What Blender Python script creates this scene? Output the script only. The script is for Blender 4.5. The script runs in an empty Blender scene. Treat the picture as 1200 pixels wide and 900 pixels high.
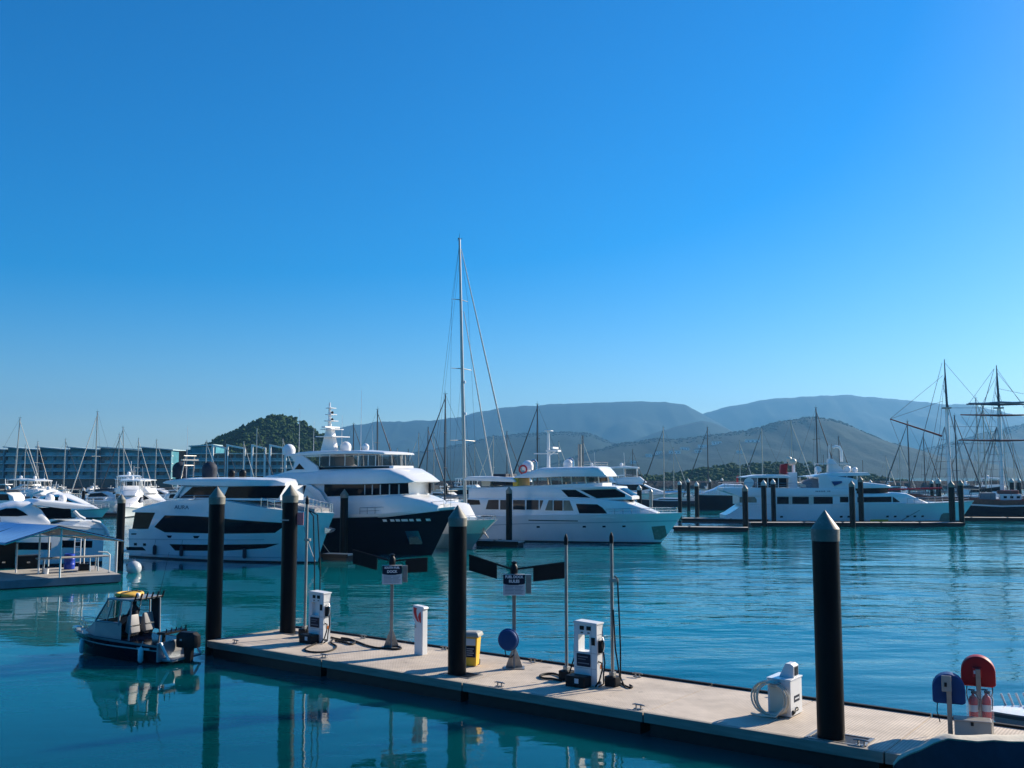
import bpy, bmesh, math, random
from mathutils import Vector as V, Matrix as Mx
random.seed(7)
PI = math.pi
sc = bpy.context.scene
COL = sc.collection
# ------------------------------------------------------------------ camera geometry
FPX, CAMZ, PITCH = 1150.0, 6.9, math.atan(105/1150)
def ray(px, py):
    a = (px-600)/FPX; b = (450-py)/FPX
    return V((a, math.cos(PITCH)-b*math.sin(PITCH), math.sin(PITCH)+b*math.cos(PITCH)))
CP = V((0, 0, CAMZ))
def atz(px, py, z=0.0):
    d = ray(px, py); return CP + d*((z-CAMZ)/d.z)
def aty(px, py, y):
    d = ray(px, py); return CP + d*(y/d.y)

# ------------------------------------------------------------------ materials
MATS = {}
def mat(name, col, rough=.5, metal=0, var=.12, scale=1.5, bump=0, bscale=40, coat=0, trans=0, ior=1.45, stretch=(1,1,1), dirt=None, dscale=.6, damount=.4, spec=.5, alpha=1):
    if name in MATS: return MATS[name]
    m = bpy.data.materials.new(name); m.use_nodes = True
    nt = m.node_tree; b = nt.nodes['Principled BSDF']
    L = nt.links.new
    tc = nt.nodes.new('ShaderNodeTexCoord'); mp = nt.nodes.new('ShaderNodeMapping')
    mp.inputs['Scale'].default_value = stretch
    L(tc.outputs['Object'], mp.inputs['Vector'])
    n = nt.nodes.new('ShaderNodeTexNoise'); n.inputs['Scale'].default_value = scale; n.inputs['Detail'].default_value = 5
    L(mp.outputs['Vector'], n.inputs['Vector'])
    r = nt.nodes.new('ShaderNodeValToRGB')
    lo = [max(0, c*(1-var)) for c in col]; hi = [min(1, c*(1+var)) for c in col]
    r.color_ramp.elements[0].position = .3; r.color_ramp.elements[1].position = .7
    r.color_ramp.elements[0].color = (*lo, 1); r.color_ramp.elements[1].color = (*hi, 1)
    L(n.outputs['Fac'], r.inputs['Fac'])
    out = r.outputs['Color']
    if dirt:
        n2 = nt.nodes.new('ShaderNodeTexNoise'); n2.inputs['Scale'].default_value = dscale; n2.inputs['Detail'].default_value = 8; n2.inputs['Roughness'].default_value = .7
        L(mp.outputs['Vector'], n2.inputs['Vector'])
        mr = nt.nodes.new('ShaderNodeMapRange'); mr.inputs[1].default_value = .5; mr.inputs[2].default_value = .75; mr.inputs[4].default_value = damount
        L(n2.outputs['Fac'], mr.inputs[0])
        mix = nt.nodes.new('ShaderNodeMix'); mix.data_type = 'RGBA'
        L(mr.outputs[0], mix.inputs[0]); L(out, mix.inputs[6]); mix.inputs[7].default_value = (*dirt, 1)
        out = mix.outputs[2]
    L(out, b.inputs['Base Color'])
    b.inputs['Roughness'].default_value = rough; b.inputs['Metallic'].default_value = metal
    b.inputs['Coat Weight'].default_value = coat; b.inputs['IOR'].default_value = ior
    b.inputs['Transmission Weight'].default_value = trans
    b.inputs['Specular IOR Level'].default_value = spec; b.inputs['Alpha'].default_value = alpha
    if bump:
        n3 = nt.nodes.new('ShaderNodeTexNoise'); n3.inputs['Scale'].default_value = bscale; n3.inputs['Detail'].default_value = 3
        L(mp.outputs['Vector'], n3.inputs['Vector'])
        bp = nt.nodes.new('ShaderNodeBump'); bp.inputs['Strength'].default_value = bump; bp.inputs['Distance'].default_value = .02
        L(n3.outputs['Fac'], bp.inputs['Height']); L(bp.outputs['Normal'], b.inputs['Normal'])
    MATS[name] = m; return m
M = {}
M['gel'] = mat('white_gelcoat', (.82,.82,.81), .25, coat=.3, var=.04, scale=.5, dirt=(.62,.6,.55), dscale=.8, damount=.25)
M['gelgrey'] = mat('grey_gelcoat', (.5,.53,.55), .3, var=.05)
M['cream'] = mat('cream_paint', (.66,.6,.48), .4)
M['navy'] = mat('navy_hull_paint', (.002,.004,.014), .15, spec=.12, var=.2)
M['teal'] = mat('pale_blue_hull_paint', (.25,.42,.5), .25, var=.06)
M['boot'] = mat('dark_antifouling', (.012,.014,.02), .5)
M['glass'] = mat('dark_tinted_glass', (.003,.005,.01), .06, var=.1, spec=.1)
M['glass2'] = mat('smoky_window_glass', (.016,.022,.03), .06, spec=.14, var=.4, scale=1.2)
M['clear'] = mat('clear_plastic', (.8,.85,.85), .1, var=.02, alpha=.16)
M['tint'] = mat('tinted_clear_glazing', (.02,.03,.035), .04, alpha=.45, spec=.2)
M['inner'] = mat('cabin_interior', (.22,.18,.13), .6, var=.4, scale=.9)
M['steel'] = mat('stainless_steel', (.6,.6,.6), .22, 1, var=.05)
M['galv'] = mat('galvanised_steel', (.32,.31,.29), .45, .7, var=.15, scale=5)
M['alu'] = mat('mast_aluminium', (.42,.41,.38), .35, .7, var=.06)
M['maststain'] = mat('dark_spar_paint', (.045,.05,.06), .4)
M['white'] = mat('white_paint', (.72,.73,.73), .4, var=.05, dirt=(.5,.47,.42), dscale=1.5, damount=.3)
M['black'] = mat('black_rubber', (.008,.008,.009), .65, spec=.25, var=.3, scale=4)
M['blackp'] = mat('black_plastic', (.009,.0095,.012), .45, spec=.2, var=.2)
M['pile'] = mat('black_pile_sleeve', (.004,.0045,.006), .4, spec=.13, var=.35, scale=2.5, stretch=(1,1,.25), dirt=(.012,.012,.011), dscale=1.3, damount=.5)
M['cap'] = mat('grey_pile_cap', (.19,.185,.15), .55, var=.1, scale=3, dirt=(.42,.42,.38), dscale=5, damount=.55)
M['capw'] = mat('white_pile_cap', (.5,.5,.47), .5, var=.15, scale=3)
M['sail'] = mat('sail_cloth', (.62,.6,.54), .8, var=.1, scale=3, bump=.3, bscale=8)
M['canvasn'] = mat('navy_canvas', (.018,.027,.045), .75, var=.25, scale=3, bump=.4, bscale=12)
M['canvasg'] = mat('grey_canvas', (.2,.22,.25), .8, var=.15, scale=3, bump=.4, bscale=6)
M['canvasb'] = mat('blue_awning_canvas', (.27,.56,.84), .6, var=.12, scale=1.2, stretch=(1,6,1))
M['canvasc'] = mat('cream_canvas', (.62,.56,.44), .8, var=.12, scale=3, bump=.4, bscale=8)
M['mline'] = mat('pale_mooring_rope', (.4,.38,.33), .8, bump=.3)
M['locker'] = mat('grey_locker_steel', (.34,.34,.31), .55, var=.1, scale=3, dirt=(.2,.19,.17), dscale=3)
M['rope'] = mat('rigging_wire', (.09,.09,.1), .5, .4)
M['red'] = mat('red_cover_plastic', (.33,.006,.012), .5, spec=.3, var=.15)
M['redp'] = mat('red_paint', (.55,.02,.025), .35, var=.1)
M['blue'] = mat('blue_cover_plastic', (.006,.055,.19), .55, spec=.25, var=.15)
M['barrel'] = mat('blue_barrel_plastic', (.01,.05,.42), .4, var=.1)
M['yellow'] = mat('yellow_plastic', (.75,.45,.03), .45, var=.08)
M['signb'] = mat('navy_sign_print', (.01,.015,.035), .5, spec=.2, var=.1)
M['signw'] = mat('white_sign_print', (.62,.64,.66), .4, var=.05)
M['signt'] = mat('sign_lettering_grey', (.16,.18,.22), .5)
M['lett'] = mat('white_lettering', (.75,.76,.78), .5)
M['teak'] = mat('teak_deck', (.3,.2,.11), .6, var=.2, scale=3, stretch=(1,8,1))
M['wood'] = mat('dark_brown_wood', (.16,.06,.035), .55, var=.3, scale=3)
M['mahog'] = mat('red_brown_spar', (.2,.045,.03), .45, var=.2)
M['conc'] = mat('pontoon_concrete', (.4,.38,.35), .8, var=.15, scale=2, dirt=(.22,.2,.18))
M['pontblue'] = mat('blue_grey_fascia', (.1,.14,.19), .6, var=.2)
M['orange'] = mat('orange_plastic', (.7,.2,.03), .5)
M['skin'] = mat('skin', (.3,.17,.11), .6)
M['cloth'] = mat('dark_clothing', (.02,.022,.03), .9, bump=.3)
M['raft'] = mat('yellow_inflatable_tube', (.72,.42,.07), .55, var=.12, scale=6)
M['seat'] = mat('grey_seat_vinyl', (.27,.27,.27), .5, var=.08)
M['alub'] = mat('painted_aluminium', (.27,.3,.33), .4, .3, var=.1)
M['pink'] = mat('faded_pink_plate', (.75,.25,.25), .6)
M['brick'] = mat('red_render', (.3,.07,.035), .8)
M['bglass'] = mat('teal_balcony_glass', (.02,.28,.34), .3, var=.45, scale=.35)
M['bwall'] = mat('blue_grey_render', (.03,.22,.28), .7, var=.25, scale=.3)
M['bwall2'] = mat('grey_render', (.1,.27,.32), .7, var=.2, scale=.3)
M['bslab'] = mat('pale_concrete_slab', (.38,.52,.55), .7, var=.1)
M['bdark'] = mat('shaded_room_glass', (.006,.05,.07), .25, var=.6, scale=.5)

# ------------------------------------------------------------------ mesh builder
class MB:
    def __init__(s): s.v = []; s.f = []; s.two = False
    def add(s, vs, fs, m=None):
        o = len(s.v)
        s.v += [(m @ V(p)) if m else V(p) for p in vs]
        s.f += [[i+o for i in f] for f in fs]
        return s
    def box(s, x0, x1, y0, y1, z0, z1, m=None):
        vs = [(x0,y0,z0),(x1,y0,z0),(x1,y1,z0),(x0,y1,z0),(x0,y0,z1),(x1,y0,z1),(x1,y1,z1),(x0,y1,z1)]
        return s.add(vs, [(3,2,1,0),(4,5,6,7),(0,1,5,4),(1,2,6,5),(2,3,7,6),(3,0,4,7)], m)
    def loft(s, rows, closed=True, caps=True, m=None):
        n = len(rows[0]); vs = [p for r in rows for p in r]; fs = []
        for i in range(len(rows)-1):
            for j in range(n if closed else n-1):
                k = (j+1) % n
                fs.append((i*n+j, i*n+k, (i+1)*n+k, (i+1)*n+j))
        if caps: fs += [tuple(range(n-1,-1,-1)), tuple((len(rows)-1)*n+j for j in range(n))]
        return s.add(vs, fs, m)
    def tube(s, pts, r, n=8, m=None, caps=True):
        pts = [V(p) for p in pts]; rows = []
        up = None
        for i, p in enumerate(pts):
            t = (pts[min(i+1,len(pts)-1)] - pts[max(i-1,0)])
            if t.length < 1e-9: t = V((0,0,1))
            t.normalize()
            if up is None:
                up = V((0,0,1)) if abs(t.z) < .9 else V((1,0,0))
            a = t.cross(up)
            if a.length < 1e-4: a = t.cross(V((0,1,0)))
            a.normalize(); b = a.cross(t); up = b
            rr = r[i] if isinstance(r, (list,tuple)) else r
            rows.append([p + a*(math.cos(2*PI*k/n)*rr) + b*(math.sin(2*PI*k/n)*rr) for k in range(n)])
        return s.loft(rows, True, caps, m)
    def lathe(s, prof, n=16, m=None, caps=True):
        rows = [[(r*math.cos(2*PI*k/n), r*math.sin(2*PI*k/n), z) for k in range(n)] for r, z in prof]
        return s.loft(rows, True, caps, m)
    def prism(s, poly, z0, z1, m=None):
        n = len(poly)
        vs = [(x,y,z0) for x,y in poly] + [(x,y,z1) for x,y in poly]
        return s.add(vs, [tuple(range(n-1,-1,-1)), tuple(range(n,2*n))] + [(i,(i+1)%n,(i+1)%n+n,i+n) for i in range(n)], m)
    def slab(s, poly, y0, y1, m=None):          # polygon in x,z pushed along y
        n = len(poly)
        vs = [(x,y0,z) for x,z in poly] + [(x,y1,z) for x,z in poly]
        return s.add(vs, [tuple(range(n)), tuple(range(2*n-1,n-1,-1))] + [(i,i+n,(i+1)%n+n,(i+1)%n) for i in range(n)], m)
    def ball(s, c, r, n=10, sq=1.0, m=None):
        rows = []
        for i in range(n+1):
            a = -PI/2 + PI*i/n
            rr = max(1e-4, math.cos(a)*r)
            rows.append([(c[0]+rr*math.cos(2*PI*k/(n+4)), c[1]+rr*math.sin(2*PI*k/(n+4)), c[2]+math.sin(a)*r*sq) for k in range(n+4)])
        return s.loft(rows, True, True, m)
    def build(s, name, m, parent=None, smooth=35, bevel=0, seg=2):
        if s.two:                                   # port and starboard plates become two objects
            r_ = None
            for sd in (1, -1):
                q = MB()
                for f in s.f:
                    if sum(s.v[i].y for i in f)*sd > 0: q.add([s.v[i] for i in f], [tuple(range(len(f)))])
                if q.f: r_ = q.build(name, m, parent, smooth, bevel, seg)
            return r_
        me = bpy.data.meshes.new(name)
        me.from_pydata([tuple(p) for p in s.v], [], s.f); me.validate()
        bm = bmesh.new(); bm.from_mesh(me)
        bmesh.ops.remove_doubles(bm, verts=bm.verts, dist=1e-5)
        if bevel:
            es = [e for e in bm.edges if e.is_manifold and e.calc_face_angle(0) > .6]
            bmesh.ops.bevel(bm, geom=es, offset=bevel, segments=seg, profile=.6, affect='EDGES', clamp_overlap=True)
        bmesh.ops.recalc_face_normals(bm, faces=bm.faces)
        bm.to_mesh(me); bm.free()
        for p in me.polygons: p.use_smooth = bool(smooth)
        if smooth: me.set_sharp_from_angle(angle=math.radians(smooth))
        if m: me.materials.append(M[m] if isinstance(m, str) else m)
        o = bpy.data.objects.new(name, me); COL.objects.link(o)
        if parent: o.parent = parent
        return o
def tag(o, label=None, cat=None, group=None, kind=None):
    if label: o['label'] = label
    if cat: o['category'] = cat
    if group: o['group'] = group
    if kind: o['kind'] = kind
    return o
def thing(name, label, cat, loc=(0,0,0), rotz=0, group=None):
    o = bpy.data.objects.new(name, None); COL.objects.link(o)
    o.empty_display_size = .3
    o.location = loc; o.rotation_euler = (0,0,rotz)
    return tag(o, label, cat, group)
KIDS = {}
def kids(o): return [c for c in COL.objects if c.parent == o]
def dup(root, label, loc, rotz, scale=(1,1,1), group=None):
    def cp(o, par):
        c = o.copy(); COL.objects.link(c)
        if par: c.parent = par
        for k in kids(o): cp(k, c)
        return c
    r = cp(root, None)
    r.location = loc; r.rotation_euler = (0,0,rotz); r.scale = scale
    r['label'] = label
    if group: r['group'] = group
    return r
def text(name, s, size, m, parent, mx, sx=1.0, bold=.0):
    cu = bpy.data.curves.new(name+'_c', 'FONT'); cu.body = s; cu.size = size; cu.align_x = 'CENTER'; cu.align_y = 'CENTER'
    cu.extrude = .002; cu.offset = bold
    t = bpy.data.objects.new(name+'_t', cu); COL.objects.link(t)
    bpy.context.view_layer.update()
    me = bpy.data.meshes.new_from_object(t.evaluated_get(bpy.context.evaluated_depsgraph_get()))
    bpy.data.objects.remove(t); bpy.data.curves.remove(cu)
    me.name = name
    me.transform(mx @ Mx.Diagonal((sx,1,1,1)))
    me.materials.clear(); me.materials.append(M[m])
    o = bpy.data.objects.new(name, me); COL.objects.link(o); o.parent = parent
    return o
def interp(pts, x):
    if x <= pts[0][0]: return pts[0][1]
    for (a,b),(c,d) in zip(pts, pts[1:]):
        if x <= c: return b + (d-b)*(x-a)/max(1e-9, c-a)
    return pts[-1][1]
def clipx(poly, x0, sign):
    out = []
    for (p, q) in zip(poly, poly[1:]+poly[:1]):
        a = (p[0]-x0)*sign; b = (q[0]-x0)*sign
        if a >= 0: out.append(p)
        if (a > 0 and b < 0) or (a < 0 and b > 0):
            t = a/(a-b); out.append((x0, p[1]+(q[1]-p[1])*t))
    return out
def panel(mb, poly, w, off=.012, sides=(1,-1), step=.5):
    """polygon in x,z laid on both curved sides as a 2 cm thick plate"""
    mb.two = True
    if not isinstance(poly[0], tuple): poly = [tuple(p) for p in poly]
    sw = lambda q: [(b, a) for a, b in q]
    xs = [p[0] for p in poly]; zs = [p[1] for p in poly]
    a, b = min(xs), max(xs); c, d = min(zs), max(zs)
    n = max(1, int((b-a)/step)); m = max(1, int((d-c)/.25))
    if any(abs(q[0]-r[0]) < 1e-9 and abs(q[1]-r[1]) < 1e-9 for q, r in zip(poly, poly[1:])): poly = [q for k, q in enumerate(poly) if q != poly[k-1]]
    cx = [a+(b-a)*i/n for i in range(n+1)]; cz = [c+(d-c)*i/m for i in range(m+1)]
    for i in range(n):
        s1 = clipx(clipx(poly, cx[i], 1), cx[i+1], -1) if n > 1 else list(poly)
        if len(s1) < 3: continue
        for k in range(m):
            s2 = sw(clipx(clipx(sw(s1), cz[k], 1), cz[k+1], -1)) if m > 1 else s1
            if len(s2) < 3: continue
            K = len(s2)
            for sd in sides:
                vs = [(x, sd*(w(x,z)+off), z) for x,z in s2] + [(x, sd*(w(x,z)-.02), z) for x,z in s2]
                fs = [tuple(range(K))]
                for q in range(K):
                    r = (q+1) % K; p0, p1 = s2[q], s2[r]
                    inner = any(abs(p0[0]-v) < 1e-6 and abs(p1[0]-v) < 1e-6 for v in cx[1:-1]) or any(abs(p0[1]-v) < 1e-6 and abs(p1[1]-v) < 1e-6 for v in cz[1:-1])
                    if not inner: fs.append((q, q+K, r+K, r))
                mb.add(vs, fs)
    return mb

# ------------------------------------------------------------------ boat frames and hulls
class Frame:
    """Boat frame on the water from the pixel of the near stern corner and of the stem at the waterline."""
    def __init__(s, stern, bow, B):
        s.B = B
        P0 = atz(*stern); P1 = atz(*bow); c = P0.copy()
        for _ in range(6):
            u = (P1-c).normalized(); n = V((-u.y,u.x,0))
            if n.dot(c) < 0: n = -n
            c = P0 + n*B/2
        s.o = c; s.u = u; s.away = n; s.L = (P1-c).length
        s.rot = math.atan2(u.y, u.x)
        s.sg = 1 if V((-u.y,u.x,0)).dot(n) > 0 else -1      # +1: far side is local +y
    def pt(s, px, py, k=-1.0):
        d = ray(px, py); p0 = s.o + s.away*(k*s.B/2)
        t = (p0-CP).dot(s.away)/d.dot(s.away); q = CP + d*t
        return ((q-s.o).dot(s.u), q.z)
    def tr(s, ox, oy, sc_, pts, k=-1.0):
        return [s.pt(ox+x/sc_, oy+y/sc_, k) for x, y in pts]
class Hull:
    def __init__(s, L, B, sheer, rake=2.0, p_wl=1.7, p_dk=2.6, s_wl=.35, s_dk=.5, wlf=.88, bstern=.9, zref=2.5, srake=0.0, rexp=1.2):
        s.__dict__.update(locals())
    def xe(s, z): return s.L + s.rake*(max(0,z)/s.zref)**s.rexp + min(0,z)*.8
    def xs(s, z): return s.srake*max(0,z)/s.zref
    def shape(s, t, z):
        zr = min(1, max(0, z/s.zref)); p = s.p_wl+(s.p_dk-s.p_wl)*zr; s0 = s.s_wl+(s.s_dk-s.s_wl)*zr
        h = 1 if t <= s0 else max(0, 1-((t-s0)/(1-s0))**p)
        h *= s.bstern + (1-s.bstern)*min(1, t/.35)**.8
        h *= s.wlf + (1-s.wlf)*zr
        if z < 0: h *= max(.3, 1+z*.6)
        return h*s.B/2
    def hb(s, x, z):
        t = (x-s.xs(z))/(s.xe(z)-s.xs(z)); return s.shape(min(1,max(0,t)), z)
    def zs(s, t): return interp(s.sheer, t)
    def samples(s, n):
        ts = sorted(set([1-(1-i/n)**1.5 for i in range(n+1)] + [p[0] for p in s.sheer]))
        return [t for t in ts if 0 <= t <= 1]
    def mesh(s, n=26, m=9, zlo=-.5, top=True, ztop=None, off=0.0, zbot=None):
        mb = MB(); ts = s.samples(n); rows = []
        for t in ts:
            z1 = s.zs(t) if ztop is None else ztop; row = []
            for i in range(m+1):
                z = zlo + (z1-zlo)*i/m
                x = s.xs(z)+t*(s.xe(z)-s.xs(z)); row.append((x, s.shape(t,z)+off, z))
            rows.append([(x,-y,z) for x,y,z in row] + [(x,y,z) for x,y,z in reversed(row)])
        mb.loft(rows, closed=top, caps=top)
        return mb
    def band(s, z0, z1, off=.012, n=26):
        """a stripe: z0,z1 numbers or functions of t"""
        mb = MB(); ts = s.samples(n)
        f0 = z0 if callable(z0) else (lambda t: z0); f1 = z1 if callable(z1) else (lambda t: z1)
        for sd in (1,-1):
            rows = []
            for t in ts:
                row = []
                for j in range(4):
                    z = f0(t)+(f1(t)-f0(t))*j/3
                    x = s.xs(z)+t*(s.xe(z)-s.xs(z))
                    row.append((x+off*.5*t, sd*(s.shape(t,z)+off), z))
                rows.append(row)
            mb.loft(rows, closed=False, caps=False)
        rows = [[( s.xs(f0(0))-off, sd*(s.shape(0,f0(0))+off), f0(0)+(f1(0)-f0(0))*j) for j in (0,1)] for sd in (1,-1)]
        mb.loft(rows, closed=False, caps=False)
        return mb
def house(top, bot, w, r=.15, camber=.06, n=14, mb=None):
    """loft between a lower and an upper side line, half width w(x,z), rounded upper edges"""
    mb = mb or MB()
    x0 = max(top[0][0], bot[0][0]); x1 = min(top[-1][0], bot[-1][0])
    xs = sorted(set([x0+(x1-x0)*i/n for i in range(n+1)] + [p[0] for p in top+bot if x0 <= p[0] <= x1]))
    rows = []
    for x in xs:
        zb, zt = interp(bot,x), interp(top,x)
        if zt-zb < .02: zt = zb+.02
        rr = min(r, (zt-zb)*.45)
        h = [(w(x,zb),zb), (w(x,(zb+zt-rr)/2),(zb+zt-rr)/2), (w(x,zt-rr),zt-rr)]
        wt = w(x,zt)
        h += [(max(.02,wt-rr*.3), zt-rr*.3), (max(.02,wt-rr), zt), (max(.01,wt*.4), zt+camber*.8), (0.0, zt+camber)]
        row = [(x,-y,z) for y,z in h] + [(x,y,z) for y,z in reversed(h[:-1])]
        rows.append(row)
    return mb.loft(rows, True, True)
def top_plate(top, w, xa, xb, camber=.06, off=.03, frac=.85, r=.15, n=6):
    mb = MB(); rows = []
    for i in range(n+1):
        x = xa+(xb-xa)*i/n; z = interp(top, x); wt = max(.1, w(x,z)-r)
        rows.append([(x, y*wt*frac, z+camber*(1-abs(y)**1.5)+off) for y in (-1,-.7,-.4,0,.4,.7,1)])
    mb.loft(rows, closed=False, caps=False)
    low = [[(p[0],p[1],p[2]-off*.8) for p in q] for q in rows]
    mb.loft([rows[0], low[0]], closed=False, caps=False).loft([rows[-1], low[-1]], closed=False, caps=False)
    mb.loft([[q[0] for q in rows],[q[0] for q in low]], closed=False, caps=False).loft([[q[-1] for q in rows],[q[-1] for q in low]], closed=False, caps=False)
    return mb
def taper(w0, x0, x1, wf, p=2.0, tum=.06, zb=2.0):
    """half width w0 up to x0, narrowing to wf*w0 at x1; leaning in by tum per metre above zb"""
    def f(x, z):
        t = min(1, max(0, (x-x0)/(x1-x0)))
        return max(.05, w0*(1-(1-wf)*t**p) - tum*(z-zb))
    return f
def rail(mb, pts, h, r=.02, posts=True):
    up = [V(p)+V((0,0,h)) for p in pts]
    mb.tube(up, r, 5)
    mb.tube([V(p)+V((0,0,h*.5)) for p in pts], r*.7, 4)
    if posts:
        for p, q in zip(pts, up): mb.tube([p, q], r, 5)
    return mb
SKY_STR, SKY_AIR, SKY_DUST, SKY_OZ, SKY_SAT, SKY_HUE = .086, 1.0, .45, 5.0, 1.5, .503
SUN_STR, EXPOSURE = 5.0, .82
HAZE_COL, HAZE_D, HAZE_G = (.17,.48,.85,1), 1.4e-4, .3
WATER_COL, WATER_BUMP, WATER_SSS = (.0003,.1,.118,1), 1.5, 1.0
from mathutils import noise as NZ
# ------------------------------------------------------------------ camera, sky, sun
cam = bpy.data.cameras.new('camera'); co = bpy.data.objects.new('camera', cam); COL.objects.link(co)
cam.sensor_width = 36; cam.lens = 36*FPX/1200; cam.clip_start = .1; cam.clip_end = 30000
co.location = CP; co.rotation_euler = (PI/2+PITCH, 0, 0); sc.camera = co
SUN_AZ, SUN_EL = math.radians(57), math.radians(26)
w = bpy.data.worlds.new('World'); sc.world = w; w.use_nodes = True
nt = w.node_tree; bg = nt.nodes['Background']
sky = nt.nodes.new('ShaderNodeTexSky'); sky.sky_type = 'NISHITA'; sky.sun_disc = False
sky.sun_elevation = SUN_EL; sky.sun_rotation = SUN_AZ
sky.air_density = SKY_AIR; sky.dust_density = SKY_DUST; sky.ozone_density = SKY_OZ; sky.altitude = 0
hs = nt.nodes.new('ShaderNodeHueSaturation'); hs.inputs['Saturation'].default_value = SKY_SAT; hs.inputs['Hue'].default_value = SKY_HUE
nt.links.new(sky.outputs[0], hs.inputs['Color']); nt.links.new(hs.outputs[0], bg.inputs['Color'])
bg.inputs['Strength'].default_value = SKY_STR
sl = bpy.data.lights.new('sun', 'SUN'); sl.energy = SUN_STR; sl.angle = math.radians(.5); sl.color = (1, .88, .72)
so = bpy.data.objects.new('sun', sl); COL.objects.link(so)
sd = V((math.sin(SUN_AZ)*math.cos(SUN_EL), math.cos(SUN_AZ)*math.cos(SUN_EL), math.sin(SUN_EL)))
so.rotation_euler = (-sd).to_track_quat('-Z', 'Y').to_euler(); so.location = (60, 0, 60)
vs_ = sc.view_settings; vs_.view_transform = 'Standard'; vs_.look = 'None'; vs_.exposure = EXPOSURE; vs_.gamma = 1; vs_.use_curve_mapping = False
sc.cycles.volume_bounces = 0; sc.cycles.max_bounces = 8; sc.cycles.transparent_max_bounces = 12
sc.cycles.use_denoising = True; sc.cycles.caustics_reflective = False; sc.cycles.caustics_refractive = False

# ------------------------------------------------------------------ haze
m = bpy.data.materials.new('haze_air'); m.use_nodes = True; n_ = m.node_tree
n_.nodes.clear(); o_ = n_.nodes.new('ShaderNodeOutputMaterial'); pv = n_.nodes.new('ShaderNodeVolumePrincipled')
pv.inputs['Color'].default_value = HAZE_COL; pv.inputs['Density'].default_value = HAZE_D; pv.inputs['Anisotropy'].default_value = HAZE_G
n_.links.new(pv.outputs[0], o_.inputs['Volume']); m.cycles.homogeneous_volume = True
hz = MB().box(-5600, 5600, -120, 6900, -4, 485).build('haze', m, smooth=0)
tag(hz, kind='stuff')

# ------------------------------------------------------------------ water
m = bpy.data.materials.new('harbour_water'); m.use_nodes = True; n_ = m.node_tree; b = n_.nodes['Principled BSDF']; L_ = n_.links.new
b.inputs['Base Color'].default_value = WATER_COL; b.inputs['Roughness'].default_value = .035; b.inputs['IOR'].default_value = 1.38
b.inputs['Subsurface Weight'].default_value = WATER_SSS; b.inputs['Subsurface Radius'].default_value = (1,1,1); b.inputs['Subsurface Scale'].default_value = 1.6; b.subsurface_method = 'BURLEY'
tc = n_.nodes.new('ShaderNodeTexCoord')
def wnoise(scale, st, rot, det=2.0, rough=.5):
    mp = n_.nodes.new('ShaderNodeMapping'); mp.inputs['Scale'].default_value = st; mp.inputs['Rotation'].default_value = (0,0,rot)
    L_(tc.outputs['Object'], mp.inputs['Vector'])
    t = n_.nodes.new('ShaderNodeTexNoise'); t.noise_dimensions = '3D'
    t.inputs['Scale'].default_value = scale; t.inputs['Detail'].default_value = det; t.inputs['Roughness'].default_value = rough
    L_(mp.outputs['Vector'], t.inputs['Vector']); return t
def math_(op, a, c):
    q = n_.nodes.new('ShaderNodeMath'); q.operation = op
    for i, x in enumerate((a, c)):
        if isinstance(x, (int, float)): q.inputs[i].default_value = x
        else: L_(x, q.inputs[i])
    return q.outputs[0]
w1 = wnoise(.55, (.42,1,1), .22, 2); w2 = wnoise(1.7, (.5,1,1), -.18, 3); w3 = wnoise(.11, (.6,1,1), .3, 2)
w4 = wnoise(5.0, (.7,1,1), .1, 2)
# calm patches: low-frequency mask; calmer towards the sheltered west side
pm = wnoise(.035, (1,1.6,1), .5, 3)
sx = n_.nodes.new('ShaderNodeSeparateXYZ'); L_(tc.outputs['Object'], sx.inputs[0])
gr = n_.nodes.new('ShaderNodeMapRange'); L_(sx.outputs['X'], gr.inputs[0]); gr.inputs[1].default_value = -14; gr.inputs[2].default_value = 9; gr.inputs[3].default_value = .2; gr.inputs[4].default_value = 1.0
pr = n_.nodes.new('ShaderNodeMapRange'); L_(pm.outputs['Fac'], pr.inputs[0]); pr.inputs[1].default_value = .35; pr.inputs[2].default_value = .65; pr.inputs[3].default_value = .45; pr.inputs[4].default_value = 1.15
gy = n_.nodes.new('ShaderNodeMapRange'); L_(sx.outputs['Y'], gy.inputs[0]); gy.inputs[1].default_value = 28; gy.inputs[2].default_value = 46; gy.inputs[3].default_value = .4; gy.inputs[4].default_value = 1.0
h = math_('ADD', math_('MULTIPLY', w1.outputs['Fac'], .10), math_('MULTIPLY', w2.outputs['Fac'], .028))
h = math_('ADD', h, math_('MULTIPLY', w3.outputs['Fac'], .22))
h = math_('ADD', h, math_('MULTIPLY', w4.outputs['Fac'], .004))
h = math_('MULTIPLY', h, math_('MULTIPLY', math_('MULTIPLY', gr.outputs[0], pr.outputs[0]), gy.outputs[0]))
bp = n_.nodes.new('ShaderNodeBump'); bp.inputs['Strength'].default_value = 1; bp.inputs['Distance'].default_value = WATER_BUMP
cn = n_.nodes.new('ShaderNodeTexNoise'); cn.inputs['Scale'].default_value = .03; cn.inputs['Detail'].default_value = 3
L_(tc.outputs['Object'], cn.inputs['Vector'])
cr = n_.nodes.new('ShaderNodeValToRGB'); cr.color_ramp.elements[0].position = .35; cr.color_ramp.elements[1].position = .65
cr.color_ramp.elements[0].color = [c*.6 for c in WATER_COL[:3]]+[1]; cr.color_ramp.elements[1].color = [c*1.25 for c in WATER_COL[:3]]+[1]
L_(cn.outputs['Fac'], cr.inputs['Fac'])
tb = n_.nodes.new('ShaderNodeMapRange'); L_(sx.outputs['Y'], tb.inputs[0])      # near water darkened, far water lightened: sky reflection put into the colour
tb.inputs[1].default_value = 24; tb.inputs[2].default_value = 52; tb.inputs[3].default_value = .6; tb.inputs[4].default_value = 1.45
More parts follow.
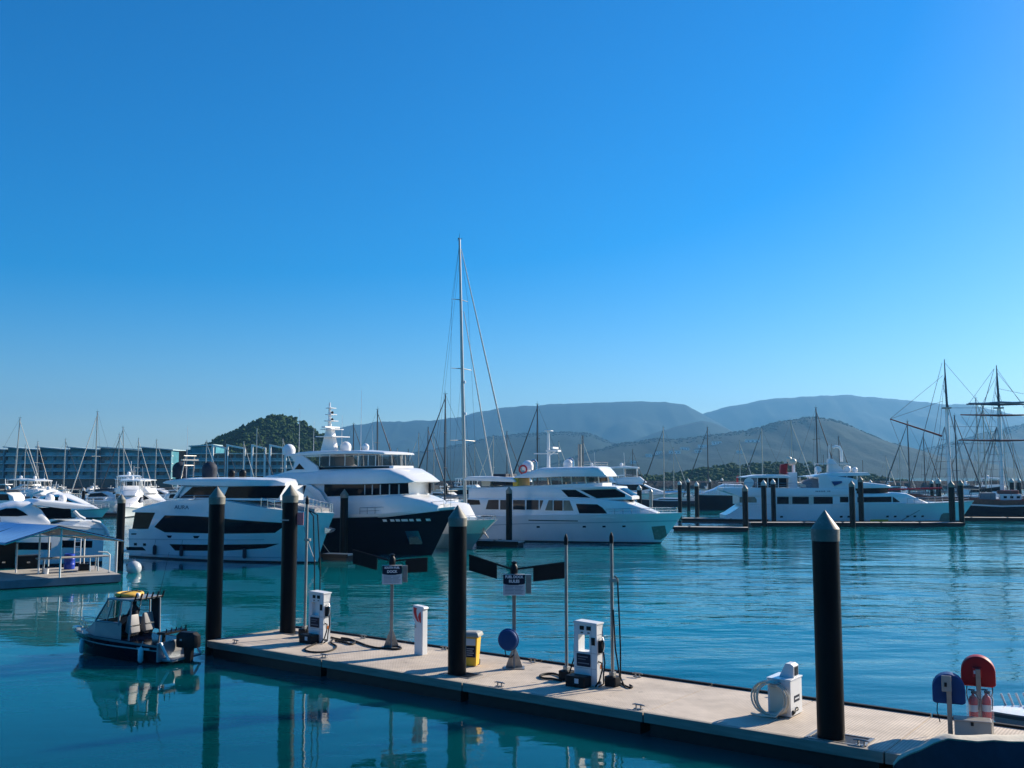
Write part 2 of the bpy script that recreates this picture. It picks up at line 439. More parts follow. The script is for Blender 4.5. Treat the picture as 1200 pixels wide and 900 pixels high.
vm = n_.nodes.new('ShaderNodeVectorMath'); vm.operation = 'SCALE'; L_(cr.outputs[0], vm.inputs[0]); L_(tb.outputs[0], vm.inputs['Scale']); L_(vm.outputs[0], b.inputs['Base Color'])
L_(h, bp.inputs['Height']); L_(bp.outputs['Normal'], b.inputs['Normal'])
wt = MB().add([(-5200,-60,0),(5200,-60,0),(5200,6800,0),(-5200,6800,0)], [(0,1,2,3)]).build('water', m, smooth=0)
tag(wt, kind='structure')

# ------------------------------------------------------------------ hills
def hill_mat(name, c1, c2, sc1, bd=3):
    m = bpy.data.materials.new(name); m.use_nodes = True; t = m.node_tree; b = t.nodes['Principled BSDF']; l = t.links.new
    tc = t.nodes.new('ShaderNodeTexCoord'); n1 = t.nodes.new('ShaderNodeTexNoise'); n1.inputs['Scale'].default_value = sc1; n1.inputs['Detail'].default_value = 8; n1.inputs['Roughness'].default_value = .7
    l(tc.outputs['Object'], n1.inputs['Vector'])
    r = t.nodes.new('ShaderNodeValToRGB'); r.color_ramp.elements[0].position = .38; r.color_ramp.elements[1].position = .66
    r.color_ramp.elements[0].color = (*c1,1); r.color_ramp.elements[1].color = (*c2,1)
    l(n1.outputs['Fac'], r.inputs['Fac']); l(r.outputs[0], b.inputs['Base Color']); b.inputs['Roughness'].default_value = .95
    b.inputs['Specular IOR Level'].default_value = .1
    n2 = t.nodes.new('ShaderNodeTexNoise'); n2.inputs['Scale'].default_value = sc1*5; n2.inputs['Detail'].default_value = 4
    l(tc.outputs['Object'], n2.inputs['Vector'])
    bp = t.nodes.new('ShaderNodeBump'); bp.inputs['Strength'].default_value = .5; bp.inputs['Distance'].default_value = bd
    l(n2.outputs['Fac'], bp.inputs['Height']); l(bp.outputs[0], b.inputs['Normal'])
    return m
M['hill'] = hill_mat('forested_hillside', (.003,.015,.011), (.008,.028,.019), .03, 4)
M['tree'] = hill_mat('tree_foliage', (.004,.018,.013), (.01,.032,.02), .02)
M['tree2'] = hill_mat('near_tree_foliage', (.022,.05,.012), (.06,.1,.028), .06)
M['rock'] = hill_mat('breakwater_rock', (.02,.021,.024), (.07,.07,.07), .4)
ICO = bmesh.new(); bmesh.ops.create_icosphere(ICO, subdivisions=1, radius=1)
ICV = [v.co.copy() for v in ICO.verts]; ICF = [[v.index for v in f.verts] for f in ICO.faces]; ICO.free()
def clump(mb, c, r, rz, rnd=.3):
    k = random.random()*6; ca, sa = math.cos(k), math.sin(k); vs = []
    for p in ICV:
        q = 1 + random.uniform(-rnd, rnd)
        vs.append((c[0]+(p.x*ca-p.y*sa)*r*q, c[1]+(p.x*sa+p.y*ca)*r*q, c[2]+p.z*rz*q))
    mb.add(vs, ICF)
M['shore'] = hill_mat('unseen_dark_rise', (.003,.007,.006), (.008,.014,.012), .1)  # near-black, for the unseen rise added behind the camera
HILL = {}
def hill(key, d, front, prof, relief=.2, ntree=1500, tsz=8, bias=2.0, step=3, rough=1.0):
    x0, x1 = prof[0][0], prof[-1][0]; nc = int((x1-x0)/step)+1; rows = 22
    def surf(px, t):
        py = interp(prof, px)
        py += (NZ.noise(V((px*.05,d*.01,0)))*1.6+NZ.noise(V((px*.17,d*.013,3)))*.7)*rough
        top = aty(px, py, d); hh = max(1.0, top.z)
        y = d - front*t
        rid = NZ.fractal(V((px*.012*1.0, t*1.6, d*.01)), 1.0, 2.0, 4)
        tt = min(1, max(0, t))
        z = hh*(1-tt)**1.15 + rid*relief*hh*math.sin(PI*min(1,tt*1.1))*1.0
        z = min(z, CAMZ + (hh-CAMZ)*(y/d)*(1-.25*tt)) if hh > CAMZ else z
        return V((top.x*(1-.25*t*front/d), y, z if tt < 1 else -1.0))
    mb = MB(); g = []
    for i in range(nc):
        px = x0+(x1-x0)*i/(nc-1)
        col = [surf(px, j/rows) for j in range(rows+1)]
        b = col[0]; col = [V((b.x, b.y+front*.5, -1)), V((b.x, b.y+front*.25, b.z*.6))] + col
        g.append(col)
    mb.loft(g, closed=False, caps=False)
    o = mb.build('hills', 'hill', smooth=180); tag(o, kind='structure'); HILL[key] = surf
    if ntree:
        mb = MB()
        for i in range(ntree):
            px = random.uniform(x0, x1); t = random.random()**2*.1 if bias > 6 else random.random()**bias
            p = surf(px, t); s = tsz*random.uniform(.6, 1.25)
            if p.z < 2: continue
            clump(mb, (p.x, p.y, p.z+s*.1), s*.75, s*.42)
        o = mb.build('hillside_forest', 'tree', smooth=180)
        tag(o, kind='stuff'); o['label'] = FOREST[key]; o['category'] = 'forest'
FOREST = dict(A='dark tree canopy along the far hazy mountain ridge on the left', B='faint tree canopy on the farthest hazy ridge at the right',
  C='pale tree cover on the small hazy peak below the saddle', D='dense tree cover on the middle hill behind the white motor yacht',
  E='dense tree cover on the rounded hill dotted with houses', F='hazy tree cover on the low hill behind the tall ship masts')
hill('A', 5000, 1300, [(330,520),(372,510),(400,501),(440,494),(470,494),(500,493),(540,489),(565,481),(600,477),(640,474),(690,472),(740,470.5),(780,471),(803,474),(825,486),(850,500),(900,530)], .18, 0, 9, 7)
hill('B', 5600, 1300, [(700,540),(770,505),(800,494),(822,486),(850,477),(900,468),(950,464),(1000,463),(1050,468),(1100,473),(1138,474),(1165,481),(1200,488),(1260,500),(1360,530)], .18, 0, 9, 7)
hill('C', 3700, 700, [(735,520),(765,508),(795,499),(823,493),(840,497),(865,508),(900,520)], .12, 0, 9, 7)
hill('D', 3000, 800, [(400,552),(440,542),(470,533),(500,528),(540,521),(580,511),(620,508),(660,506),(690,508),(712,516),(740,530),(770,545)], .16, 700, 5, 8)
hill('F', 3100, 800, [(1000,548),(1040,534),(1080,527),(1120,517),(1160,506),(1200,497),(1250,490),(1340,500)], .16, 600, 5, 8)
hill('E', 2300, 750, [(600,556),(650,543),(690,530),(720,521),(760,515),(800,514),(850,508),(880,503),(910,495),(940,489.5),(960,489),(985,494),(1010,505),(1040,519),(1080,530),(1110,538),(1150,548)], .2, 1100, 4, 8)
# wooded knoll on the left and the tree belt behind the breakwater: crowns of many leaf clumps
def wood(name, label, d, front, prof, n, tsz, key, rough=1.0, sub=9):
    FOREST[key] = label
    hill(key, d, front, prof, .12, 0, rough=rough, step=2)
    mb = MB(); surf = HILL[key]
    for i in range(n):
        px = random.uniform(prof[0][0], prof[-1][0]); t = random.random()**1.6*.98
        p = surf(px, t); s = tsz*random.uniform(.6, 1.2)
        for k in range(sub):
            a = random.uniform(0, 2*PI); rr = s*.42*math.sqrt(random.random()); zz = random.uniform(-.15,.5)*s
            clump(mb, (p.x+rr*math.cos(a), p.y+rr*math.sin(a), p.z+zz), s*random.uniform(.13,.25), s*random.uniform(.1,.19), .45)
    o = mb.build(name, 'tree2', smooth=0); tag(o, label, 'forest', kind='stuff')
wood('hilltop_forest', 'dark wooded knoll rising behind the white apartment building', 700, 170, [(236,530),(250,524),(262,515),(285,505),(300,499),(315,492),(330,491),(345,494),(360,502),(372,512),(386,524),(402,536),(425,552)], 900, 6.5, 'K', 1.2)
wood('shore_trees', 'belt of low trees on the shore behind the breakwater', 620, 90, [(735,566),(770,563),(800,559),(830,554),(860,550),(885,547),(900,546),(930,548),(960,551),(990,559),(1020,566)], 330, 7, 'G', 1.0)
# houses on the hillside
random.seed(11)
hs_spots = [(863,518,16,'broad white house standing alone high on the rounded hill'),(828,520,11,'pale low house left of the broad white hillside house'),(811,524,9,'small cream house in the upper row on the wooded hill'),
 (790,527,10,'white house at the middle of the upper hillside row'),(772,531,13,'long white house below the saddle on the wooded hill'),(757,532,8,'small white house at the left end of the hillside row'),
 (801,530,8,'pale house just under the upper hillside row'),(745,535,7,'tiny cream house lowest left on the wooded hill'),(838,531,6,'tiny grey roofed house under the pale low house'),(720,543,7,'small pale house near the foot of the wooded hill')]
def at_hill(key, px, py):
    lo = None
    for i in range(200):
        t = i/200; p = HILL[key](px, t)
        y = CAMZ; d = p - CP
        cy = d.dot(V((0,-math.sin(PITCH),math.cos(PITCH)))); cz = d.dot(V((0,math.cos(PITCH),math.sin(PITCH))))
        if 450-FPX*cy/cz > py: return p
    return p
for px, py, wd, lab in hs_spots:
    p = at_hill('E', px, py); W = wd*p.y/FPX
    t = thing('hillside_house', lab, 'house', (p.x, p.y-4, p.z), random.uniform(-.15,.15), 'houses on the wooded hill')
    MB().box(-W/2, W/2, 0, 8, -4, 3.6).build('wall', 'white', t, 0)
    MB().slab([(-W/2-.6,3.6),(W/2+.6,3.6),(W/2-1,5.4),(-W/2+1,5.4)], -.8, 8.8).build('roof', 'bslab', t, 0)
    for k in range(3):
        x = (-.3+.3*k)*W
        MB().box(x-W*.07, x+W*.07, -.06, .1, .8, 2.6).build('window', 'glass2', t, 0)

# ------------------------------------------------------------------ low shore land and breakwater
def land(name, pts, z, m):
    o = MB().prism(pts, -1.5, z).build(name, m, smooth=0); tag(o, kind='structure'); return o
land('shore_land', [(-420,330),(-60,330),(-40,420),(20,640),(-500,900)], 1.6, 'rock')
# shore that the photographer stands on, with an unseen rise added behind the camera to darken reflections and sky fill
mb = MB(); g = []
for i in range(41):
    x = -200+i*10; hgt = 24+9*NZ.noise(V((x*.02,1,2)))
    g.append([(x,-5,-1.5),(x,-5.2,1.6),(x,-28,2.2),(x,-50,.4*hgt),(x,-80,hgt),(x,-112,hgt*1.05),(x,-114,-1.5)])
mb.loft(g, closed=False, caps=False)
tag(mb.build('shore_land', 'shore', smooth=60), kind='structure')
mb = MB(); rows = []
random.seed(5)
for i in range(300):
    x = -40 + i*2.0; y = 470-i*.12
    rows.append([(x, y-9+random.uniform(-1,1), -1), (x, y-6+random.uniform(-1,1), 1.1+random.uniform(-.5,.5)), (x, y-3.2+random.uniform(-.8,.8), 2.6+random.uniform(-.4,.4)), (x, y-1, 3.5+random.uniform(-.15,.15)), (x, y+2, 3.5), (x, y+9, -1)])
mb.loft(rows, closed=False, caps=True)
tag(mb.build('rock_breakwater', 'rock', smooth=0), 'long dark rock breakwater closing the far side of the marina', 'breakwater')

# ------------------------------------------------------------------ buildings on the left
def zat(py, d): return CAMZ + (555-py)/FPX*d*1.0
def xat(px, d): return (px-600)/FPX*d
D1 = 380
ab = thing('apartment_building', 'long four storey teal glass apartment building with stepped sloping roofs', 'building', (0, D1, 0))
units = [(-75,-38),(-37,7),(8,45),(45,81),(81,116),(116,165),(165,203)]
fl = [zat(y, D1) for y in (560.5,552,543.2,534.2,525)]
MB().box(xat(-75,D1), xat(203,D1), 1.0, 14, 1, fl[0]).build('ground_storey', 'bdark', ab, 0)
random.seed(3)
for i, (a, b) in enumerate(units):
    x0, x1 = xat(a,D1), xat(b,D1); c = x0+(x1-x0)*.97; dy = .5*(i%2)
    ztl, ztr = zat(524.5,D1), zat(528,D1)
    MB().slab([(x0,fl[0]),(c,fl[0]),(c,ztr-.1),(x0,ztl-.1)], dy+1.6, 14).build('wall', 'bwall', ab, 0)
    MB().slab([(x0-.8,ztl),(x1+.4,ztr),(x1+.4,ztr+.4),(x0-.8,ztl+.4)], dy-.9, 14.6).build('roof', 'bslab', ab, 0)
    for k in range(4):
        z = fl[k]
        MB().box(x0, x1-.1, dy-.3, dy+1.7, z-.22, z+.14).build('balcony_slab', 'bslab', ab, 0)
        MB().box(x0+(2.6 if i%2 else .3), x1-.6, dy-.26, dy-.2, z+.14, z+1.15).build('balcony_glass', 'bglass', ab, 0)
        zt = fl[k+1]-.4 if k < 3 else ztr-.6
        nw = 4
        for q in range(nw):
            wa = x0+(x1-x0)*(q+.08)/nw; wb = x0+(x1-x0)*(q+.9)/nw
            wi = MB().box(wa, wb, dy+1.45, dy+1.65, z+.2, zt).build('window', random.choice(['bdark','bglass','bglass']), ab, 0)
        if k == 0:
            MB().box(x1-.7, x1-.25, dy-.4, dy+1.7, fl[0], ztr-.1).build('dividing_wall', 'bwall2', ab, 0)
            MB().box(x0+(x1-x0)*.48, x0+(x1-x0)*.5+.2, dy-.2, dy+1.7, fl[0], fl[3]).build('dividing_wall', 'bwall2', ab, 0)
D2 = 345
b2 = thing('apartment_building', 'grey apartment building with white sloping portal frames and a red end wall', 'building', (0, D2, 0))
f2 = [zat(y, D2) for y in (566,557,548.5,540,531.5,524)]
MB().box(xat(222,D2), xat(345,D2), 1.6, 12, 1, f2[4]).build('wall', 'bwall2', b2, 0)
MB().slab([(xat(221,D2),f2[5]+.1),(xat(250,D2),f2[5]+.6),(xat(250,D2),f2[5]+1),(xat(221,D2),f2[5]+.5)], .5, 12).build('roof', 'bslab', b2, 0)
MB().box(xat(222,D2), xat(252,D2), 1.7, 12, f2[4], f2[5]+.1).build('penthouse_wall', 'bwall', b2, 0)
MB().box(xat(210.5,D2), xat(217.5,D2), 0, 8, 1, zat(528.5,D2)).build('end_wall', 'brick', b2, 0)
MB().box(xat(217.6,D2), xat(222.5,D2), 1, 8, 1, zat(527,D2)).build('stair_wall', 'bwall', b2, 0)
for k in range(5):
    z = f2[k]
    MB().box(xat(223,D2), xat(345,D2), 0, 1.7, z-.2, z+.12).build('balcony_slab', 'bslab', b2, 0)
    if k < 4:
        MB().box(xat(226,D2), xat(345,D2), .05, .1, z+.12, z+1).build('balcony_glass', 'bwall2', b2, 0)
        for q in range(12):
            x = xat(226+q*10, D2)
            MB().box(x, x+2.2, 1.5, 1.7, z+.15, f2[k+1]-.3).build('window', 'bdark', b2, 0)
for a, b in ((251,267),(268,288),(297,312),(318,336)):
    xa, xb = xat(a,D2), xat(b,D2); za, zb = zat(522.8,D2), zat(527,D2)
    fr = MB().box(xa-.33, xa+.33, -1.3, -.7, 1, za).box(xb-.33, xb+.33, -1.3, -.7, 1, zb)
    fr.slab([(xa-.33,za),(xb+.33,zb),(xb+.33,zb+.6),(xa-.33,za+.6)], -1.31, -.69)
    fr.build('portal_frame', 'white', b2, 0)
# ------------------------------------------------------------------ fuel dock
ZD = .6
A0 = atz(320,764,ZD); A1 = atz(1040,883,ZD)
E1 = (A1-A0).normalized(); E2 = V((-E1.y, E1.x, 0)); DROT = math.atan2(E1.y, E1.x)
DO = A0 - E1*3.7
def dk(px, py):                      # point on the deck under a pixel
    return atz(px, py, ZD)
# deck grating material
m = bpy.data.materials.new('deck_grating'); m.use_nodes = True; t = m.node_tree; b = t.nodes['Principled BSDF']; l = t.links.new
tc = t.nodes.new('ShaderNodeTexCoord'); vo = t.nodes.new('ShaderNodeTexVoronoi'); vo.inputs['Scale'].default_value = 13; vo.inputs['Randomness'].default_value = 0
l(tc.outputs['Object'], vo.inputs['Vector'])
r = t.nodes.new('ShaderNodeValToRGB'); r.color_ramp.elements[0].position = .22; r.color_ramp.elements[1].position = .42
r.color_ramp.elements[0].color = (.2,.165,.125,1); r.color_ramp.elements[1].color = (.68,.59,.48,1)
l(vo.outputs['Distance'], r.inputs['Fac'])
n1 = t.nodes.new('ShaderNodeTexNoise'); n1.inputs['Scale'].default_value = .9; n1.inputs['Detail'].default_value = 7; n1.inputs['Roughness'].default_value = .65
l(tc.outputs['Object'], n1.inputs['Vector'])
r2 = t.nodes.new('ShaderNodeValToRGB'); r2.color_ramp.elements[0].position = .3; r2.color_ramp.elements[1].position = .7
r2.color_ramp.elements[0].color = (.7,.68,.66,1); r2.color_ramp.elements[1].color = (1.08,1.05,1.02,1)
l(n1.outputs['Fac'], r2.inputs['Fac'])
mx = t.nodes.new('ShaderNodeMix'); mx.data_type = 'RGBA'; mx.blend_type = 'MULTIPLY'; mx.inputs[0].default_value = 1
l(r.outputs[0], mx.inputs[6]); l(r2.outputs[0], mx.inputs[7])
def spots(scale, lo, hi, colr, prev, amt):
    n = t.nodes.new('ShaderNodeTexNoise'); n.inputs['Scale'].default_value = scale; n.inputs['Detail'].default_value = 6; n.inputs['Roughness'].default_value = .6
    l(tc.outputs['Object'], n.inputs['Vector'])
    q = t.nodes.new('ShaderNodeMapRange'); q.inputs[1].default_value = lo; q.inputs[2].default_value = hi; q.inputs[4].default_value = amt
    l(n.outputs['Fac'], q.inputs[0]); k = t.nodes.new('ShaderNodeMix'); k.data_type = 'RGBA'
    l(q.outputs[0], k.inputs[0]); l(prev, k.inputs[6]); k.inputs[7].default_value = (*colr,1); return k.outputs[2]
o1 = spots(2.3, .62, .72, (.16,.13,.1), mx.outputs[2], .55)
o2 = spots(7.5, .69, .72, (.8,.78,.72), o1, .8)
l(o2, b.inputs['Base Color']); b.inputs['Roughness'].default_value = .75
bp = t.nodes.new('ShaderNodeBump'); bp.inputs['Strength'].default_value = .5; bp.inputs['Distance'].default_value = .015
l(vo.outputs['Distance'], bp.inputs['Height']); l(bp.outputs[0], b.inputs['Normal'])
M['deck'] = m
M['waler'] = mat('weathered_waler_timber', (.3,.27,.22), .7, var=.2, scale=3, stretch=(.3,3,3), dirt=(.14,.12,.1), dscale=2)
M['float'] = mat('wet_black_float', (.008,.008,.009), .5, var=.4)
dock = thing('fuel_dock', 'long floating fuel dock with pale grating deck running from left to lower right', 'dock', tuple(DO)[:2]+(0,), DROT)
DW = 4.25; NP = 6
for i in range(NP):
    x0, x1 = i*6.2, (i+1)*6.2
    for xa_, xb_ in ((x0, (x0+x1)/2), ((x0+x1)/2, x1)):
        MB().box(xa_+.014, xb_-.014, .16, DW-.1, ZD-.12, ZD+random.uniform(-.003,.003)).build('deck_panel', 'deck', dock, 0)
    MB().box(x0+.02, x1-.02, 0, .15, ZD-.24, ZD+.015).build('waler', 'waler', dock, 0, bevel=.015)
    MB().box(x0+.15, x1-.15, .12, DW-.15, -.35, ZD-.14).build('float', 'float', dock, 0)
    MB().box(x0+.02, x1-.02, DW-.09, DW+.05, ZD-.22, ZD+.06).build('rub_rail', 'black', dock, 0, bevel=.02)
MB().box(-.12, 0, 0, DW, ZD-.22, ZD+.02).build('end_fender', 'waler', dock, 0, bevel=.015)
def cleat_mb(mb, x, y, rot=0):
    m_ = Mx.Translation((x,y,ZD)) @ Mx.Rotation(rot,4,'Z')
    mb.box(-.13,.13,-.04,.04,.0,.025,m_); mb.tube([(-.07,0,.02),(-.07,0,.1)],.022,6,m_); mb.tube([(.07,0,.02),(.07,0,.1)],.022,6,m_)
    mb.tube([(-.19,0,.11),(-.1,0,.125),(.1,0,.125),(.19,0,.11)],[.014,.024,.024,.014],6,m_)
    return mb
for x, y in ((1.2,.3),(6.0,.3),(13.6,.3),(18.3,.3),(24.2,.3),(4.2,DW-.3),(8.3,DW-.3),(12.2,DW-.3),(16.2,DW-.3),(20.7,DW-.3)):
    cleat_mb(MB(), x, y).build('cleat', 'galv', dock)
def dloc(p):                          # world -> dock local
    q = V((p[0]-DO.x, p[1]-DO.y, 0)); return q.dot(E1), q.dot(E2)
# pile wells: dark sheet on the deck painted as the shaded opening, with galvanised frame
for px, py, wd in ((975,864,.62),(535,790,.5),(337,741,.5)):
    x, y = dloc(dk(px, py))
    fr = MB()
    a, c = wd*.75, wd*.62
    MB().box(x-a+.02, x+a+.33, y-c+.02, y+c-.02, ZD+.002, ZD+.006).build('pile_well_shade', 'float', dock, 0)
    for q in ((x-a, x+a+.35, y-c-.05, y-c+.02), (x-a, x+a+.35, y+c-.02, y+c+.05), (x-a-.06, x-a+.02, y-c-.05, y+c+.05), (x+a+.33, x+a+.42, y-c-.05, y+c+.05)):
        fr.box(q[0], q[1], q[2], q[3], ZD+.001, ZD+.022)
    fr.build('pile_guide', 'galv', dock, 0)
# patches of bare hatch plate
for i, (x, y) in enumerate(((10.6,2.2),(15.8,3.1),(21.5,1.9))):
    MB().box(x-.3, x+.3, y-.3, y+.3, ZD+.001, ZD+.008).build('hatch_plate', 'galv', dock, 0)

# ------------------------------------------------------------------ piles
def pile_base(px, py, z=0.0): return atz(px, py, z)
def pile(label, px, pyb, pyt, wpx, zb=0.0, cap='cap', group=None, shaft='pile', name='mooring_pile', tall=1.0, band=False, lean=0):
    p = atz(px, pyb, zb); r = wpx/FPX*p.y/2
    top = aty(px, pyt, p.y).z
    t = thing(name, label, 'pile', (p.x, p.y, 0), random.uniform(0,1), group)
    ch = r*1.35; zc = top-ch-r*.95
    MB().lathe([(r,-2.2),(r,zc+.02)], 28).build('shaft', shaft, t)
    MB().lathe([(r*1.04,zc),(r*1.06,zc+r*.9),(r*1.02,zc+r*.97),(.015,top)], 28).build('cap', cap, t, 25)
    return t
FP = 'big black piles of the fuel dock'
pile('black pile at the left end of the dock beside the fishing boat', 250, 748, 570, 17.8, ZD, group=FP)
pq = pile('black pile with grey cap and pink plate just left of the farther fuel pump', 337, 741, 568, 17.8, ZD, group=FP)
pr_ = 18.5/FPX*pq.location.y/2; pz_ = aty(337,608,pq.location.y).z; pq.rotation_euler = (0,0,0)
MB().box(pr_*.7, pr_*1.75, -.05, -.02, pz_-.25, pz_+.25).box(pr_*.6,pr_*1.1,-.02,.02,pz_-.05,pz_+.05).build('pink_plate', 'pink', pq, 0)
MB().box(-pr_*.95, pr_*.1, -pr_*1.03, -pr_*.2, pz_-.06, pz_-.02).build('white_number_strip', 'capw', pq, 0)
pile('black pile with grey cap in front of the yellow bin', 535.5, 790, 592, 21, ZD, group=FP)
pile('tallest looking black pile with pointed grey cap nearest the camera', 974, 864, 598, 30.5, ZD, group=FP)

# ------------------------------------------------------------------ fuel pumps
def fuel_pump(label, px, py, see, spec):
    p = dk(px, py)
    t = thing('fuel_pump', label, 'fuel pump', (p.x, p.y, ZD), DROT, 'fuel pumps on the dock')
    W, D, H = .4, .18, 1.85
    body = MB().box(-W, W, -D, D, .0, .98).box(-W, -.25, -D, D, .98, 1.48).box(.14, W, -D, D, .98, 1.48)
    body.box(-W*1.0, W*1.0, -D, D, 1.48, H-.05).build('cabinet', 'white', t, 0, bevel=.012)
    MB().slab([(-W-.02,H-.05),(W+.02,H-.05),(W+.02,H),(-W*.9,H+.03),(-W-.02,H)], -D-.03, D+.03).build('top_cover', 'white', t, 0, bevel=.01)
    if not see: MB().box(-.25, .14, -.04, .0, .98, 1.48).build('window_panel', 'gel', t, 0)
    for x in (-.12, .12):
        MB().box(x-.075, x+.075, -D-.012, -D+.01, 1.62, 1.74).build('display', 'blackp', t, 0, bevel=.008)
        MB().box(x-.04, x+.04, -D-.008, -D+.01, 1.53, 1.56).build('price_slot', 'blackp', t, 0)
    s = MB().box(-.3, .18, -D-.016, -D+.01, .55, .92).build('fuel_label', 'signb', t, 0)
    MB().box(-.26,.1,-D-.02,-D-.005,.82,.85).box(-.26,.02,-D-.02,-D-.005,.75,.77).box(-.26,.14,-D-.02,-D-.005,.63,.66).build('print', 'signt', s, 0)
    MB().box(-W-.05, .22, -D-.42, -D-.03, .0, .32).build('spill_box', 'blackp', t, 0, bevel=.03)
    MB().box(-.12, .02, -D-.43, -D-.41, .12, .26).build('sticker', 'signw', t, 0)
    # holster and nozzle on the right end
    MB().box(W-.005, W+.1, -.1, .08, .98, 1.34).build('holster', 'blackp', t, 0, bevel=.015)
    nz = MB().tube([(W+.12,-.02,1.0),(W+.15,-.01,1.2),(W+.13,.0,1.34)], [.025,.035,.03], 8).tube([(W+.13,0,1.34),(W+.08,.02,1.43),(W+.02,.05,1.42)], .018, 8)
    nz.build('nozzle', 'steel', t)
    MB().tube([(W+.14,-.02,1.0),(W+.2,-.05,.7),(W+.18,-.1,.35),(W+.22,-.16,.12),(W+.1,-.25,.03)], .022, 8).build('hose', 'black', t)
    MB().tube([(W,-.08,.72),(W+.12,-.1,.7),(W+.15,-.13,.5),(W+.1,-.2,.2),(W+.02,-.3,.03)], .024, 8).build('hose', 'black', t)
    MB().tube([(-W,.0,1.15),(-W-.1,-.02,1.1),(-W-.08,-.05,.75),(-W-.22,-.1,.3),(-W-.35,-.12,.04)], .022, 8).build('hose', 'black', t)
    MB().box(W-.002, W+.012, -.1, .0, .08, .14).build('vent', 'blackp', t, 0)
    MB().box(-W+.02,W-.02,-D-.004,-D+.01,.5,.507).box(-W+.02,W-.02,-D-.004,-D+.01,.955,.962).box(.2,.206,-D-.004,-D+.01,.03,1.8).build('panel_seam', 'signt', t, 0)
    MB().box(W-.01,W+.004,-D+.03,D-.03,.93,.937).box(W-.01,W+.004,-D+.03,D-.03,1.5,1.507).build('panel_seam', 'signt', t, 0)
    MB().box(W-.01,W+.005,.02,.12,.5,.62).build('warning_sticker', 'orange', t, 0)
    MB().box(W*.55, W*.85, -D-.014, -D+.01, 1.2, 1.42).build('keypad', 'blackp', t, 0)
    return t
fuel_pump('farther white fuel pump with white screen beside the black pile', 374, 752, False, 0)
fuel_pump('nearer white fuel pump with an open window between two tall hose poles', 690, 802, True, 1)

# hose poles
def hose_pole(label, px, py, pyt, hose, r=.05, dark=False, basem=True):
    p = dk(px, py); top = aty(px, pyt, p.y).z - ZD
    t = thing('hose_pole', label, 'pole', (p.x, p.y, ZD), DROT, 'hose poles on the fuel dock')
    MB().tube([(0,0,.0),(0,0,top-.25)], r, 12).build('pole', 'galv', t)
    MB().lathe([(r*1.25,top-.3),(r*1.25,top-.1),(r*.6,top),(.01,top+.04)], 12).build('pole_head', 'blackp', t)
    MB().box(-.19,.19,-.17,.17,.0,.3).build('base_box', 'blackp', t, 0, bevel=.03)
    MB().box(-r-.03,r+.03,-r-.03,r+.03,.3,.42).build('clamp', 'galv', t, 0, bevel=.01)
    for h in hose:
        MB().tube(h(top), .024, 8).build('hose', 'black', t)
    if hose:
        MB().box(-r-.02, r+.16, -.05, .05, top*.68, top*.68+.1).build('bracket', 'galv', t, 0, bevel=.01)
    return t
hose_pole('tall thin pole left of the nearer fuel pump', 664, 797, 627, [])
hose_pole('tall thin pole with hanging hose right of the nearer fuel pump', 718, 804, 625, [lambda T: [(.1,0,T*.72),(.2,0,T*.7),(.24,.0,T*.5),(.28,0,T*.25),(.27,0,.3),(.35,.05,.05)], lambda T: [(.07,-.05,T*.5),(.14,-.06,T*.25),(.3,-.1,.35),(.55,-.2,.05)]])
hose_pole('tall pole with two hanging hoses behind the farther fuel pump', 357, 746, 582, [lambda T: [(.12,0,T*.9),(.32,.05,T*.86),(.4,.08,T*.5),(.42,.1,.6),(.4,.12,.05)], lambda T: [(.12,0,T*.9),(.5,.1,T*.87),(.68,.12,T*.5),(.72,.1,.6),(.7,.1,.05)]], r=.055)
# hoses lying on the deck
def deck_hose(label, pts, r=.03):
    P = [dk(x,y) for x,y in pts]; o = P[0]
    # smooth the polyline
    Q = []
    for i in range(len(P)-1):
        a, b_, c, d = P[max(0,i-1)], P[i], P[i+1], P[min(len(P)-1,i+2)]
        for k in range(5):
            s = k/5
            Q.append(.5*((2*b_)+(c-a)*s+(2*a-5*b_+4*c-d)*s*s+(3*b_-a-3*c+d)*s**3))
    Q.append(P[-1])
    ob = MB().tube([q-o+V((0,0,r+.002)) for q in Q], r, 8).build('fuel_hose', 'black')
    ob.location = o; return tag(ob, label, 'hose')
deck_hose('black hose looped on the deck in front of the farther pump', [(377,751),(368,756),(359,760),(358,763),(366,765),(380,765),(391,762),(394,758),(388,754),(390,750)])
deck_hose('black hose snaking from the farther pump to the sign post', [(388,748),(402,751),(415,752),(428,757),(440,760),(452,761),(463,762),(470,761),(466,759),(452,759)], .035)
deck_hose('tangled black hose end right of the farther pump', [(393,752),(404,754),(412,756),(416,753),(408,750),(400,749)], .04)
deck_hose('black hose doubled back on the deck left of the thin pole', [(660,795),(650,791),(640,791),(633,793),(636,796),(648,797),(658,799)], .035)
deck_hose('black hose tail curling right of the hose pole', [(724,800),(731,804),(738,807),(741,806),(738,804)], .03)

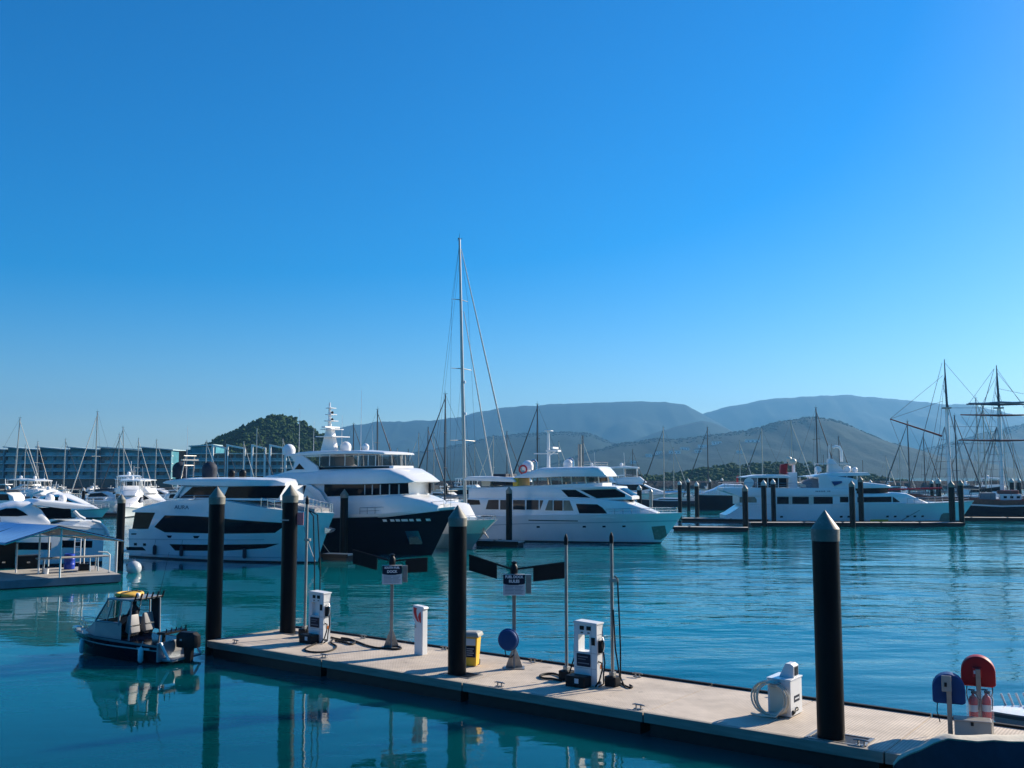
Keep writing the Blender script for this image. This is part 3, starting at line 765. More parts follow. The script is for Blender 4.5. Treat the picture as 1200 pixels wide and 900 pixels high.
# ------------------------------------------------------------------ sign posts
def sign_post(label, px, py, pyt, lines, reel, swing):
    p = dk(px, py); H = aty(px, pyt, p.y).z - ZD      # height of sign's lower edge
    yaw = math.atan2(p.x, p.y)*-1
    t = thing('sign_post', label, 'sign', (p.x, p.y, ZD), yaw, 'notice posts on the fuel dock')
    MB().box(-.06,.06,-.06,.06,.0,H+.55).build('post', 'galv', t, 0, bevel=.012)
    b_ = MB().box(-.34,.34,-.26,.26,0,.03)
    for a in range(4):
        m_ = Mx.Rotation(a*PI/2+PI/4*0,4,'Z')
        b_.slab([(.06,.03),(.28,.03),(.07,.62)], -.012, .012, m_)
    b_.build('base_plate', 'galv', t, 0)
    W, Hh = .36, .68
    s = MB().box(-W,W,-.2,-.08,H,H+Hh).build('sign_box', 'signw', t, 0, bevel=.01)
    MB().box(W+.02,W+.2,-.16,.06,H+.06,H+Hh-.02).build('lamp_box', 'galv', t, 0, bevel=.01)
    hp = MB(); pts = [(-W+.003,H+Hh-.005),(W-.003,H+Hh-.005),(W-.003,H+.39)] + [(W*math.cos(PI*k/8)*.99, H+.39-.05*math.sin(PI*k/8)) for k in range(1,8)] + [(-W+.003,H+.39)]
    hp.slab(pts, -.206, -.19).build('header', 'signb', s, 0)
    fm = lambda z: Mx.Translation((0,-.209,z)) @ Mx.Rotation(PI/2,4,'X')
    text('lettering', lines[0], (.1 if len(lines[0]) > 9 else .115), 'lett', s, fm(H+.595), .95, .006); text('lettering', lines[1], .125, 'lett', s, fm(H+.455), 1.0, .006)
    pr = MB()
    for k in range(7):
        z = H+.33-k*.045
        pr.box(-W+.06, -W+.06+(.34 if k else .45)*(1-.25*((k*37)%5)/5), -.204, -.198, z, z+.014)
        if k: pr.box(.02, W-.05-.1*((k*53)%4)/4, -.204, -.198, z, z+.014)
    pr.build('print', 'signt', s, 0)
    hz_ = H+Hh+.18
    MB().lathe([(.09,H+Hh-.1),(.13,hz_-.12),(.12,hz_+.05),(.06,hz_+.14),(.1,hz_+.16),(.1,hz_+.2),(.03,hz_+.23)], 14).build('hub', 'blackp', t)
    for sgn, lat, dep, up, ln in swing:
        d = V((sgn*lat, dep, up)); a = V((sgn*.08,0,hz_-.03)); b2_ = V((0,0,hz_-.03)) + d
        MB().tube([a, b2_], .035, 8).build('arm', 'blackp', t)
        q0 = a + (b2_-a)*.34; q1 = b2_
        dn = V((0,0,-.5)); th = V((0,.03,0))
        vs = [q0+V((0,0,.03))-th, q1+V((0,0,.03))-th, q1+dn-th, q0+dn*.95-th, q0+V((0,0,.03))+th, q1+V((0,0,.03))+th, q1+dn+th, q0+dn*.95+th]
        MB().add(vs, [(0,1,2,3),(7,6,5,4),(0,4,5,1),(1,5,6,2),(2,6,7,3),(3,7,4,0)]).build('hanging_panel', 'canvasn' if 0 else 'black', t, 0, bevel=.01)
    if reel:
        m_ = Mx.Translation((-.16,-.15,H-1.45)) @ Mx.Rotation(PI/2-.1,4,'X') @ Mx.Rotation(.0,4,'Y')
        MB().lathe([(.02,.0),(.3,.0),(.34,.05),(.36,.07),(.36,.1),(.33,.13),(.33,.2),(.3,.24),(.02,.25)][::-1], 24, Mx.Translation((-.15,-.06,H-1.42)) @ Mx.Rotation(-.35,4,'Z') @ Mx.Rotation(PI/2,4,'X')).build('hose_drum', 'blue', t)
        MB().tube([(-.3,-.1,H-1.75),(-.26,-.12,H-1.95),(-.1,-.12,H-1.98),(0,-.08,H-1.9)], .02, 6).build('hose', 'black', t)
    return t
sign_post('post with navy and white notice reading SOUTH FUEL DOCK beside the red and white pedestal', 458.5, 759, 684, ('SOUTH FUEL','DOCK'), False, [(-1,1.45,.5,.36,1.3),(1,1.3,.3,.05,1.2)])
sign_post('post with FUEL DOCK RULES notice, black swing arms and a blue drum', 602.5, 783, 697, ('FUEL DOCK','RULES'), True, [(-1,1.5,.4,.42,1.3),(1,1.68,-.1,.22,1.2)])

# ------------------------------------------------------------------ red and white pedestal
p = dk(493, 767)
t = thing('service_pedestal', 'slim white pedestal with red swoosh beside the notice post', 'pedestal', (p.x, p.y, ZD), DROT)
MB().slab([(-.19,0),(.19,0),(.19,1.55),(.26,1.6),(.2,1.66),(-.27,1.7),(-.29,1.6),(-.29,1.35),(-.19,1.1)], -.13, .13).build('cabinet', 'white', t, 0, bevel=.02)
def arc(c, r0, a0, a1, n=8): return [(c[0]+r0*math.cos(a0+(a1-a0)*k/n), c[1]+r0*math.sin(a0+(a1-a0)*k/n)) for k in range(n+1)]
MB().slab([(-.24,1.63),(-.08,1.6),(-.1,1.5),(-.08,1.35),(0,1.18),(.04,1.12),(-.06,1.15),(-.16,1.28),(-.23,1.45)], -.136, -.12).build('red_swoosh', 'redp', t, 0)
MB().slab([(.1,1.5),(.02,1.42),(-.02,1.3),(.02,1.2),(.09,1.1),(.12,1.14),(.12,1.3)], -.136, -.12).build('red_swoosh', 'redp', t, 0)
MB().box(-.16,-.12,-.15,-.12,.92,1.02).build('lock', 'galv', t, 0)
# ------------------------------------------------------------------ yellow bin
p = dk(553, 780)
t = thing('wheelie_bin', 'yellow bin with grey lid and printed label behind the black pile', 'bin', (p.x, p.y, ZD), -.25); t.scale = (.86,.86,.96)
MB().loft([[(-a,-a,z),(a,-a,z),(a,a,z),(-a,a,z)] for a,z in ((.23,.03),(.24,.3),(.29,1.0))]).build('body', 'yellow', t, 0, bevel=.03)
MB().box(-.35,.36,-.34,.36,1.0,1.06).loft([[(-a,-a,z),(a,-a,z),(a,a,z),(-a,a,z)] for a,z in ((.35,1.05),(.32,1.13),(.22,1.17))]).build('lid', 'locker', t, 0, bevel=.02)
MB().box(-.16,.22,-.292,-.2,.72,.95).build('label_top', 'signw', t, 0)
MB().box(-.16,.22,-.286,-.2,.32,.7).build('label_panel', 'signb', t, 0)
pm_ = MB()
for k in range(4): pm_.box(-.12,.16-.05*(k%2),-.292,-.27,.6-k*.07,.615-k*.07)
pm_.build('print', 'signw', t, 0)
for s_ in (-1,1):
    MB().lathe([(.1,-.03),(.1,.03)], 14, Mx.Translation((s_*.2,.27,.1)) @ Mx.Rotation(PI/2,4,'Y')).build('wheel', 'black', t)
# ------------------------------------------------------------------ pump-out box with coiled hose
p = dk(927, 842)
t = thing('pump_out_station', 'squat white pump box with a coiled pale hose left of the nearest pile', 'pump box', (p.x, p.y, ZD), DROT)
MB().box(-.62,0,0,.82,.02,.93).build('cabinet', 'white', t, 0, bevel=.02)
MB().box(-.64,.02,-.02,.84,.93,.97).build('top_cover', 'gel', t, 0, bevel=.012)
MB().slab([(-.42,.97),(-.02,.97),(-.02,1.27),(-.1,1.32),(-.24,1.32)], .3, .66).build('meter_head', 'white', t, 0, bevel=.015)
MB().box(-.03,-.005,.38,.6,1.02,1.24).build('meter_screen', 'blackp', t, 0)
MB().box(-.005,.008,.25,.62,.36,.52).build('label_panel', 'signb', t, 0)
MB().box(.004,.011,.29,.58,.42,.46).build('print', 'signw', t, 0)
MB().tube([(.02,.1,.12),(.06,.1,.12),(.06,.22,.2),(.05,.4,.16),(.02,.42,.2)], .02, 6).build('valve', 'blackp', t)
MB().box(-.005,.03,.08,.16,.06,.18).box(-.005,.03,.34,.42,.12,.22).build('fitting', 'blackp', t, 0)
MB().box(-.55,-.1,-.03,.01,.1,.75).build('hose_backplate', 'cream', t, 0, bevel=.02)
hm = MB()
for k, (rx, rz, oy, ox) in enumerate(((.46,.44,-.09,-.5),(.44,.43,-.13,-.44),(.45,.42,-.17,-.55),(.4,.4,-.21,-.42))):
    pts = [(ox+rx*math.cos(a), oy-.012*math.sin(a*2), .47+rz*math.sin(a)) for a in [2*PI*i/26 for i in range(27)]]
    hm.tube(pts, .026, 8)
hm.tube([(-.1,-.2,.3),(-.3,-.28,.05),(-.7,-.3,.03),(-1.0,-.2,.03)], .026, 8)
hm.build('hose_coil', 'cream', t)
MB().box(-.45,-.25,-.26,-.01,.84,.88).build('hose_hook', 'galv', t, 0)
# ------------------------------------------------------------------ reels on posts, extinguishers, locker
def hose_reel(label, px, pyb, cx, cy, col, rot, W=.37, zoff=0):
    p = dk(px, pyb); c = aty(cx, cy, p.y); h = c.z-ZD
    t = thing('hose_reel', label, 'hose reel', (p.x, p.y, ZD), rot, 'covered hose reels on the dock')
    MB().box(-.055,.055,-.05,.05,0,h+(.34 if col=='blue' else .1)).build('post', 'galv', t, 0, bevel=.01)
    pts = [(-W,-.3)] + [(W*math.cos(PI-PI*k/14), W*math.sin(PI*k/14)) for k in range(15)] + [(W,-.3),(W*.8,-.34),(-W*.85,-.34)]
    cv = MB().slab([(x,z+h) for x,z in pts], .07, .47).build('reel_cover', col, t, 40, bevel=.05, seg=3)
    MB().tube([(-.26,.2,h-.3),(-.28,.15,h-.55),(-.22,.12,h-.8)], .014, 6).build('cord', 'black', t)
    if col == 'blue':
        MB().box(-.16,.06,-.1,-.05,h-.02,h+.36).build('switch_box', 'locker', t, 0, bevel=.02)
        MB().box(-.1,-.04,-.115,-.1,h+.1,h+.2).build('switch', 'blackp', t, 0)
    else:
        MB().box(-.12,.08,-.0,.075,h-.1,h+.12).build('bracket', 'redp', t, 0, bevel=.01)
        MB().box(-.1,.02,-.012,.0,h-.02,h+.06).build('sticker', 'signw', t, 0)
        MB().tube([(.3,.15,h-.3),(.31,.1,h-.45),(.28,.08,h-.55)], .014, 6).build('cord', 'black', t)
    return t
hose_reel('blue covered hose reel on a post left of the grey locker', 1114, 862, 1119, 809, 'blue', DROT+.25)
rr = hose_reel('dark red covered hose reel on a post above the fire extinguishers', 1149, 858, 1152, 789, 'red', DROT+.2, .39)
p = dk(1119.5, 868)
t = thing('dock_locker', 'low grey metal locker in front of the fire extinguishers', 'locker', (p.x, p.y, ZD), DROT+.25)
MB().box(0,.78,0,.42,0.0,.46).build('locker_body', 'locker', t, 0, bevel=.012)
MB().box(-.02,.8,-.02,.44,.46,.5).build('locker_lid', 'galv', t, 0, bevel=.012)
MB().box(.35,.41,-.03,0,.38,.46).build('hasp', 'blackp', t, 0)
for i, (px, lab) in enumerate(((1142,'red fire extinguisher left of the reel post behind the grey locker'),(1157.5,'red fire extinguisher right of the reel post behind the grey locker'))):
    p = dk(px, 859.5)
    t = thing('fire_extinguisher', lab, 'extinguisher', (p.x, p.y, ZD), DROT, 'fire extinguishers behind the grey locker')
    z0 = .33
    MB().box(-.12,.12,-.12,.12,0,z0).build('stand', 'galv', t, 0)
    MB().lathe([(.09,z0),(.105,z0+.03),(.105,z0+.46),(.08,z0+.54),(.035,z0+.58),(.03,z0+.62)], 16).build('cylinder', 'redp', t)
    MB().box(-.04,.09,-.025,.025,z0+.62,z0+.68).box(-.1,.04,-.02,.02,z0+.69,z0+.72).build('valve', 'blackp', t, 0)
    MB().tube([(.05,0,z0+.63),(.15,-.02,z0+.5),(.13,-.04,z0+.25)], .012, 6).build('hose', 'black', t)
    MB().lathe([(.107,z0+.2),(.107,z0+.36)], 16, caps=False).build('label_band', 'signw', t)
    MB().lathe([(.16,z0+.0),(.165,z0+.5),(.14,z0+.7),(.08,z0+.76)], 14, caps=False).build('plastic_cover', 'clear', t)

# ------------------------------------------------------------------ covered boat at the lower right, white tender beyond the dock
def along(a, b, z=0): return DO + E1*a + E2*b + V((0,0,z-DO.z))
pA, pB, pN = atz(1101, 868, 1.25), atz(1216, 874, 1.2), atz(1066, 893, .62)
ux_ = (pB-pA); ux_.z = 0; ux_.normalize(); yx_ = V((-ux_.y, ux_.x, 0))
t = thing('covered_boat', 'boat under a navy canvas cover with cream top edge, moored at the near right corner', 'boat', (pA.x, pA.y, 0), math.atan2(ux_.y, ux_.x))
def loc_(p): q = p-pA; return q.dot(V((ux_.x,ux_.y,0))), q.dot(yx_)
nx, ny = loc_(pN); nx -= .35
sec = []                                  # stations from the nose aft: near lower edge, near top, far top, far lower edge
for k in range(24):
    x = nx + (7.5-nx)*(k/23)**1.4; f_ = min(1, max(0, (x-nx)/(0-nx)))
    g_ = min(1, (x-nx)/2.6)**.6
    zt = .5+.77*f_**.75 + .02*math.sin(x*7); yn = ny*(1-f_)**1.2 + .03*math.sin(x*5)
    sec.append((x, yn, zt, g_))
rows = [[(x, yn-.62*g_, .05), (x, yn-.6*g_, .35), (x, yn-.5*g_, .55), (x, yn-.28*g_+.02*math.sin(x*9), .55+(zt-.55)*.6), (x, yn, zt)] for x, yn, zt, g_ in sec]
MB().loft(rows, closed=False, caps=False).build('canvas_side', 'canvasn', t, 60)
rows = [[(x, yn, zt-.03), (x, yn-.03, zt+.02), (x, yn+.15*g_, zt+.05+.02*math.sin(x*6)), (x, yn+.4*g_, zt+.05+.015*math.sin(x*8+1)), (x, yn+.58*g_, zt), (x, yn+.6*g_, zt-.08)] for x, yn, zt, g_ in sec]
MB().loft(rows, closed=False, caps=False).build('cream_top', 'canvasc', t, 60)
rows = [[(x, yn+.58*g_, zt-.06), (x, yn+.8*g_, .5), (x, yn+.85*g_, .05)] for x, yn, zt, g_ in sec]
MB().loft(rows, closed=False, caps=False).build('canvas_side', 'canvasn', t, 60)
rows = [[(x, yn-.64*g_, .34), (x, yn-.6*g_, -.3), (x, yn+.1, -.45), (x, yn+.83*g_, -.3), (x, yn+.87*g_, .34)] for x, yn, zt, g_ in sec]
MB().loft(rows, closed=False, caps=True).build('hull', 'navy', t, 60)
MB().tube([(x, yn-.64*g_, .37) for x, yn, zt, g_ in sec], .035, 6).build('gunwale_rope', 'canvasc', t)
c0 = aty(1218, 838, 26.5)
t = thing('white_tender', 'white tender bow showing at the right edge beyond the dock', 'boat', (c0.x+2.6, c0.y+.6, 0), PI+.12)
hl = Hull(3.4, 1.7, [(0,.5),(.6,.56),(1,.7)], rake=.7, zref=.7)
hl.mesh(18,6,-.3).build('hull', 'gel', t)
hl.band(lambda q: hl.zs(q)-.16, lambda q: hl.zs(q)-.05, .02).build('rub_strip', 'canvasg', t)
MB().box(.3,2.6,-.5,.5,.55,.62).build('seat_deck', 'gel', t, 0, bevel=.03)
rl = MB()
for k in range(7): rl.tube([(2.9-k*.22,-.75,.56),(3.0-k*.22,-.82,.9)], .03, 6)
rl.build('rail_stanchion', 'gelgrey', t)
# ------------------------------------------------------------------ fishing boat and its skipper
fb = Frame((183,780), (98,764), 1.9)
fl_ = lambda pts, k=-1: fb.tr(80, 680, 6.6667, pts, k)
t = thing('fishing_boat', 'dark navy aluminium fishing boat with cabin and yellow raft beside the dock end', 'boat', tuple(fb.o), fb.rot)
sg = fb.sg      # +1: far side +y
bowtip = fl_([(36,374)], 0)[0]
hl = Hull(fb.L, fb.B, [(0,.68),(.3,.74),(.7,.84),(1,bowtip[1])], rake=max(.3,bowtip[0]-fb.L), zref=.9, p_wl=1.6, p_dk=2.3, s_wl=.25, wlf=.8, bstern=.97)
hl.mesh(22,8,-.25).build('hull', 'navy', t)
hl.band(lambda q: hl.zs(q)-.07, lambda q: hl.zs(q)+.015, .03).build('gunwale', 'alub', t)
hl.band(lambda q: .46+.12*q, lambda q: .5+.14*q, .012).build('side_stripe', 'gelgrey', t)
L = fb.L; B2 = fb.B/2
# cockpit floor is the closed deck; bulwark box above for the stern quarter
MB().box(-.02,.06,-B2*.95,B2*.95,.1,.78).build('transom', 'alub', t, 0, bevel=.02)
MB().slab([(-.55,.12),(.0,.12),(.0,.2),(-.55,.2)], -B2*.8, B2*.8).build('swim_platform', 'alub', t, 0, bevel=.02)
for s_ in (1,-1): MB().slab([(-.5,.2),(-.42,.2),(0,.8),(-.1,.8)], s_*B2*.86-.03, s_*B2*.86+.03).build('transom_bracket', 'gel', t, 0)
MB().box(-.035,-.02,-B2*.55,B2*.15,.36,.62).build('transom_door', 'seat', t, 0, bevel=.005)
roof = fl_([(300,150),(440,162)], -.85)
xf = roof[0][0]; zr = roof[0][1]; xa = min(xf-1.15, roof[1][0])
ws = fl_([(215,318)], -.85)[0]
cw = B2*.82
zd = .8
# cabin: front coaming, side frames, windows
MB().add([(ws[0]+.05,-cw,ws[1]),(ws[0]+.05,cw,ws[1]),(ws[0]+.95,cw*.5,zd+.12),(ws[0]+.95,-cw*.5,zd+.12),(xa+.4,-cw,ws[1]),(xa+.4,cw,ws[1]),(xa+.4,-cw,zd-.05),(xa+.4,cw,zd-.05),(ws[0]+.05,-cw*1.02,zd-.05),(ws[0]+.05,cw*1.02,zd-.05)],
  [(0,1,2,3),(0,3,8),(1,9,2),(3,2,9,8),(0,8,6,4),(1,5,7,9)]).build('cuddy', 'alub', t, 0)
fr = MB()
for s_ in (1,-1):
    fr.tube([(ws[0]+.05,s_*cw,ws[1]),(xf,s_*cw*.92,zr)], .035, 6)
    fr.tube([(xa+.55,s_*cw,ws[1]-.1),(xa+.5,s_*cw*.92,zr)], .04, 6)
    fr.tube([(xa+.02,s_*cw,.75),(xa+.0,s_*cw*.92,zr)], .035, 6)
    fr.tube([(ws[0]+.05,s_*cw,ws[1]),(xa+.5,s_*cw,ws[1]-.02)], .03, 6)
    fr.tube([((ws[0]+.05+xa+.55)/2,s_*cw,ws[1]),((xf+xa+.5)/2+.08,s_*cw*.92,zr)], .02, 6)
fr.tube([(xf,-cw*.92,zr),(xf,cw*.92,zr)], .035, 6).tube([(xa,-cw*.92,zr),(xa,cw*.92,zr)], .035, 6)
fr.build('cabin_frame', 'alub', t)
MB().add([(ws[0]+.06,-cw*.96,ws[1]+.03),(ws[0]+.06,cw*.96,ws[1]+.03),(xf+.02,cw*.9,zr-.04),(xf+.02,-cw*.9,zr-.04)],[(0,1,2,3)]).build('windscreen', 'tint', t, 0)
for s_ in (1,-1):
    MB().add([(ws[0],s_*(cw-.01),ws[1]+.04),(xa+.62,s_*(cw-.01),ws[1]+.04),(xa+.58,s_*cw*.92,zr-.06),(xf-.03,s_*cw*.92,zr-.06)],[(0,1,2,3)]).build('side_window', 'tint', t, 0)
MB().add([(xa+.45,sg*cw*.98,1.0),(xa+.02,sg*cw*.98,.95),(xa,sg*cw*.92,zr-.05),(xa+.42,sg*cw*.92,zr-.05)],[(0,1,2,3)]).build('side_curtain', 'canvasn', t, 0)
MB().slab([(xa-.12,zr-.02),(xf+.08,zr-.03),(xf+.02,zr+.05),(xa-.1,zr+.05)], -cw*.98, cw*.98).build('roof', 'alub', t, 0, bevel=.02)
rk = MB()
for k in range(6):
    y = -cw*.9+cw*1.8*k/5; rk.tube([(xa-.12,y,zr-.02),(xa-.22,y,zr+.24)], .032, 6)
rk.tube([(xa-.14,-cw*.95,zr+.04),(xa-.14,cw*.95,zr+.04)], .025, 6)
rk.build('rod_holder', 'blackp', t)
MB().tube([(xa-.14,cw*.7*sg,zr+.1),(xa-.4,cw*.9*sg,zr+1.7)], [.014,.005], 5).build('fishing_rod', 'blackp', t)
MB().tube([(xf-.25,0,zr+.05),(xf-.25,0,zr+.4)], .008, 5).ball((xf-.25,0,zr+.12), .05, 5).build('antenna', 'white', t)
for y in (-cw*.52, cw*.42):
    st = MB().slab([(xa+.12,.98),(xa+.24,.9),(xa+.46,1.02),(xa+.34,1.62),(xa+.24,1.64)], y-.23, y+.23).build('seat_back', 'seat', t, 30, bevel=.05)
    MB().slab([(xa+.2,.86),(xa+.7,.86),(xa+.7,1.0),(xa+.2,.98)], y-.22, y+.22).build('seat_base', 'blackp', t, 30, bevel=.03)
    MB().box(xa+.14,xa+.19,y-.22,y+.22,1.22,1.26).build('grab_rail', 'steel', t, 0)
MB().box(xa+.75,xa+1.0,-cw*.9,cw*.9,.72,1.16).build('dashboard', 'blackp', t, 0, bevel=.03)
MB().lathe([(.16,-.012),(.18,0),(.16,.012)], 16, Mx.Translation((xa+.68,cw*.42,1.2)) @ Mx.Rotation(1.1,4,'Y')).build('steering_wheel', 'blackp', t)
bb = MB().box(-.02,.35,-B2*.6,B2*.62,1.02,1.1)
for k in range(5): bb.tube([(.0,-B2*.5+k*B2*.26,1.08),(-.04,-B2*.5+k*B2*.26,1.24)], .022, 6)
bb.box(.1,.2,-B2*.5,-B2*.42,.7,1.03).box(.1,.2,B2*.44,B2*.52,.7,1.03).build('bait_board', 'blackp', t, 0)
ob_ = thing('outboard_motor', None, None); ob_.parent = t
om = MB().loft([[(-.25+x*.42-.35,y*.22,z) for x,y in ((-1,-.7),(-.6,-1),(.6,-1),(1,-.7),(1,.7),(.6,1),(-.6,1),(-1,.7))] for z in (.55,)]+[[(-.25+x*w_-.35,y*h_,z) for x,y in ((-1,-.7),(-.6,-1),(.6,-1),(1,-.7),(1,.7),(.6,1),(-.6,1),(-1,.7))] for w_,h_,z in ((.44,.23,.7),(.42,.23,.98),(.3,.16,1.1))])
bpy.data.objects.remove(ob_)
o_m = om.build('outboard_motor', 'blackp', t, 40)
MB().slab([(-.75,-.3),(-.55,-.3),(-.45,.56),(-.82,.56)], -.09, .09).build('motor_leg', 'blackp', o_m, 0, bevel=.02)
MB().box(-.5,-.4,-.232,.232,.8,.86).build('cowl_stripe', 'gelgrey', o_m, 0)
rl = MB()
for s_ in (1,-1):
    pts = [(L*.72,s_*B2*.62,.86),(L*.9,s_*B2*.4,.92),(L+.15,s_*.08,1.0)]
    rail(rl, pts, .34, .014)
rl.build('bow_rail', 'steel', t)
MB().tube([(L+.1,0,.96),(L+.45,0,.94),(L+.5,0,.8)], .03, 6).slab([(L+.3,.86),(L+.55,.9),(L+.5,.98),(L+.3,.95)], -.1, .1).build('anchor', 'steel', t)
def fender(x, s_, label=None):
    y = s_*(hl.hb(x,.4)+.12)
    f = MB().lathe([(.02,.62),(.06,.58),(.1,.52),(.1,.12),(.06,.05),(.02,.03)], 12, Mx.Translation((x,y,0))).tube([(x,y,.6),(x,y-s_*.1,.8)], .01, 4)
    f.build('fender', 'gel', t)
fender(.75, -sg); fender(L*.93, -sg)
MB().box(.35,.95,-sg*(B2*.99+.012)-.004,-sg*(B2*.99+.012)+.004,.5,.58).build('registration_plate', 'gelgrey', t, 0)
# raft on the roof
p = fb.o + fb.u*((xa+xf)/2+.25)
t2 = thing('life_raft', 'yellow inflatable ring strapped on the fishing boat roof', 'raft', (p.x, p.y, zr+.05), fb.rot+.2)
rg = MB()
for k in range(25):
    pass
ring = [(.42*math.cos(a), (.5*math.sin(a)), .08) for a in [2*PI*k/28 for k in range(29)]]
MB().tube(ring, .075, 10).build('tube', 'raft', t2)
MB().lathe([(.35,.04),(.37,.11),(.3,.14),(.02,.15)], 20).build('floor_cover', 'yellow', t2)
MB().tube([(0,-.62,.02),(0,-.5,.17),(0,0,.18),(0,.5,.17),(0,.62,.02)], .018, 5).build('strap', 'black', t2)
MB().ball((-.55,.3,.09), .09, 7).build('fitting', 'gel', t2)
# skipper: one skinned body standing at the wheel
def skinned(name, verts, edges, radii, root, m_, parent=None):
    me = bpy.data.meshes.new(name); me.from_pydata(verts, edges, [])
    o = bpy.data.objects.new(name, me); COL.objects.link(o)
    sk = o.modifiers.new('skin', 'SKIN'); me.skin_vertices or None
    o.modifiers.new('sub', 'SUBSURF').levels = 2
    if not me.skin_vertices: 
        bpy.context.view_layer.objects.active = o
    for i, r_ in enumerate(radii):
        me.skin_vertices[0].data[i].radius = (r_, r_) if not isinstance(r_, tuple) else r_
    me.skin_vertices[0].data[root].use_root = True
    dg = bpy.context.evaluated_depsgraph_get(); dg.update()
    me2 = bpy.data.meshes.new_from_object(o.evaluated_get(dg)); me2.name = name
    o.modifiers.clear(); o.data = me2
    me2.materials.clear(); me2.materials.append(M[m_])
    for q in me2.polygons: q.use_smooth = True
    if parent: o.parent = parent
    return o
pp = fb.o + fb.u*(xa+.5) + fb.away*(.0)
per = thing('person', 'person in dark clothes and cap standing at the fishing boat helm', 'person', (pp.x, pp.y, .72), fb.rot)
vs = [(0,0,.62),(0,0,.78),(.02,0,.95),(.03,0,1.08),(.04,0,1.18),(.06,0,1.27),(.07,0,1.36),
  (.03,.17,1.05),(.14,.22,.86),(.36,.18,.82),(.44,.15,.82), (.03,-.17,1.05),(.14,-.22,.86),(.36,-.16,.82),(.44,-.13,.82),
  (0,.09,.56),(.03,.1,.3),(0,.1,.05),(.12,.11,.03), (0,-.09,.56),(.03,-.1,.3),(0,-.1,.05),(.12,-.11,.03)]
ed = [(0,1),(1,2),(2,3),(3,4),(4,5),(5,6),(3,7),(7,8),(8,9),(9,10),(3,11),(11,12),(12,13),(13,14),(0,15),(15,16),(16,17),(17,18),(0,19),(19,20),(20,21),(21,22)]
ra = [.12,.13,.14,.11,.055,.09,.075,.065,.05,.035,.03,.065,.05,.035,.03,.085,.06,.045,.035,.085,.06,.045,.035]
body = skinned('body', vs, ed, ra, 0, 'cloth', per)
MB().ball((.09,0,1.29), .083, 9, 1.2).build('head', 'skin', per)
MB().lathe([(.1,1.33),(.098,1.39),(.07,1.43),(.01,1.45)], 14, Mx.Translation((.08,0,0))).slab([(.14,1.33),(.28,1.325),(.27,1.34),(.14,1.36)], -.07, .07).build('cap', 'blackp', per)
for s_ in (1,-1):
    hd = MB().ball((.47,s_*.145,.82), .04, 6)
    for k in range(4): hd.tube([(.48,s_*(.12+.018*k),.83),(.52,s_*(.12+.018*k),.82),(.53,s_*(.12+.018*k),.79)], .009, 5)
    hd.tube([(.46,s_*.115,.83),(.49,s_*.1,.81)], .01, 5).build('hand', 'skin', per)
# ------------------------------------------------------------------ white yacht with the name on its side
def start(fr, name, label, cat):
    return thing(name, label, cat, tuple(fr.o), fr.rot)
def windows_from(hl_w, poly, name, m_, t, off=.015, step=.5):
    return panel(MB(), poly, hl_w, off, step=step).build(name, m_, t, 20)
def dome(t, x, y, z, r, m_='gel', h=None):
    h = h or r*1.1
    return MB().lathe([(r*.5,z),(r*.55,z+.12),(r*.95,z+.16),(r,z+.2+h*.5)]+[(r*math.cos(a),z+.2+h*.5+r*math.sin(a)) for a in [PI/2*k/6 for k in range(1,6)]]+[(.01,z+.2+h*.5+r)], 18, Mx.Translation((x,y,0))).build('radar_dome', m_, t)
def oval_deckline(hl, zf, n=20, inset=.0, x0=0.0, x1=1.0):
    out = []
    for i in range(n+1):
        s_ = x0+(x1-x0)*i/n; z = zf(s_); x = hl.xs(z)+s_*(hl.xe(z)-hl.xs(z)); out.append((x, max(.03,hl.shape(s_,z)-inset), z))
    return out
def bow_rail(t, hl, s0, s1, h=.75, inset=.12, n=9, r=.022, zoff=0):
    rl = MB(); P = oval_deckline(hl, lambda q: hl.zs(q)+zoff, n, inset, s0, s1)
    for sd_ in (1,-1): rail(rl, [(x,sd_*y,z) for x,y,z in P], h, r)
    return rl.build('bow_rail', 'steel', t)
fr = Frame((147,653), (372,660), 5.4)
A_ = lambda pts, k=-1: fr.tr(140, 555, 4.615, pts, k)
t = start(fr, 'motor_yacht', 'white three level motor yacht with swooping sides and black windows, left of the navy yacht', 'yacht')
tip = A_([(1140,213)], 0)[0]
shp = A_([(22,300),(150,300),(205,165),(245,146),(470,140),(560,150),(720,180),(870,206)])
Lf = fr.L+ max(.6, tip[0]-fr.L)
sheer = [(max(0,min(.99,(x-0)/Lf)), z) for x,z in shp]; sheer[0] = (0, shp[0][1])
sheer = [sheer[0]] + [s_ for s_ in sheer[1:]] + [(1, tip[1])]
hl = Hull(fr.L, fr.B, sheer, rake=max(.6, tip[0]-fr.L), zref=3.0, p_wl=1.9, p_dk=2.6, s_wl=.3, s_dk=.55, wlf=.92, bstern=.93)
hl.mesh(40,12,-.4).build('hull', 'gel', t, 50)
hl.band(-.05,.12,.015).build('boot_stripe', 'boot', t)
W_ = hl.hb
for poly in ([(183,289),(243,226),(360,228),(470,234),(560,243),(870,271),(800,324),(555,325),(240,318)],):
    windows_from(W_, A_(poly), 'saloon_window', 'glass', t)
windows_from(W_, A_([(262,382),(440,385),(805,385),(740,408),(555,419),(292,417)]), 'hull_window', 'glass', t)
for poly in ([(248,335),(278,335),(272,348),(258,348)], [(395,337),(430,337),(420,350),(400,350)], [(64,376),(80,376),(80,390),(64,390)], [(115,378),(131,378),(131,392),(115,392)],[(20,398),(110,398),(130,417),(20,415)],[(52,324),(82,324),(78,331),(52,331)]):
    windows_from(W_, A_(poly), 'porthole', 'glass', t)
MB_ = MB(); panel(MB_, A_([(30,352),(745,358),(745,363),(30,357)]), W_, .03); panel(MB_, A_([(100,433),(870,462),(870,468),(100,438)]), W_, .02)
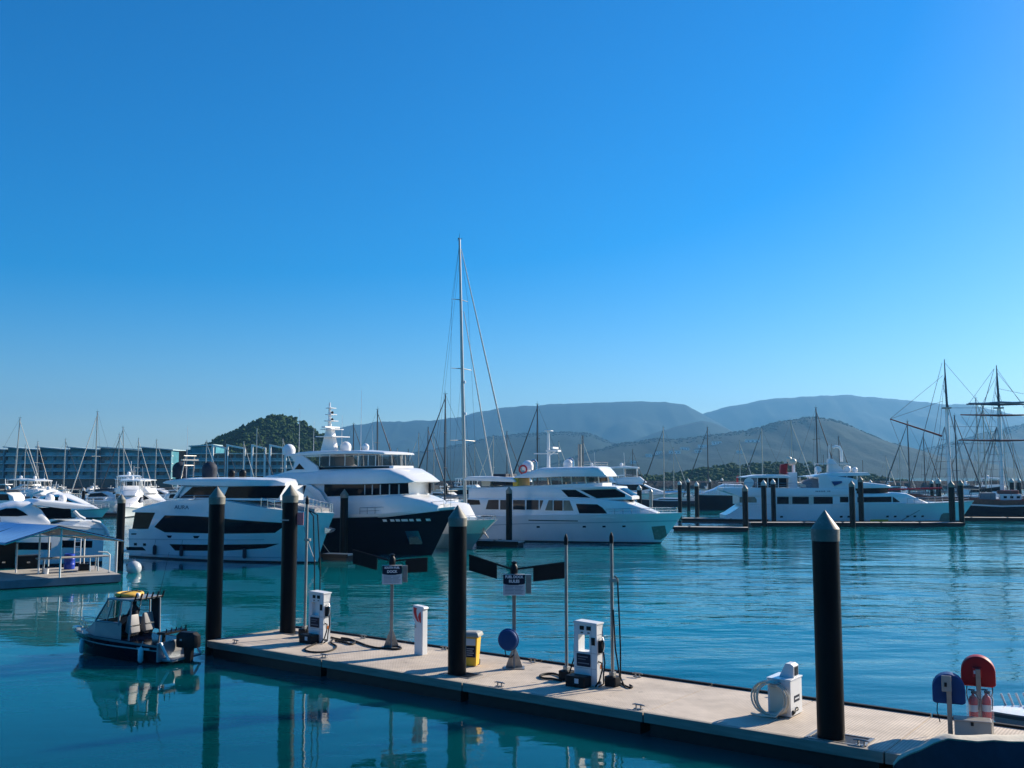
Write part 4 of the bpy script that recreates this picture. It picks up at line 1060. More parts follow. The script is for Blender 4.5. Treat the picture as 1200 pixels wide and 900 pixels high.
MB_.build('knuckle_strake', 'gelgrey', t)
windows_from(W_, A_([(470,210),(555,218),(555,219.5),(470,212)]), 'panel_line', 'gelgrey', t)
# reflections of a green inner wall
# name
nm = A_([(336,183)])[0]; sgn = -1 if fr.sg > 0 else 1
def side_text(s, pos, size, col, t, w, sg, sx=1.15, name='name_lettering'):
    y = -sg*(w(pos[0],pos[1])+.02)
    m_ = Mx.Translation((pos[0],y,pos[1])) @ Mx.Rotation(PI/2,4,'X') if sg > 0 else Mx.Translation((pos[0],y,pos[1])) @ Mx.Rotation(PI,4,'Z') @ Mx.Rotation(PI/2,4,'X')
    text(name, s, size, col, t, m_, sx, .006)
side_text('AURA', nm, .42, 'signt', t, W_, fr.sg, 1.4)
# aft cockpit: dark screen, overhang and corner wing
aft = A_([(52,300),(68,210),(158,210),(138,297)])
MB().slab([(aft[0][0],aft[0][1]),(aft[3][0]+.4,aft[3][1]),(aft[2][0]+.6,aft[2][1]),(aft[1][0],aft[1][1])], -fr.B*.44, fr.B*.44).build('aft_screen', 'glass', t, 0)
ov = A_([(65,208),(150,212),(330,222),(330,150),(245,148),(110,182),(62,196)])
house(A_([(60,200),(110,180),(245,146),(340,143)]), A_([(60,209),(340,215)]), lambda x,z: fr.B*.47, .1, .02).build('upper_deck_overhang', 'gel', t)
sp = A_([(0,437),(0,418),(25,416),(25,437)])
MB().box(-1.5,.1,-fr.B*.42,fr.B*.42,.35,.55).build('swim_platform', 'gel', t, 0, bevel=.05)
# flybridge
hb = fr.B/2
ft = A_([(240,46),(260,38),(330,28),(600,27),(800,33),(882,52)], -.8); fb_ = A_([(240,52),(300,62),(600,68),(882,66)], -.8)
XF = ft[-1][0]-.9
ft[-1] = (XF, ft[-1][1]); ft[-2] = (min(ft[-2][0], XF-.5), ft[-2][1]); fb_[-1] = (XF, fb_[-1][1])
wtop = taper(hb*.84, XF-3.2, XF, .35, 2.2, 0, 0)
house(ft, fb_, wtop, .12, .12).build('hardtop', 'gel', t)
fo = A_([(285,138),(350,62)], -.72); 
wtf = taper(hb*.74, A_([(700,100)],-.72)[0][0], A_([(868,66)],-.72)[0][0]+.1, .6, 2.0, 0, 0)
house(A_([(330,70),(860,66)], -.72), A_([(290,137),(845,148)], -.72), wtf, .05, .0).build('wheelhouse', 'gel', t)
windows_from(wtf, A_([(330,131),(398,72),(540,70),(552,131)], -.72), 'wheelhouse_window', 'glass', t)
windows_from(wtf, A_([(566,132),(592,71),(868,66),(838,134)], -.72), 'wheelhouse_window', 'glass', t)
fw = A_([(872,66),(842,134)], -.5)
MB().add([(fw[1][0]-.3,-hb*.42,fw[1][1]),(fw[1][0]-.3,hb*.42,fw[1][1]),(fw[0][0]-.3,hb*.42,fw[0][1]),(fw[0][0]-.3,-hb*.42,fw[0][1])],[(0,1,2,3)]).build('windscreen', 'glass', t, 0)
aw = A_([(286,138),(335,66),(350,66),(300,138)], -.8)
for s_ in (1,-1): MB().slab(aw, s_*hb*.78-.08, s_*hb*.78+.08).build('aft_pillar', 'gel', t, 0, bevel=.03)
rl = MB(); pr = A_([(300,138),(400,136),(500,135)], -.85); 
for s_ in (1,-1): rail(rl, [(x,s_*hb*.82,z-.1) for x,z in pr], .35)
rl.build('upper_rail', 'steel', t)
# foredeck furniture
fd = A_([(585,160),(650,140),(760,160),(880,185)], -.4)
house(A_([(560,152),(640,138),(740,165),(870,192),(900,205)], -.5), A_([(560,165),(900,222)], -.5), lambda x,z: hb*.55, .12, .05).build('foredeck_trunk', 'gel', t)
house(A_([(800,165),(840,155),(980,175),(1060,190)], -.3), A_([(800,205),(1060,215)], -.3), lambda x,z: hb*.34, .1, .03).build('sun_pad', 'seat', t)
bow_rail(t, hl, .72, .985, .7)
an = A_([(1075,293),(1100,300),(1190,330),(1130,320)], 0)
ax, az = A_([(1095,305)], 0)[0]
MB().tube([(ax-.6,0,az+.15),(ax+.6,0,az)], .12, 8).slab([(ax+.5,az-.25),(ax+.9,az-.1),(ax+1.1,az+.1),(ax+.5,az+.2)], -.3, .3).build('anchor', 'steel', t, 30)
mx_ = A_([(100+128,60)], -.3)
# mast, domes and antennas: dark domes on the hardtop
for cx in (140,690): pass
zt = ft[2][1]
for px_, py_, r_ in ((205,539,.62),(240,539,.62)):
    x, z = fr.pt(px_, 557, -.2)
    dome(t, x, -.3*0, zt-.05, .62, 'canvasn', 1.3)
for px_ in (262,275):
    x, z = fr.pt(px_, 557, -.2); dome(t, x, .4, zt+.05, .3, 'blackp', .4)
x, z = fr.pt(222, 557, 0)
mm = MB().tube([(x-.25,-.7,zt),(x,-.5,zt+1.9)], .06, 6).tube([(x-.25,.7,zt),(x,.5,zt+1.9)], .06, 6).tube([(x,-.7,zt+1.9),(x,.7,zt+1.9)], .05, 6).tube([(x-.1,-.6,zt+1.1),(x-.1,.6,zt+1.1)], .05, 6).box(x-.1,x+.1,-.9,.9,zt+1.5,zt+1.62)
mm.build('radar_mast', 'alu', t)
MB().tube([(x-.35,0,zt),(x-.35,0,zt+4.4)], [.03,.01], 5).build('antenna', 'white', t)

mlm = MB()
for sd_, ex in ((-1,2.5),(1,-1.5)):
    q0 = V((fr.L*.93, sd_*.5, hl.zs(.93)-.4)); q1 = V((fr.L+ex, sd_*3.5, .5))
    mlm.tube([q0.lerp(q1,k/6)-V((0,0,.25*math.sin(PI*k/6))) for k in range(7)], .03, 5)
mlm.build('mooring_line', 'mline', t)
for k in range(4):
    fx = fr.L*(.18+.17*k); fy = -fr.sg*(hl.hb(fx,.7)+.16)
    MB().lathe([(.03,.3),(.13,.36),(.15,.45),(.15,.95),(.12,1.05),(.04,1.1)], 12, Mx.Translation((fx,fy,0))).tube([(fx,fy,1.1),(fx,fy+fr.sg*.1,1.6)], .015, 4).build('fender', 'canvasn', t)
# ------------------------------------------------------------------ navy hulled yacht
fr = Frame((300,644), (506,651), 6.6)
N_ = lambda pts, k=-1: fr.tr(300, 460, 5, pts, k)
t = start(fr, 'motor_yacht', 'large motor yacht with black navy hull and white flybridge decks, bow to the right', 'yacht')
tip = N_([(1150,672)], 0)[0]
rk = tip[0]-fr.L
hl = Hull(fr.L, fr.B, [(0,3.0),(.4,3.05),(.75,3.35),(1,tip[1]-.12)], rake=max(1.0,rk), zref=3.6, p_wl=1.7, p_dk=2.6, s_wl=.2, s_dk=.5, wlf=.85, rexp=1.0)
hl.mesh(36,12,-.5).build('hull', 'navy', t, 50)
hl.band(lambda q: hl.zs(q)-.02, lambda q: hl.zs(q)+.3-.12*q, .05).build('white_bulwark', 'gel', t, 50)
hl.band(lambda q: hl.zs(q)-.06, lambda q: hl.zs(q)+.0, .09).build('rub_rail', 'gelgrey', t, 50)
W_ = hl.hb
for x in (755,790,815,840,850,875,905,945):
    windows_from(W_, N_([(x-9,743),(x+9,743),(x+9,757),(x-9,757)], -.75), 'porthole', 'lett', t, .02)
ap = N_([(885,815),(935,815),(940,860),(945,895),(882,890)], -.4)
windows_from(W_, N_([(880,812),(938,812),(942,885),(882,880)], -.4), 'anchor_pocket', 'steel', t, .02)
windows_from(W_, N_([(890,850),(925,850),(942,880),(938,892),(885,890)], -.4), 'anchor', 'cap', t, .1)
hb = fr.B/2
zd = 3.2
# lower deckhouse with foredeck trunk
xm = N_([(400,600)])[0][0]
dt = N_([(300,600),(600,602),(770,602),(810,598),(860,608),(940,630),(1010,662)], -.7); db = [(p[0], hl.zs(min(1,p[0]/(fr.L+2)))-.1) for p in dt]
wd = taper(hb*.86, dt[3][0]-2, dt[-1][0]+.5, .3, 1.6, .03, 3.2)
house(dt, db, wd, .25, .1).build('foredeck_house', 'gel', t, 45)
st = N_([(790,604),(825,604),(905,662),(880,668),(850,650)], -.5)
MB().slab([(x,z+.06) for x,z in N_([(770,606),(840,602),(905,640),(920,662),(880,660)], -.55)], -hb*.3, hb*.3).build('deck_hatch_strip', 'canvasg', t, 0)
# pilothouse level
pt_ = N_([(0,535),(300,532),(860,527)], -.8); 
pb = N_([(0,612),(400,612),(850,606)], -.8)
xw = N_([(850,600)], -.6)[0][0]
wp = taper(hb*.84, xw-3, xw+.6, .55, 2.2, .03, 4)
xa0 = N_([(395,600)], -.8)[0][0]
house([(xa0-5, N_([(400,532)],-.8)[0][1]), N_([(858,527)],-.6)[0]], [(xa0-5, zd), (N_([(848,602)],-.6)[0][0], zd+.5)], wp, .1, .0).build('pilothouse', 'gel', t, 45)
windows_from(wp, N_([(404,538),(620,537),(845,530),(848,594),(700,601),(425,608),(405,580)], -.8), 'pilothouse_window', 'glass', t, .02)
for x in (640,683,725,768,808): 
    windows_from(wp, N_([(x,539),(x+5,539),(x+5,598),(x,598)], -.8), 'window_mullion', 'gelgrey', t, .03)
for x in (655,700,745,785):
    pass
# brow over the pilothouse: the broad white flybridge deck
bt = N_([(60,490),(200,466),(350,456),(560,447),(760,446),(830,482),(882,520)], -.85); bb = N_([(60,520),(300,536),(600,537),(850,530),(882,524)], -.85)
xe_ = bt[-1][0]
wb = taper(hb*.96, xe_-5, xe_+.3, .55, 2.0, .05, 5)
house(bt, bb, wb, .5, .1, 20).build('flybridge_deck', 'gel', t, 50)
# arch legs swooping down aft
for s_ in (1,-1):
    MB().slab(N_([(265,532),(330,540),(385,580),(420,640),(420,705),(395,700),(385,640),(340,600),(300,555)], -.9), s_*hb*.93-.12, s_*hb*.93+.12).build('side_wing', 'gel', t, 30, bevel=.04)
    MB().slab(N_([(180,366),(240,352),(345,430),(355,456),(560,456),(560,500),(60,520),(60,496),(205,450),(215,405)], -.9), s_*hb*.8-.1, s_*hb*.8+.1).build('aft_arch', 'gel', t, 30, bevel=.04)
    MB().slab(N_([(215,450),(243,415),(275,450)], -.9), s_*hb*.8-.112, s_*hb*.8+.112).build('arch_opening', 'glass', t, 0)
MB().slab(N_([(125,602),(172,540),(258,540),(330,604),(330,610),(125,610)], -.9), -hb*.8, hb*.8).build('aft_saloon', 'glass', t, 0)
# flybridge glazing and hardtop
wg = taper(hb*.72, N_([(650,400)],-.6)[0][0], N_([(765,420)],-.6)[0][0], .6, 2, .06, 6)
wg0 = lambda x,z: wg(x,z)
house(N_([(345,436),(765,428)], -.7), N_([(345,458),(765,450)], -.7), lambda x,z: wg0(x,z)+.06, .03, 0).build('coaming', 'gel', t)
windows_from(lambda x,z: wg0(x,z)+.06, N_([(350,437),(760,431),(760,441),(360,452)], -.7), 'coaming_window', 'glass', t, .02)
g = MB(); gp = N_([(330,376),(450,366),(700,360),(765,424),(700,428),(350,432)], -.7); panel(g, gp, wg0, .0)
g.build('flybridge_glazing', 'tint', t)
for cx in (372,430,520,600,655,690):
    q = N_([(cx,364),(cx,430)], -.7)
    for s_ in (1,-1): MB().tube([(q[1][0],s_*(wg0(*q[1])+.02),q[1][1]),(q[0][0],s_*(wg0(*q[0])+.02),q[0][1])], .04, 5).build('pillar', 'gel', t)
# bright interior parts seen through the glazing
MB().box(*sorted((N_([(440,400)],0)[0][0], N_([(520,400)],0)[0][0])), -hb*.4, hb*.4, gp[3][1]-.1, gp[3][1]+.8).build('helm_seat', 'seat', t, 0, bevel=.1)
ht = N_([(180,368),(260,350),(320,344),(600,342),(720,349),(728,356)], -.8); hbm = N_([(180,374),(330,364),(600,358),(728,360)], -.8)
house(ht, hbm, taper(hb*.85, ht[-1][0]-3, ht[-1][0]+.2, .7, 2, 0, 0), .1, .08).build('hardtop', 'gel', t, 45)
zt = ht[3][1]
dome(t, N_([(500,330)],0)[0][0], .6, zt, .5); dome(t, N_([(215,340)],0)[0][0], -.5, ht[1][1]-.3, .62)
mx0 = N_([(430,330)],0)[0][0]; mz1 = N_([(424,60)],0)[0][1]
mm = MB().slab([(mx0-.9,zt),(mx0+.9,zt),(mx0+.35,zt+2.2),(mx0-.2,zt+2.2)], -.25, .25).tube([(mx0,0,zt+2),(mx0-.05,0,mz1)], [.2,.08], 8)
for f_, w_ in ((.3,1.3),(.45,.9),(.62,.55),(.75,.45),(.88,.4)):
    z = zt+(mz1-zt)*f_; mm.box(mx0-.5*w_, mx0+1.1*w_, -.9*w_, .9*w_, z, z+.07)
mm.build('radar_mast', 'gel', t, 30)
MB().box(mx0-.1,mx0+.35,-1.0,1.0,zt+2.2,zt+2.35).build('radar_scanner', 'gel', t, 0, bevel=.04)
for f_ in (.5,.66,.8): MB().ball((mx0+.15,.15,zt+(mz1-zt)*f_), .13, 6).build('lamp', 'blackp', t)
for cx, dz, r_ in ((592,5.6,.02),(480,3.4,.02),(315,3.0,.02),(230,4.2,.02)): 
    x = N_([(cx,345)],0)[0][0]; MB().tube([(x,.5,zt-.1),(x,.5,zt+dz)], [r_*1.5,r_*.5], 5).build('antenna', 'white', t)
bow_rail(t, hl, .62, .96, .55, .15, 9, .022, .2)

# ------------------------------------------------------------------ classic white motor yacht, centre
fr = Frame((528,633), (774,637), 6.2)
C_ = lambda pts, k=-1: fr.tr(600, 500, 5, pts, k)
C2 = lambda pts, k=-1: fr.tr(540, 540, 7.5, pts, k)
t = start(fr, 'motor_yacht', 'white motor yacht in the centre with pale blue bow, square windows and stepped decks', 'yacht')
tip = C_([(1015,504)], 0)[0]; hb = fr.B/2
sh0 = C_([(0,545),(180,520),(560,516),(820,510)])
hl = Hull(fr.L, fr.B, [(0,sh0[0][1]),(.35,sh0[1][1]),(.65,sh0[2][1]),(1,tip[1])], rake=max(1,tip[0]-fr.L), zref=3.2, p_wl=1.7, p_dk=2.4, s_wl=.25, s_dk=.5, wlf=.86, rexp=1.0)
hl.mesh(34,12,-.4).build('hull', 'gel', t, 50)
hl.band(-.1,.14,.02).build('boot_stripe', 'boot', t)
hl.band(lambda q: hl.zs(q)-.95+.1*q, lambda q: hl.zs(q)-.85+.1*q, .05).build('rub_rail', 'gelgrey', t)
W_ = hl.hb
for x in (158,420,530,640): windows_from(W_, C_([(x-9,582),(x+9,582),(x+9,592),(x-9,592)], -.85), 'porthole', 'glass', t, .02)
windows_from(W_, C_([(822,585),(895,580),(902,640),(866,664),(832,662)], -.15), 'anchor_plate', 'cap', t, .03)
windows_from(W_, C_([(862,545),(880,545),(880,557),(862,557)], -.2), 'hawse_light', 'lett', t, .03); windows_from(W_, C_([(650,547),(666,547),(666,558),(650,558)], -.6), 'hawse_light', 'lett', t, .03)
sc_ = MB(); panel(sc_, C_([(95,546),(380,551),(380,556),(95,551)]), W_, .06); sc_.build('scupper_strip', 'glass', t)
# main deckhouse
mt = C_([(-260,418),(0,418),(180,418),(350,420),(505,420),(560,430),(640,440),(700,462),(820,508)], -.85)
mb_ = [(p[0], sh0[1][1]-.15) for p in mt]
wm = taper(hb*.88, C_([(480,450)],-.8)[0][0], C_([(830,508)],-.3)[0][0], .28, 1.5, .03, 3)
house(mt, mb_, wm, .18, .08, 22).build('main_deckhouse', 'gel', t, 40)
w1 = C2([(222,425),(245,343),(335,343),(335,427)], -.85); windows_from(wm, w1, 'saloon_window', 'glass2', t, .02)
for a, b in ((349,450),(462,566),(580,686)): windows_from(wm, C2([(a,344),(b,345),(b,430),(a,428)], -.85), 'saloon_window', 'glass2', t, .02)
windows_from(wm, C2([(698,346),(728,347),(700,430),(697,430)], -.85), 'saloon_window', 'glass2', t, .02)
windows_from(wm, C_([(196,490),(216,431),(240,431),(240,491)], -.85), 'saloon_window', 'inner', t, .02)
windows_from(wm, C_([(246,431),(298,432),(298,492),(246,491)], -.85), 'saloon_window', 'glass', t, .02)
windows_from(wm, C_([(303,432),(338,432),(362,492),(303,492)], -.85), 'saloon_window', 'inner', t, .02)
windows_from(wm, C_([(376,452),(500,455),(530,475),(556,509),(396,508)], -.85), 'forward_window', 'glass', t, .02)
windows_from(wm, C2([(60,340),(165,345),(175,385),(60,388)], -.85), 'saloon_window', 'glass', t, .02)
# upper deckhouse with raked windscreen
ut = C_([(-250,360),(0,350),(150,345),(370,352),(470,346),(590,351),(612,362),(690,412)], -.75); ub = [(p[0], mt[2][1]-.1) for p in ut]
wu = taper(hb*.8, C_([(400,400)],-.7)[0][0], C_([(690,412)],-.5)[0][0], .6, 2.0, .05, 5)
house(ut, ub, wu, .15, .06, 18).build('upper_deckhouse', 'gel', t, 40)
windows_from(wu, C_([(288,370),(372,370),(458,416),(330,412)], -.8), 'upper_window', 'glass', t, .02)
windows_from(wu, C_([(402,371),(600,367),(684,412),(600,416),(497,419)], -.75), 'upper_window', 'glass', t, .02)
top_plate(ut, wu, ut[6][0]+.1, ut[7][0]-.1, .06, .03, .95).build('windscreen', 'glass', t, 20)
br = C_([(360,352),(480,347),(600,352),(606,358)], -.85); house(br, C_([(360,362),(606,364)], -.85), taper(hb*.84, br[-1][0]-2, br[-1][0]+.2,.75,2,0,0), .06, .04).build('brow', 'gel', t)
# flybridge glazing and hardtop
wf = taper(hb*.74, C_([(430,310)],-.7)[0][0], C_([(520,320)],-.5)[0][0], .7, 2, .04, 6.5)
gp = C_([(108,302),(250,292),(495,287),(520,333),(155,352),(130,330)], -.75)
panel(MB(), gp, wf, 0).build('flybridge_glazing', 'tint', t)
house(C_([(145,346),(300,338),(520,330)], -.75), C_([(145,362),(520,352)], -.75), lambda x,z: wf(x,z)+.08, .03, 0).build('coaming', 'gel', t)
for cx in (118,225,290,345,430,495):
    q = C_([(cx,290),(cx+6,342)], -.75)
    for s_ in (1,-1): MB().tube([(q[1][0],s_*(wf(*q[1])+.02),q[1][1]),(q[0][0],s_*(wf(*q[0])+.02),q[0][1])], .07, 5).build('pillar', 'cream', t)
for a, b in ((300,340),(352,425),(436,488)):
    windows_from(lambda x,z: wf(x,z)+.03, C_([(a,300),(b,298),(b,322),(a,326)], -.75), 'flybridge_window', 'inner', t, .0)
tt = C_([(20,290),(110,262),(165,243),(320,238),(498,236),(525,262),(542,286)], -.85); tb = C_([(20,300),(110,300),(300,292),(542,292)], -.85)
house(tt, tb, taper(hb*.9, tt[-1][0]-2.5, tt[-1][0]+.2, .65, 2, .0, 0), .3, .08, 16).build('hardtop', 'gel', t, 45)
# aft boat deck: awning, cream panels, yellow liferaft, davit
ad = C2([(30,160),(60,140),(300,138),(430,150),(470,165),(480,180)], -.8); house(ad, C2([(30,172),(480,188)], -.8), lambda x,z: hb*.82, .08, .05).build('aft_awning', 'gel', t)
MB().box(*sorted((C2([(180,200)],-.5)[0][0], C2([(260,200)],-.5)[0][0])), -hb*.5, hb*.5, C2([(200,225)],-.8)[0][1], C2([(200,150)],-.8)[0][1]).build('aft_cabin', 'cream', t, 0, bevel=.05)
MB().box(*sorted((C2([(285,200)],-.5)[0][0], C2([(395,200)],-.5)[0][0])), -hb*.5, hb*.5, C2([(300,215)],-.8)[0][1], C2([(300,115)],-.8)[0][1]).build('dark_screen', 'canvasn', t, 0, bevel=.05)
MB().box(*sorted((C2([(475,200)],-.5)[0][0], C2([(525,200)],-.5)[0][0])), -hb*.7, hb*.4, C2([(500,245)],-.8)[0][1], C2([(500,150)],-.8)[0][1]).build('yellow_container', 'yellow', t, 0, bevel=.1)
p_ = C2([(75,270),(250,262),(270,300),(420,295)], -.9); q = C2([(60,320),(430,310)], -.9)
house(C2([(250,262),(300,235),(400,232),(460,255)], -.7), C2([(250,300),(460,292)], -.7), lambda x,z: hb*.5, .15, .1).build('covered_tender', 'canvasc', t)
MB().box(*sorted((C2([(95,262)],-.8)[0][0], C2([(245,262)],-.8)[0][0])), -hb*.72, -hb*.62, C2([(95,272)],-.8)[0][1], C2([(95,262)],-.8)[0][1]).build('timber_rail', 'teak', t, 0)
zt = tt[3][1]
xm = C_([(214,230)],0)[0][0]; zm = C_([(214,22)],0)[0][1]
mm = MB().tube([(xm,0,zt),(xm,0,zm)], [.2,.12], 8).box(xm-.1,xm+1.2,-.5,.5,zt+(zm-zt)*.42,zt+(zm-zt)*.47).box(xm-1.6,xm+1.0,-.05,.05,zt+(zm-zt)*.36,zt+(zm-zt)*.39).box(xm-.3,xm+.4,-.4,.4,zm-.08,zm).tube([(xm,0,zt+1.2),(xm+1.0,0,zt+1.8)], .06, 6)
mm.build('radar_mast', 'gel', t, 30)
MB().box(xm+.6,xm+.8,-.9,.9,zt+(zm-zt)*.5,zt+(zm-zt)*.55).build('radar_scanner', 'gel', t, 0)
dome(t, C_([(98,245)],0)[0][0], -.3, C_([(98,262)],0)[0][1], .62); dome(t, C_([(318,240)],0)[0][0], .6, zt-.1, .5)
for cx, cy in ((135,205),(348,195)):
    x, z = C_([(cx,cy)],-.2)[0]
    MB().tube([(x-.35,-.4,z+.1),(x-.1,-.4,z+.12),(x+.1,-.4,z-.1),(x+.15,-.4,z-1.2)], .13, 8).build('exhaust_pipe', 'steel', t)
MB().lathe([(.19,zt),(.19,zt+2.4)], 12, Mx.Translation((C_([(383,200)],0)[0][0],.8,0))).build('funnel', 'galv', t)
MB().tube([(C_([(408,200)],0)[0][0],.5,zt),(C_([(408,200)],0)[0][0],.5,zt+3.3)], .06, 6).build('antenna', 'maststain', t)
rl = MB(); 
for s_ in (1,-1): rail(rl, [(x,s_*hb*.6,z) for x,z in C_([(420,236),(460,235),(500,236)],-.6)], .5, .025)
rl.build('hardtop_rail', 'steel', t)
x, z = C_([(58,250)],-.6)[0]
MB().lathe([(.36,-.06),(.46,-.05),(.5,0),(.46,.05),(.36,.06),(.3,0),(.36,-.06)], 16, Mx.Translation((x,-hb*.5*fr.sg,z)) @ Mx.Rotation(PI/2,4,'X'), caps=False).build('lifebuoy', 'redp', t)
ux = C_([(690,420)],0)[0]
for cx, cy in ((600,436),(680,425),(715,470)):
    x, z = C_([(cx,cy+6)],-.2)[0]; MB().slab([(x-.5,z-.1),(x+.5,z-.15),(x+.35,z+.12),(x-.2,z+.14)], -.25, .25).build('deck_hatch', 'blackp' if cx > 650 else 'gelgrey', t, 0, bevel=.04)
bow_rail(t, hl, .7, .97, .5, .15, 8)
MB().lathe([(.1,tip[1]+.05),(.16,tip[1]+.15),(.16,tip[1]+.75),(.05,tip[1]+.85)], 10, Mx.Translation((fr.L-2.3,-.8*fr.sg,0))).build('fender', 'gel', t)

# ------------------------------------------------------------------ long white yacht on the right berth
fr = Frame((851,612.5), (1124,612), 7.0)
R2 = lambda pts, k=-1: fr.tr(850, 530, 9, pts, k)
R3 = lambda pts, k=-1: fr.tr(960, 530, 6.667, pts, k)
t = start(fr, 'motor_yacht', 'long white motor yacht lying along the right pontoon behind pairs of black piles', 'yacht')
tip = fr.pt(1147, 586.7, 0); hb = fr.B/2
s1 = R3([(0,402),(400,402),(800,400)]); s2 = R2([(140,548),(380,548)])
hl = Hull(fr.L, fr.B, [(0,1.0),(.02,1.3),(.075,s2[0][1]),(.2,s2[1][1]),(.55,s1[1][1]),(.8,s1[2][1]),(1,tip[1])], rake=max(1,tip[0]-fr.L), zref=4.0, p_wl=1.8, p_dk=2.4, s_wl=.3, s_dk=.55, wlf=.88, rexp=1.0)
hl.mesh(40,10,-.4).build('hull', 'gel', t, 50)
hl.band(-.1,.25,.02).build('boot_stripe', 'boot', t)
hl.band(lambda q: min(hl.zs(q)-.05,2.5+.35*q), lambda q: min(hl.zs(q)-.02,2.6+.35*q), .05).build('rub_rail', 'gelgrey', t)
W_ = hl.hb
for px_ in (916,986,995,1042,1051.5,1067,1076,1086): windows_from(W_, [fr.pt(px_-1.6,604.6,-.9),fr.pt(px_+1.6,604.6,-.9),fr.pt(px_+1.6,606.6,-.9),fr.pt(px_-1.6,606.6,-.9)], 'porthole', 'glass', t, .03)
windows_from(W_, R3([(945,545),(958,490),(975,477),(1045,474),(1045,550)], -.35), 'anchor_plate', 'cap', t, .04)
windows_from(W_, R3([(410,527),(555,527),(555,545),(410,545)], -.9), 'yellow_fender_board', 'yellow', t, .1)
st_ = MB(); panel(st_, R3([(630,545),(790,452),(800,452),(640,548)], -.7), W_, .03); st_.build('boarding_pole', 'galv', t)
# main house
a0 = R2([(155,545)])[0][0]
mt = [(a0, R2([(155,460)])[0][1]), (R3([(0,340)])[0][0], R3([(0,340)])[0][1]), R3([(560,318)],-.8)[0], R3([(690,322)],-.7)[0], R3([(780,360)],-.6)[0], R3([(865,396)],-.5)[0]]
mb_ = [(p[0], s1[0][1]-.2) for p in mt]
wm = taper(hb*.9, mt[2][0]-3, mt[-1][0]+.2, .3, 1.5, .02, 4)
house(mt, mb_, wm, .15, .08, 26).build('main_deckhouse', 'gel', t, 40)
for a, b in ((545,668),(705,880),(930,1132)): windows_from(wm, R2([(a,470),(b,470),(b,545),(a,545)], -.9), 'saloon_window', 'glass', t, .03)
for a, b in ((672,700),(884,926)): windows_from(wm, R2([(a,472),(b,472),(b,545),(a,545)], -.9), 'cream_panel', 'cream', t, .025)
windows_from(wm, R2([(150,472),(310,472),(330,500),(330,530),(150,530)], -.9), 'aft_window', 'inner', t, .03)
windows_from(wm, R3([(162,348),(228,348),(228,391),(162,391)], -.9), 'saloon_window', 'glass', t, .03)
windows_from(wm, R3([(298,350),(572,347),(572,390),(298,391)], -.9), 'forward_window', 'glass', t, .03)
windows_from(wm, R3([(580,347),(642,390),(580,390)], -.85), 'forward_window', 'glass2', t, .03)
# upper deck bulwark
ut = [R2([(-20,375)],-.9)[0], R2([(140,372)],-.9)[0], R2([(380,375)],-.9)[0], R2([(540,378)],-.9)[0], R2([(1000,378)],-.9)[0], R3([(240,285)],-.9)[0], R3([(290,300)],-.9)[0]]
ub = [R2([(-20,405)],-.9)[0], R2([(140,460)],-.9)[0], R2([(540,462)],-.9)[0], R3([(290,335)],-.9)[0]]
house(ut, ub, lambda x,z: hb*.95, .08, .0, 20).build('upper_deck', 'gel', t, 30)
nmp = MB()
for k in range(9):
    q = R2([(948+k*18,405),(948+k*18+11,405),(948+k*18+11,417),(948+k*18,417)], -.9)
    if k != 6: nmp.slab(q, -hb*.95*fr.sg-.03 if fr.sg > 0 else hb*.95, -hb*.95*fr.sg if fr.sg > 0 else hb*.95+.03)
nmp.build('faded_name', 'signt', t, 0)
# pilothouse and sky lounge
pht = [R2([(560,300)],-.8)[0], R2([(690,300)],-.8)[0]]
x0_ = R3([(20,180)],-.8)[0][0]
house([(x0_, R3([(0,180)],-.8)[0][1]), R3([(250,200)],-.8)[0], R3([(340,235)],-.8)[0], R3([(400,240)],-.8)[0], R3([(540,255)],-.8)[0], R3([(592,268)],-.8)[0]], [(x0_, ut[4][1]-.1), R3([(592,277)],-.8)[0]], taper(hb*.86, R3([(420,260)],-.8)[0][0], R3([(600,260)],-.8)[0][0], .5, 2, .02, 6), .12, .08, 16).build('pilothouse_brow', 'gel', t, 40)
wph = taper(hb*.78, R3([(420,300)],-.8)[0][0], R3([(575,300)],-.8)[0][0], .5, 2, .02, 6)
house([R3([(200,270)],-.8)[0], R3([(570,270)],-.8)[0]], [R3([(200,335)],-.8)[0], R3([(555,328)],-.8)[0]], wph, .05, 0).build('pilothouse', 'gel', t, 40)
windows_from(wph, R3([(285,282),(562,278),(552,321),(285,322)], -.8), 'pilothouse_window', 'glass', t, .04)
for s_ in (1,-1):
    MB().slab(R3([(0,180),(60,178),(130,290),(245,333),(180,335),(0,320)], -.92), s_*hb*.9-.06, s_*hb*.9+.06).build('side_screen', 'gel', t, 0)
    MB().slab(R3([(98,228),(178,225),(178,240),(120,262)], -.92), s_*hb*.9-.08, s_*hb*.9+.08).build('blue_vent', 'blue', t, 0)
house(R2([(180,262),(330,240),(640,240),(690,262)], -.8), R2([(180,268),(690,272)], -.8), lambda x,z: hb*.85, .08, .06).build('aft_awning', 'gel', t)
MB().box(*sorted((R2([(330,300)],-.5)[0][0], R2([(640,300)],-.5)[0][0])), -hb*.6, hb*.6, R2([(330,372)],-.8)[0][1], R2([(330,270)],-.8)[0][1]).build('aft_lounge', 'glass', t, 0)
house(R3([(-40,190),(0,175),(130,158),(380,160),(400,172)], -.7), R3([(-40,196),(400,180)], -.7), lambda x,z: hb*.7, .05, .04).build('hardtop', 'gel', t)
for s_ in (1,-1):
    for cx in (0,100,220,300): 
        q = R3([(cx,180),(cx,240)], -.7); MB().tube([(q[0][0],s_*hb*.62,q[0][1]),(q[1][0],s_*hb*.62,q[1][1])], .07, 5).build('pillar', 'gel', t)
z0 = R3([(100,160)],0)[0][1]
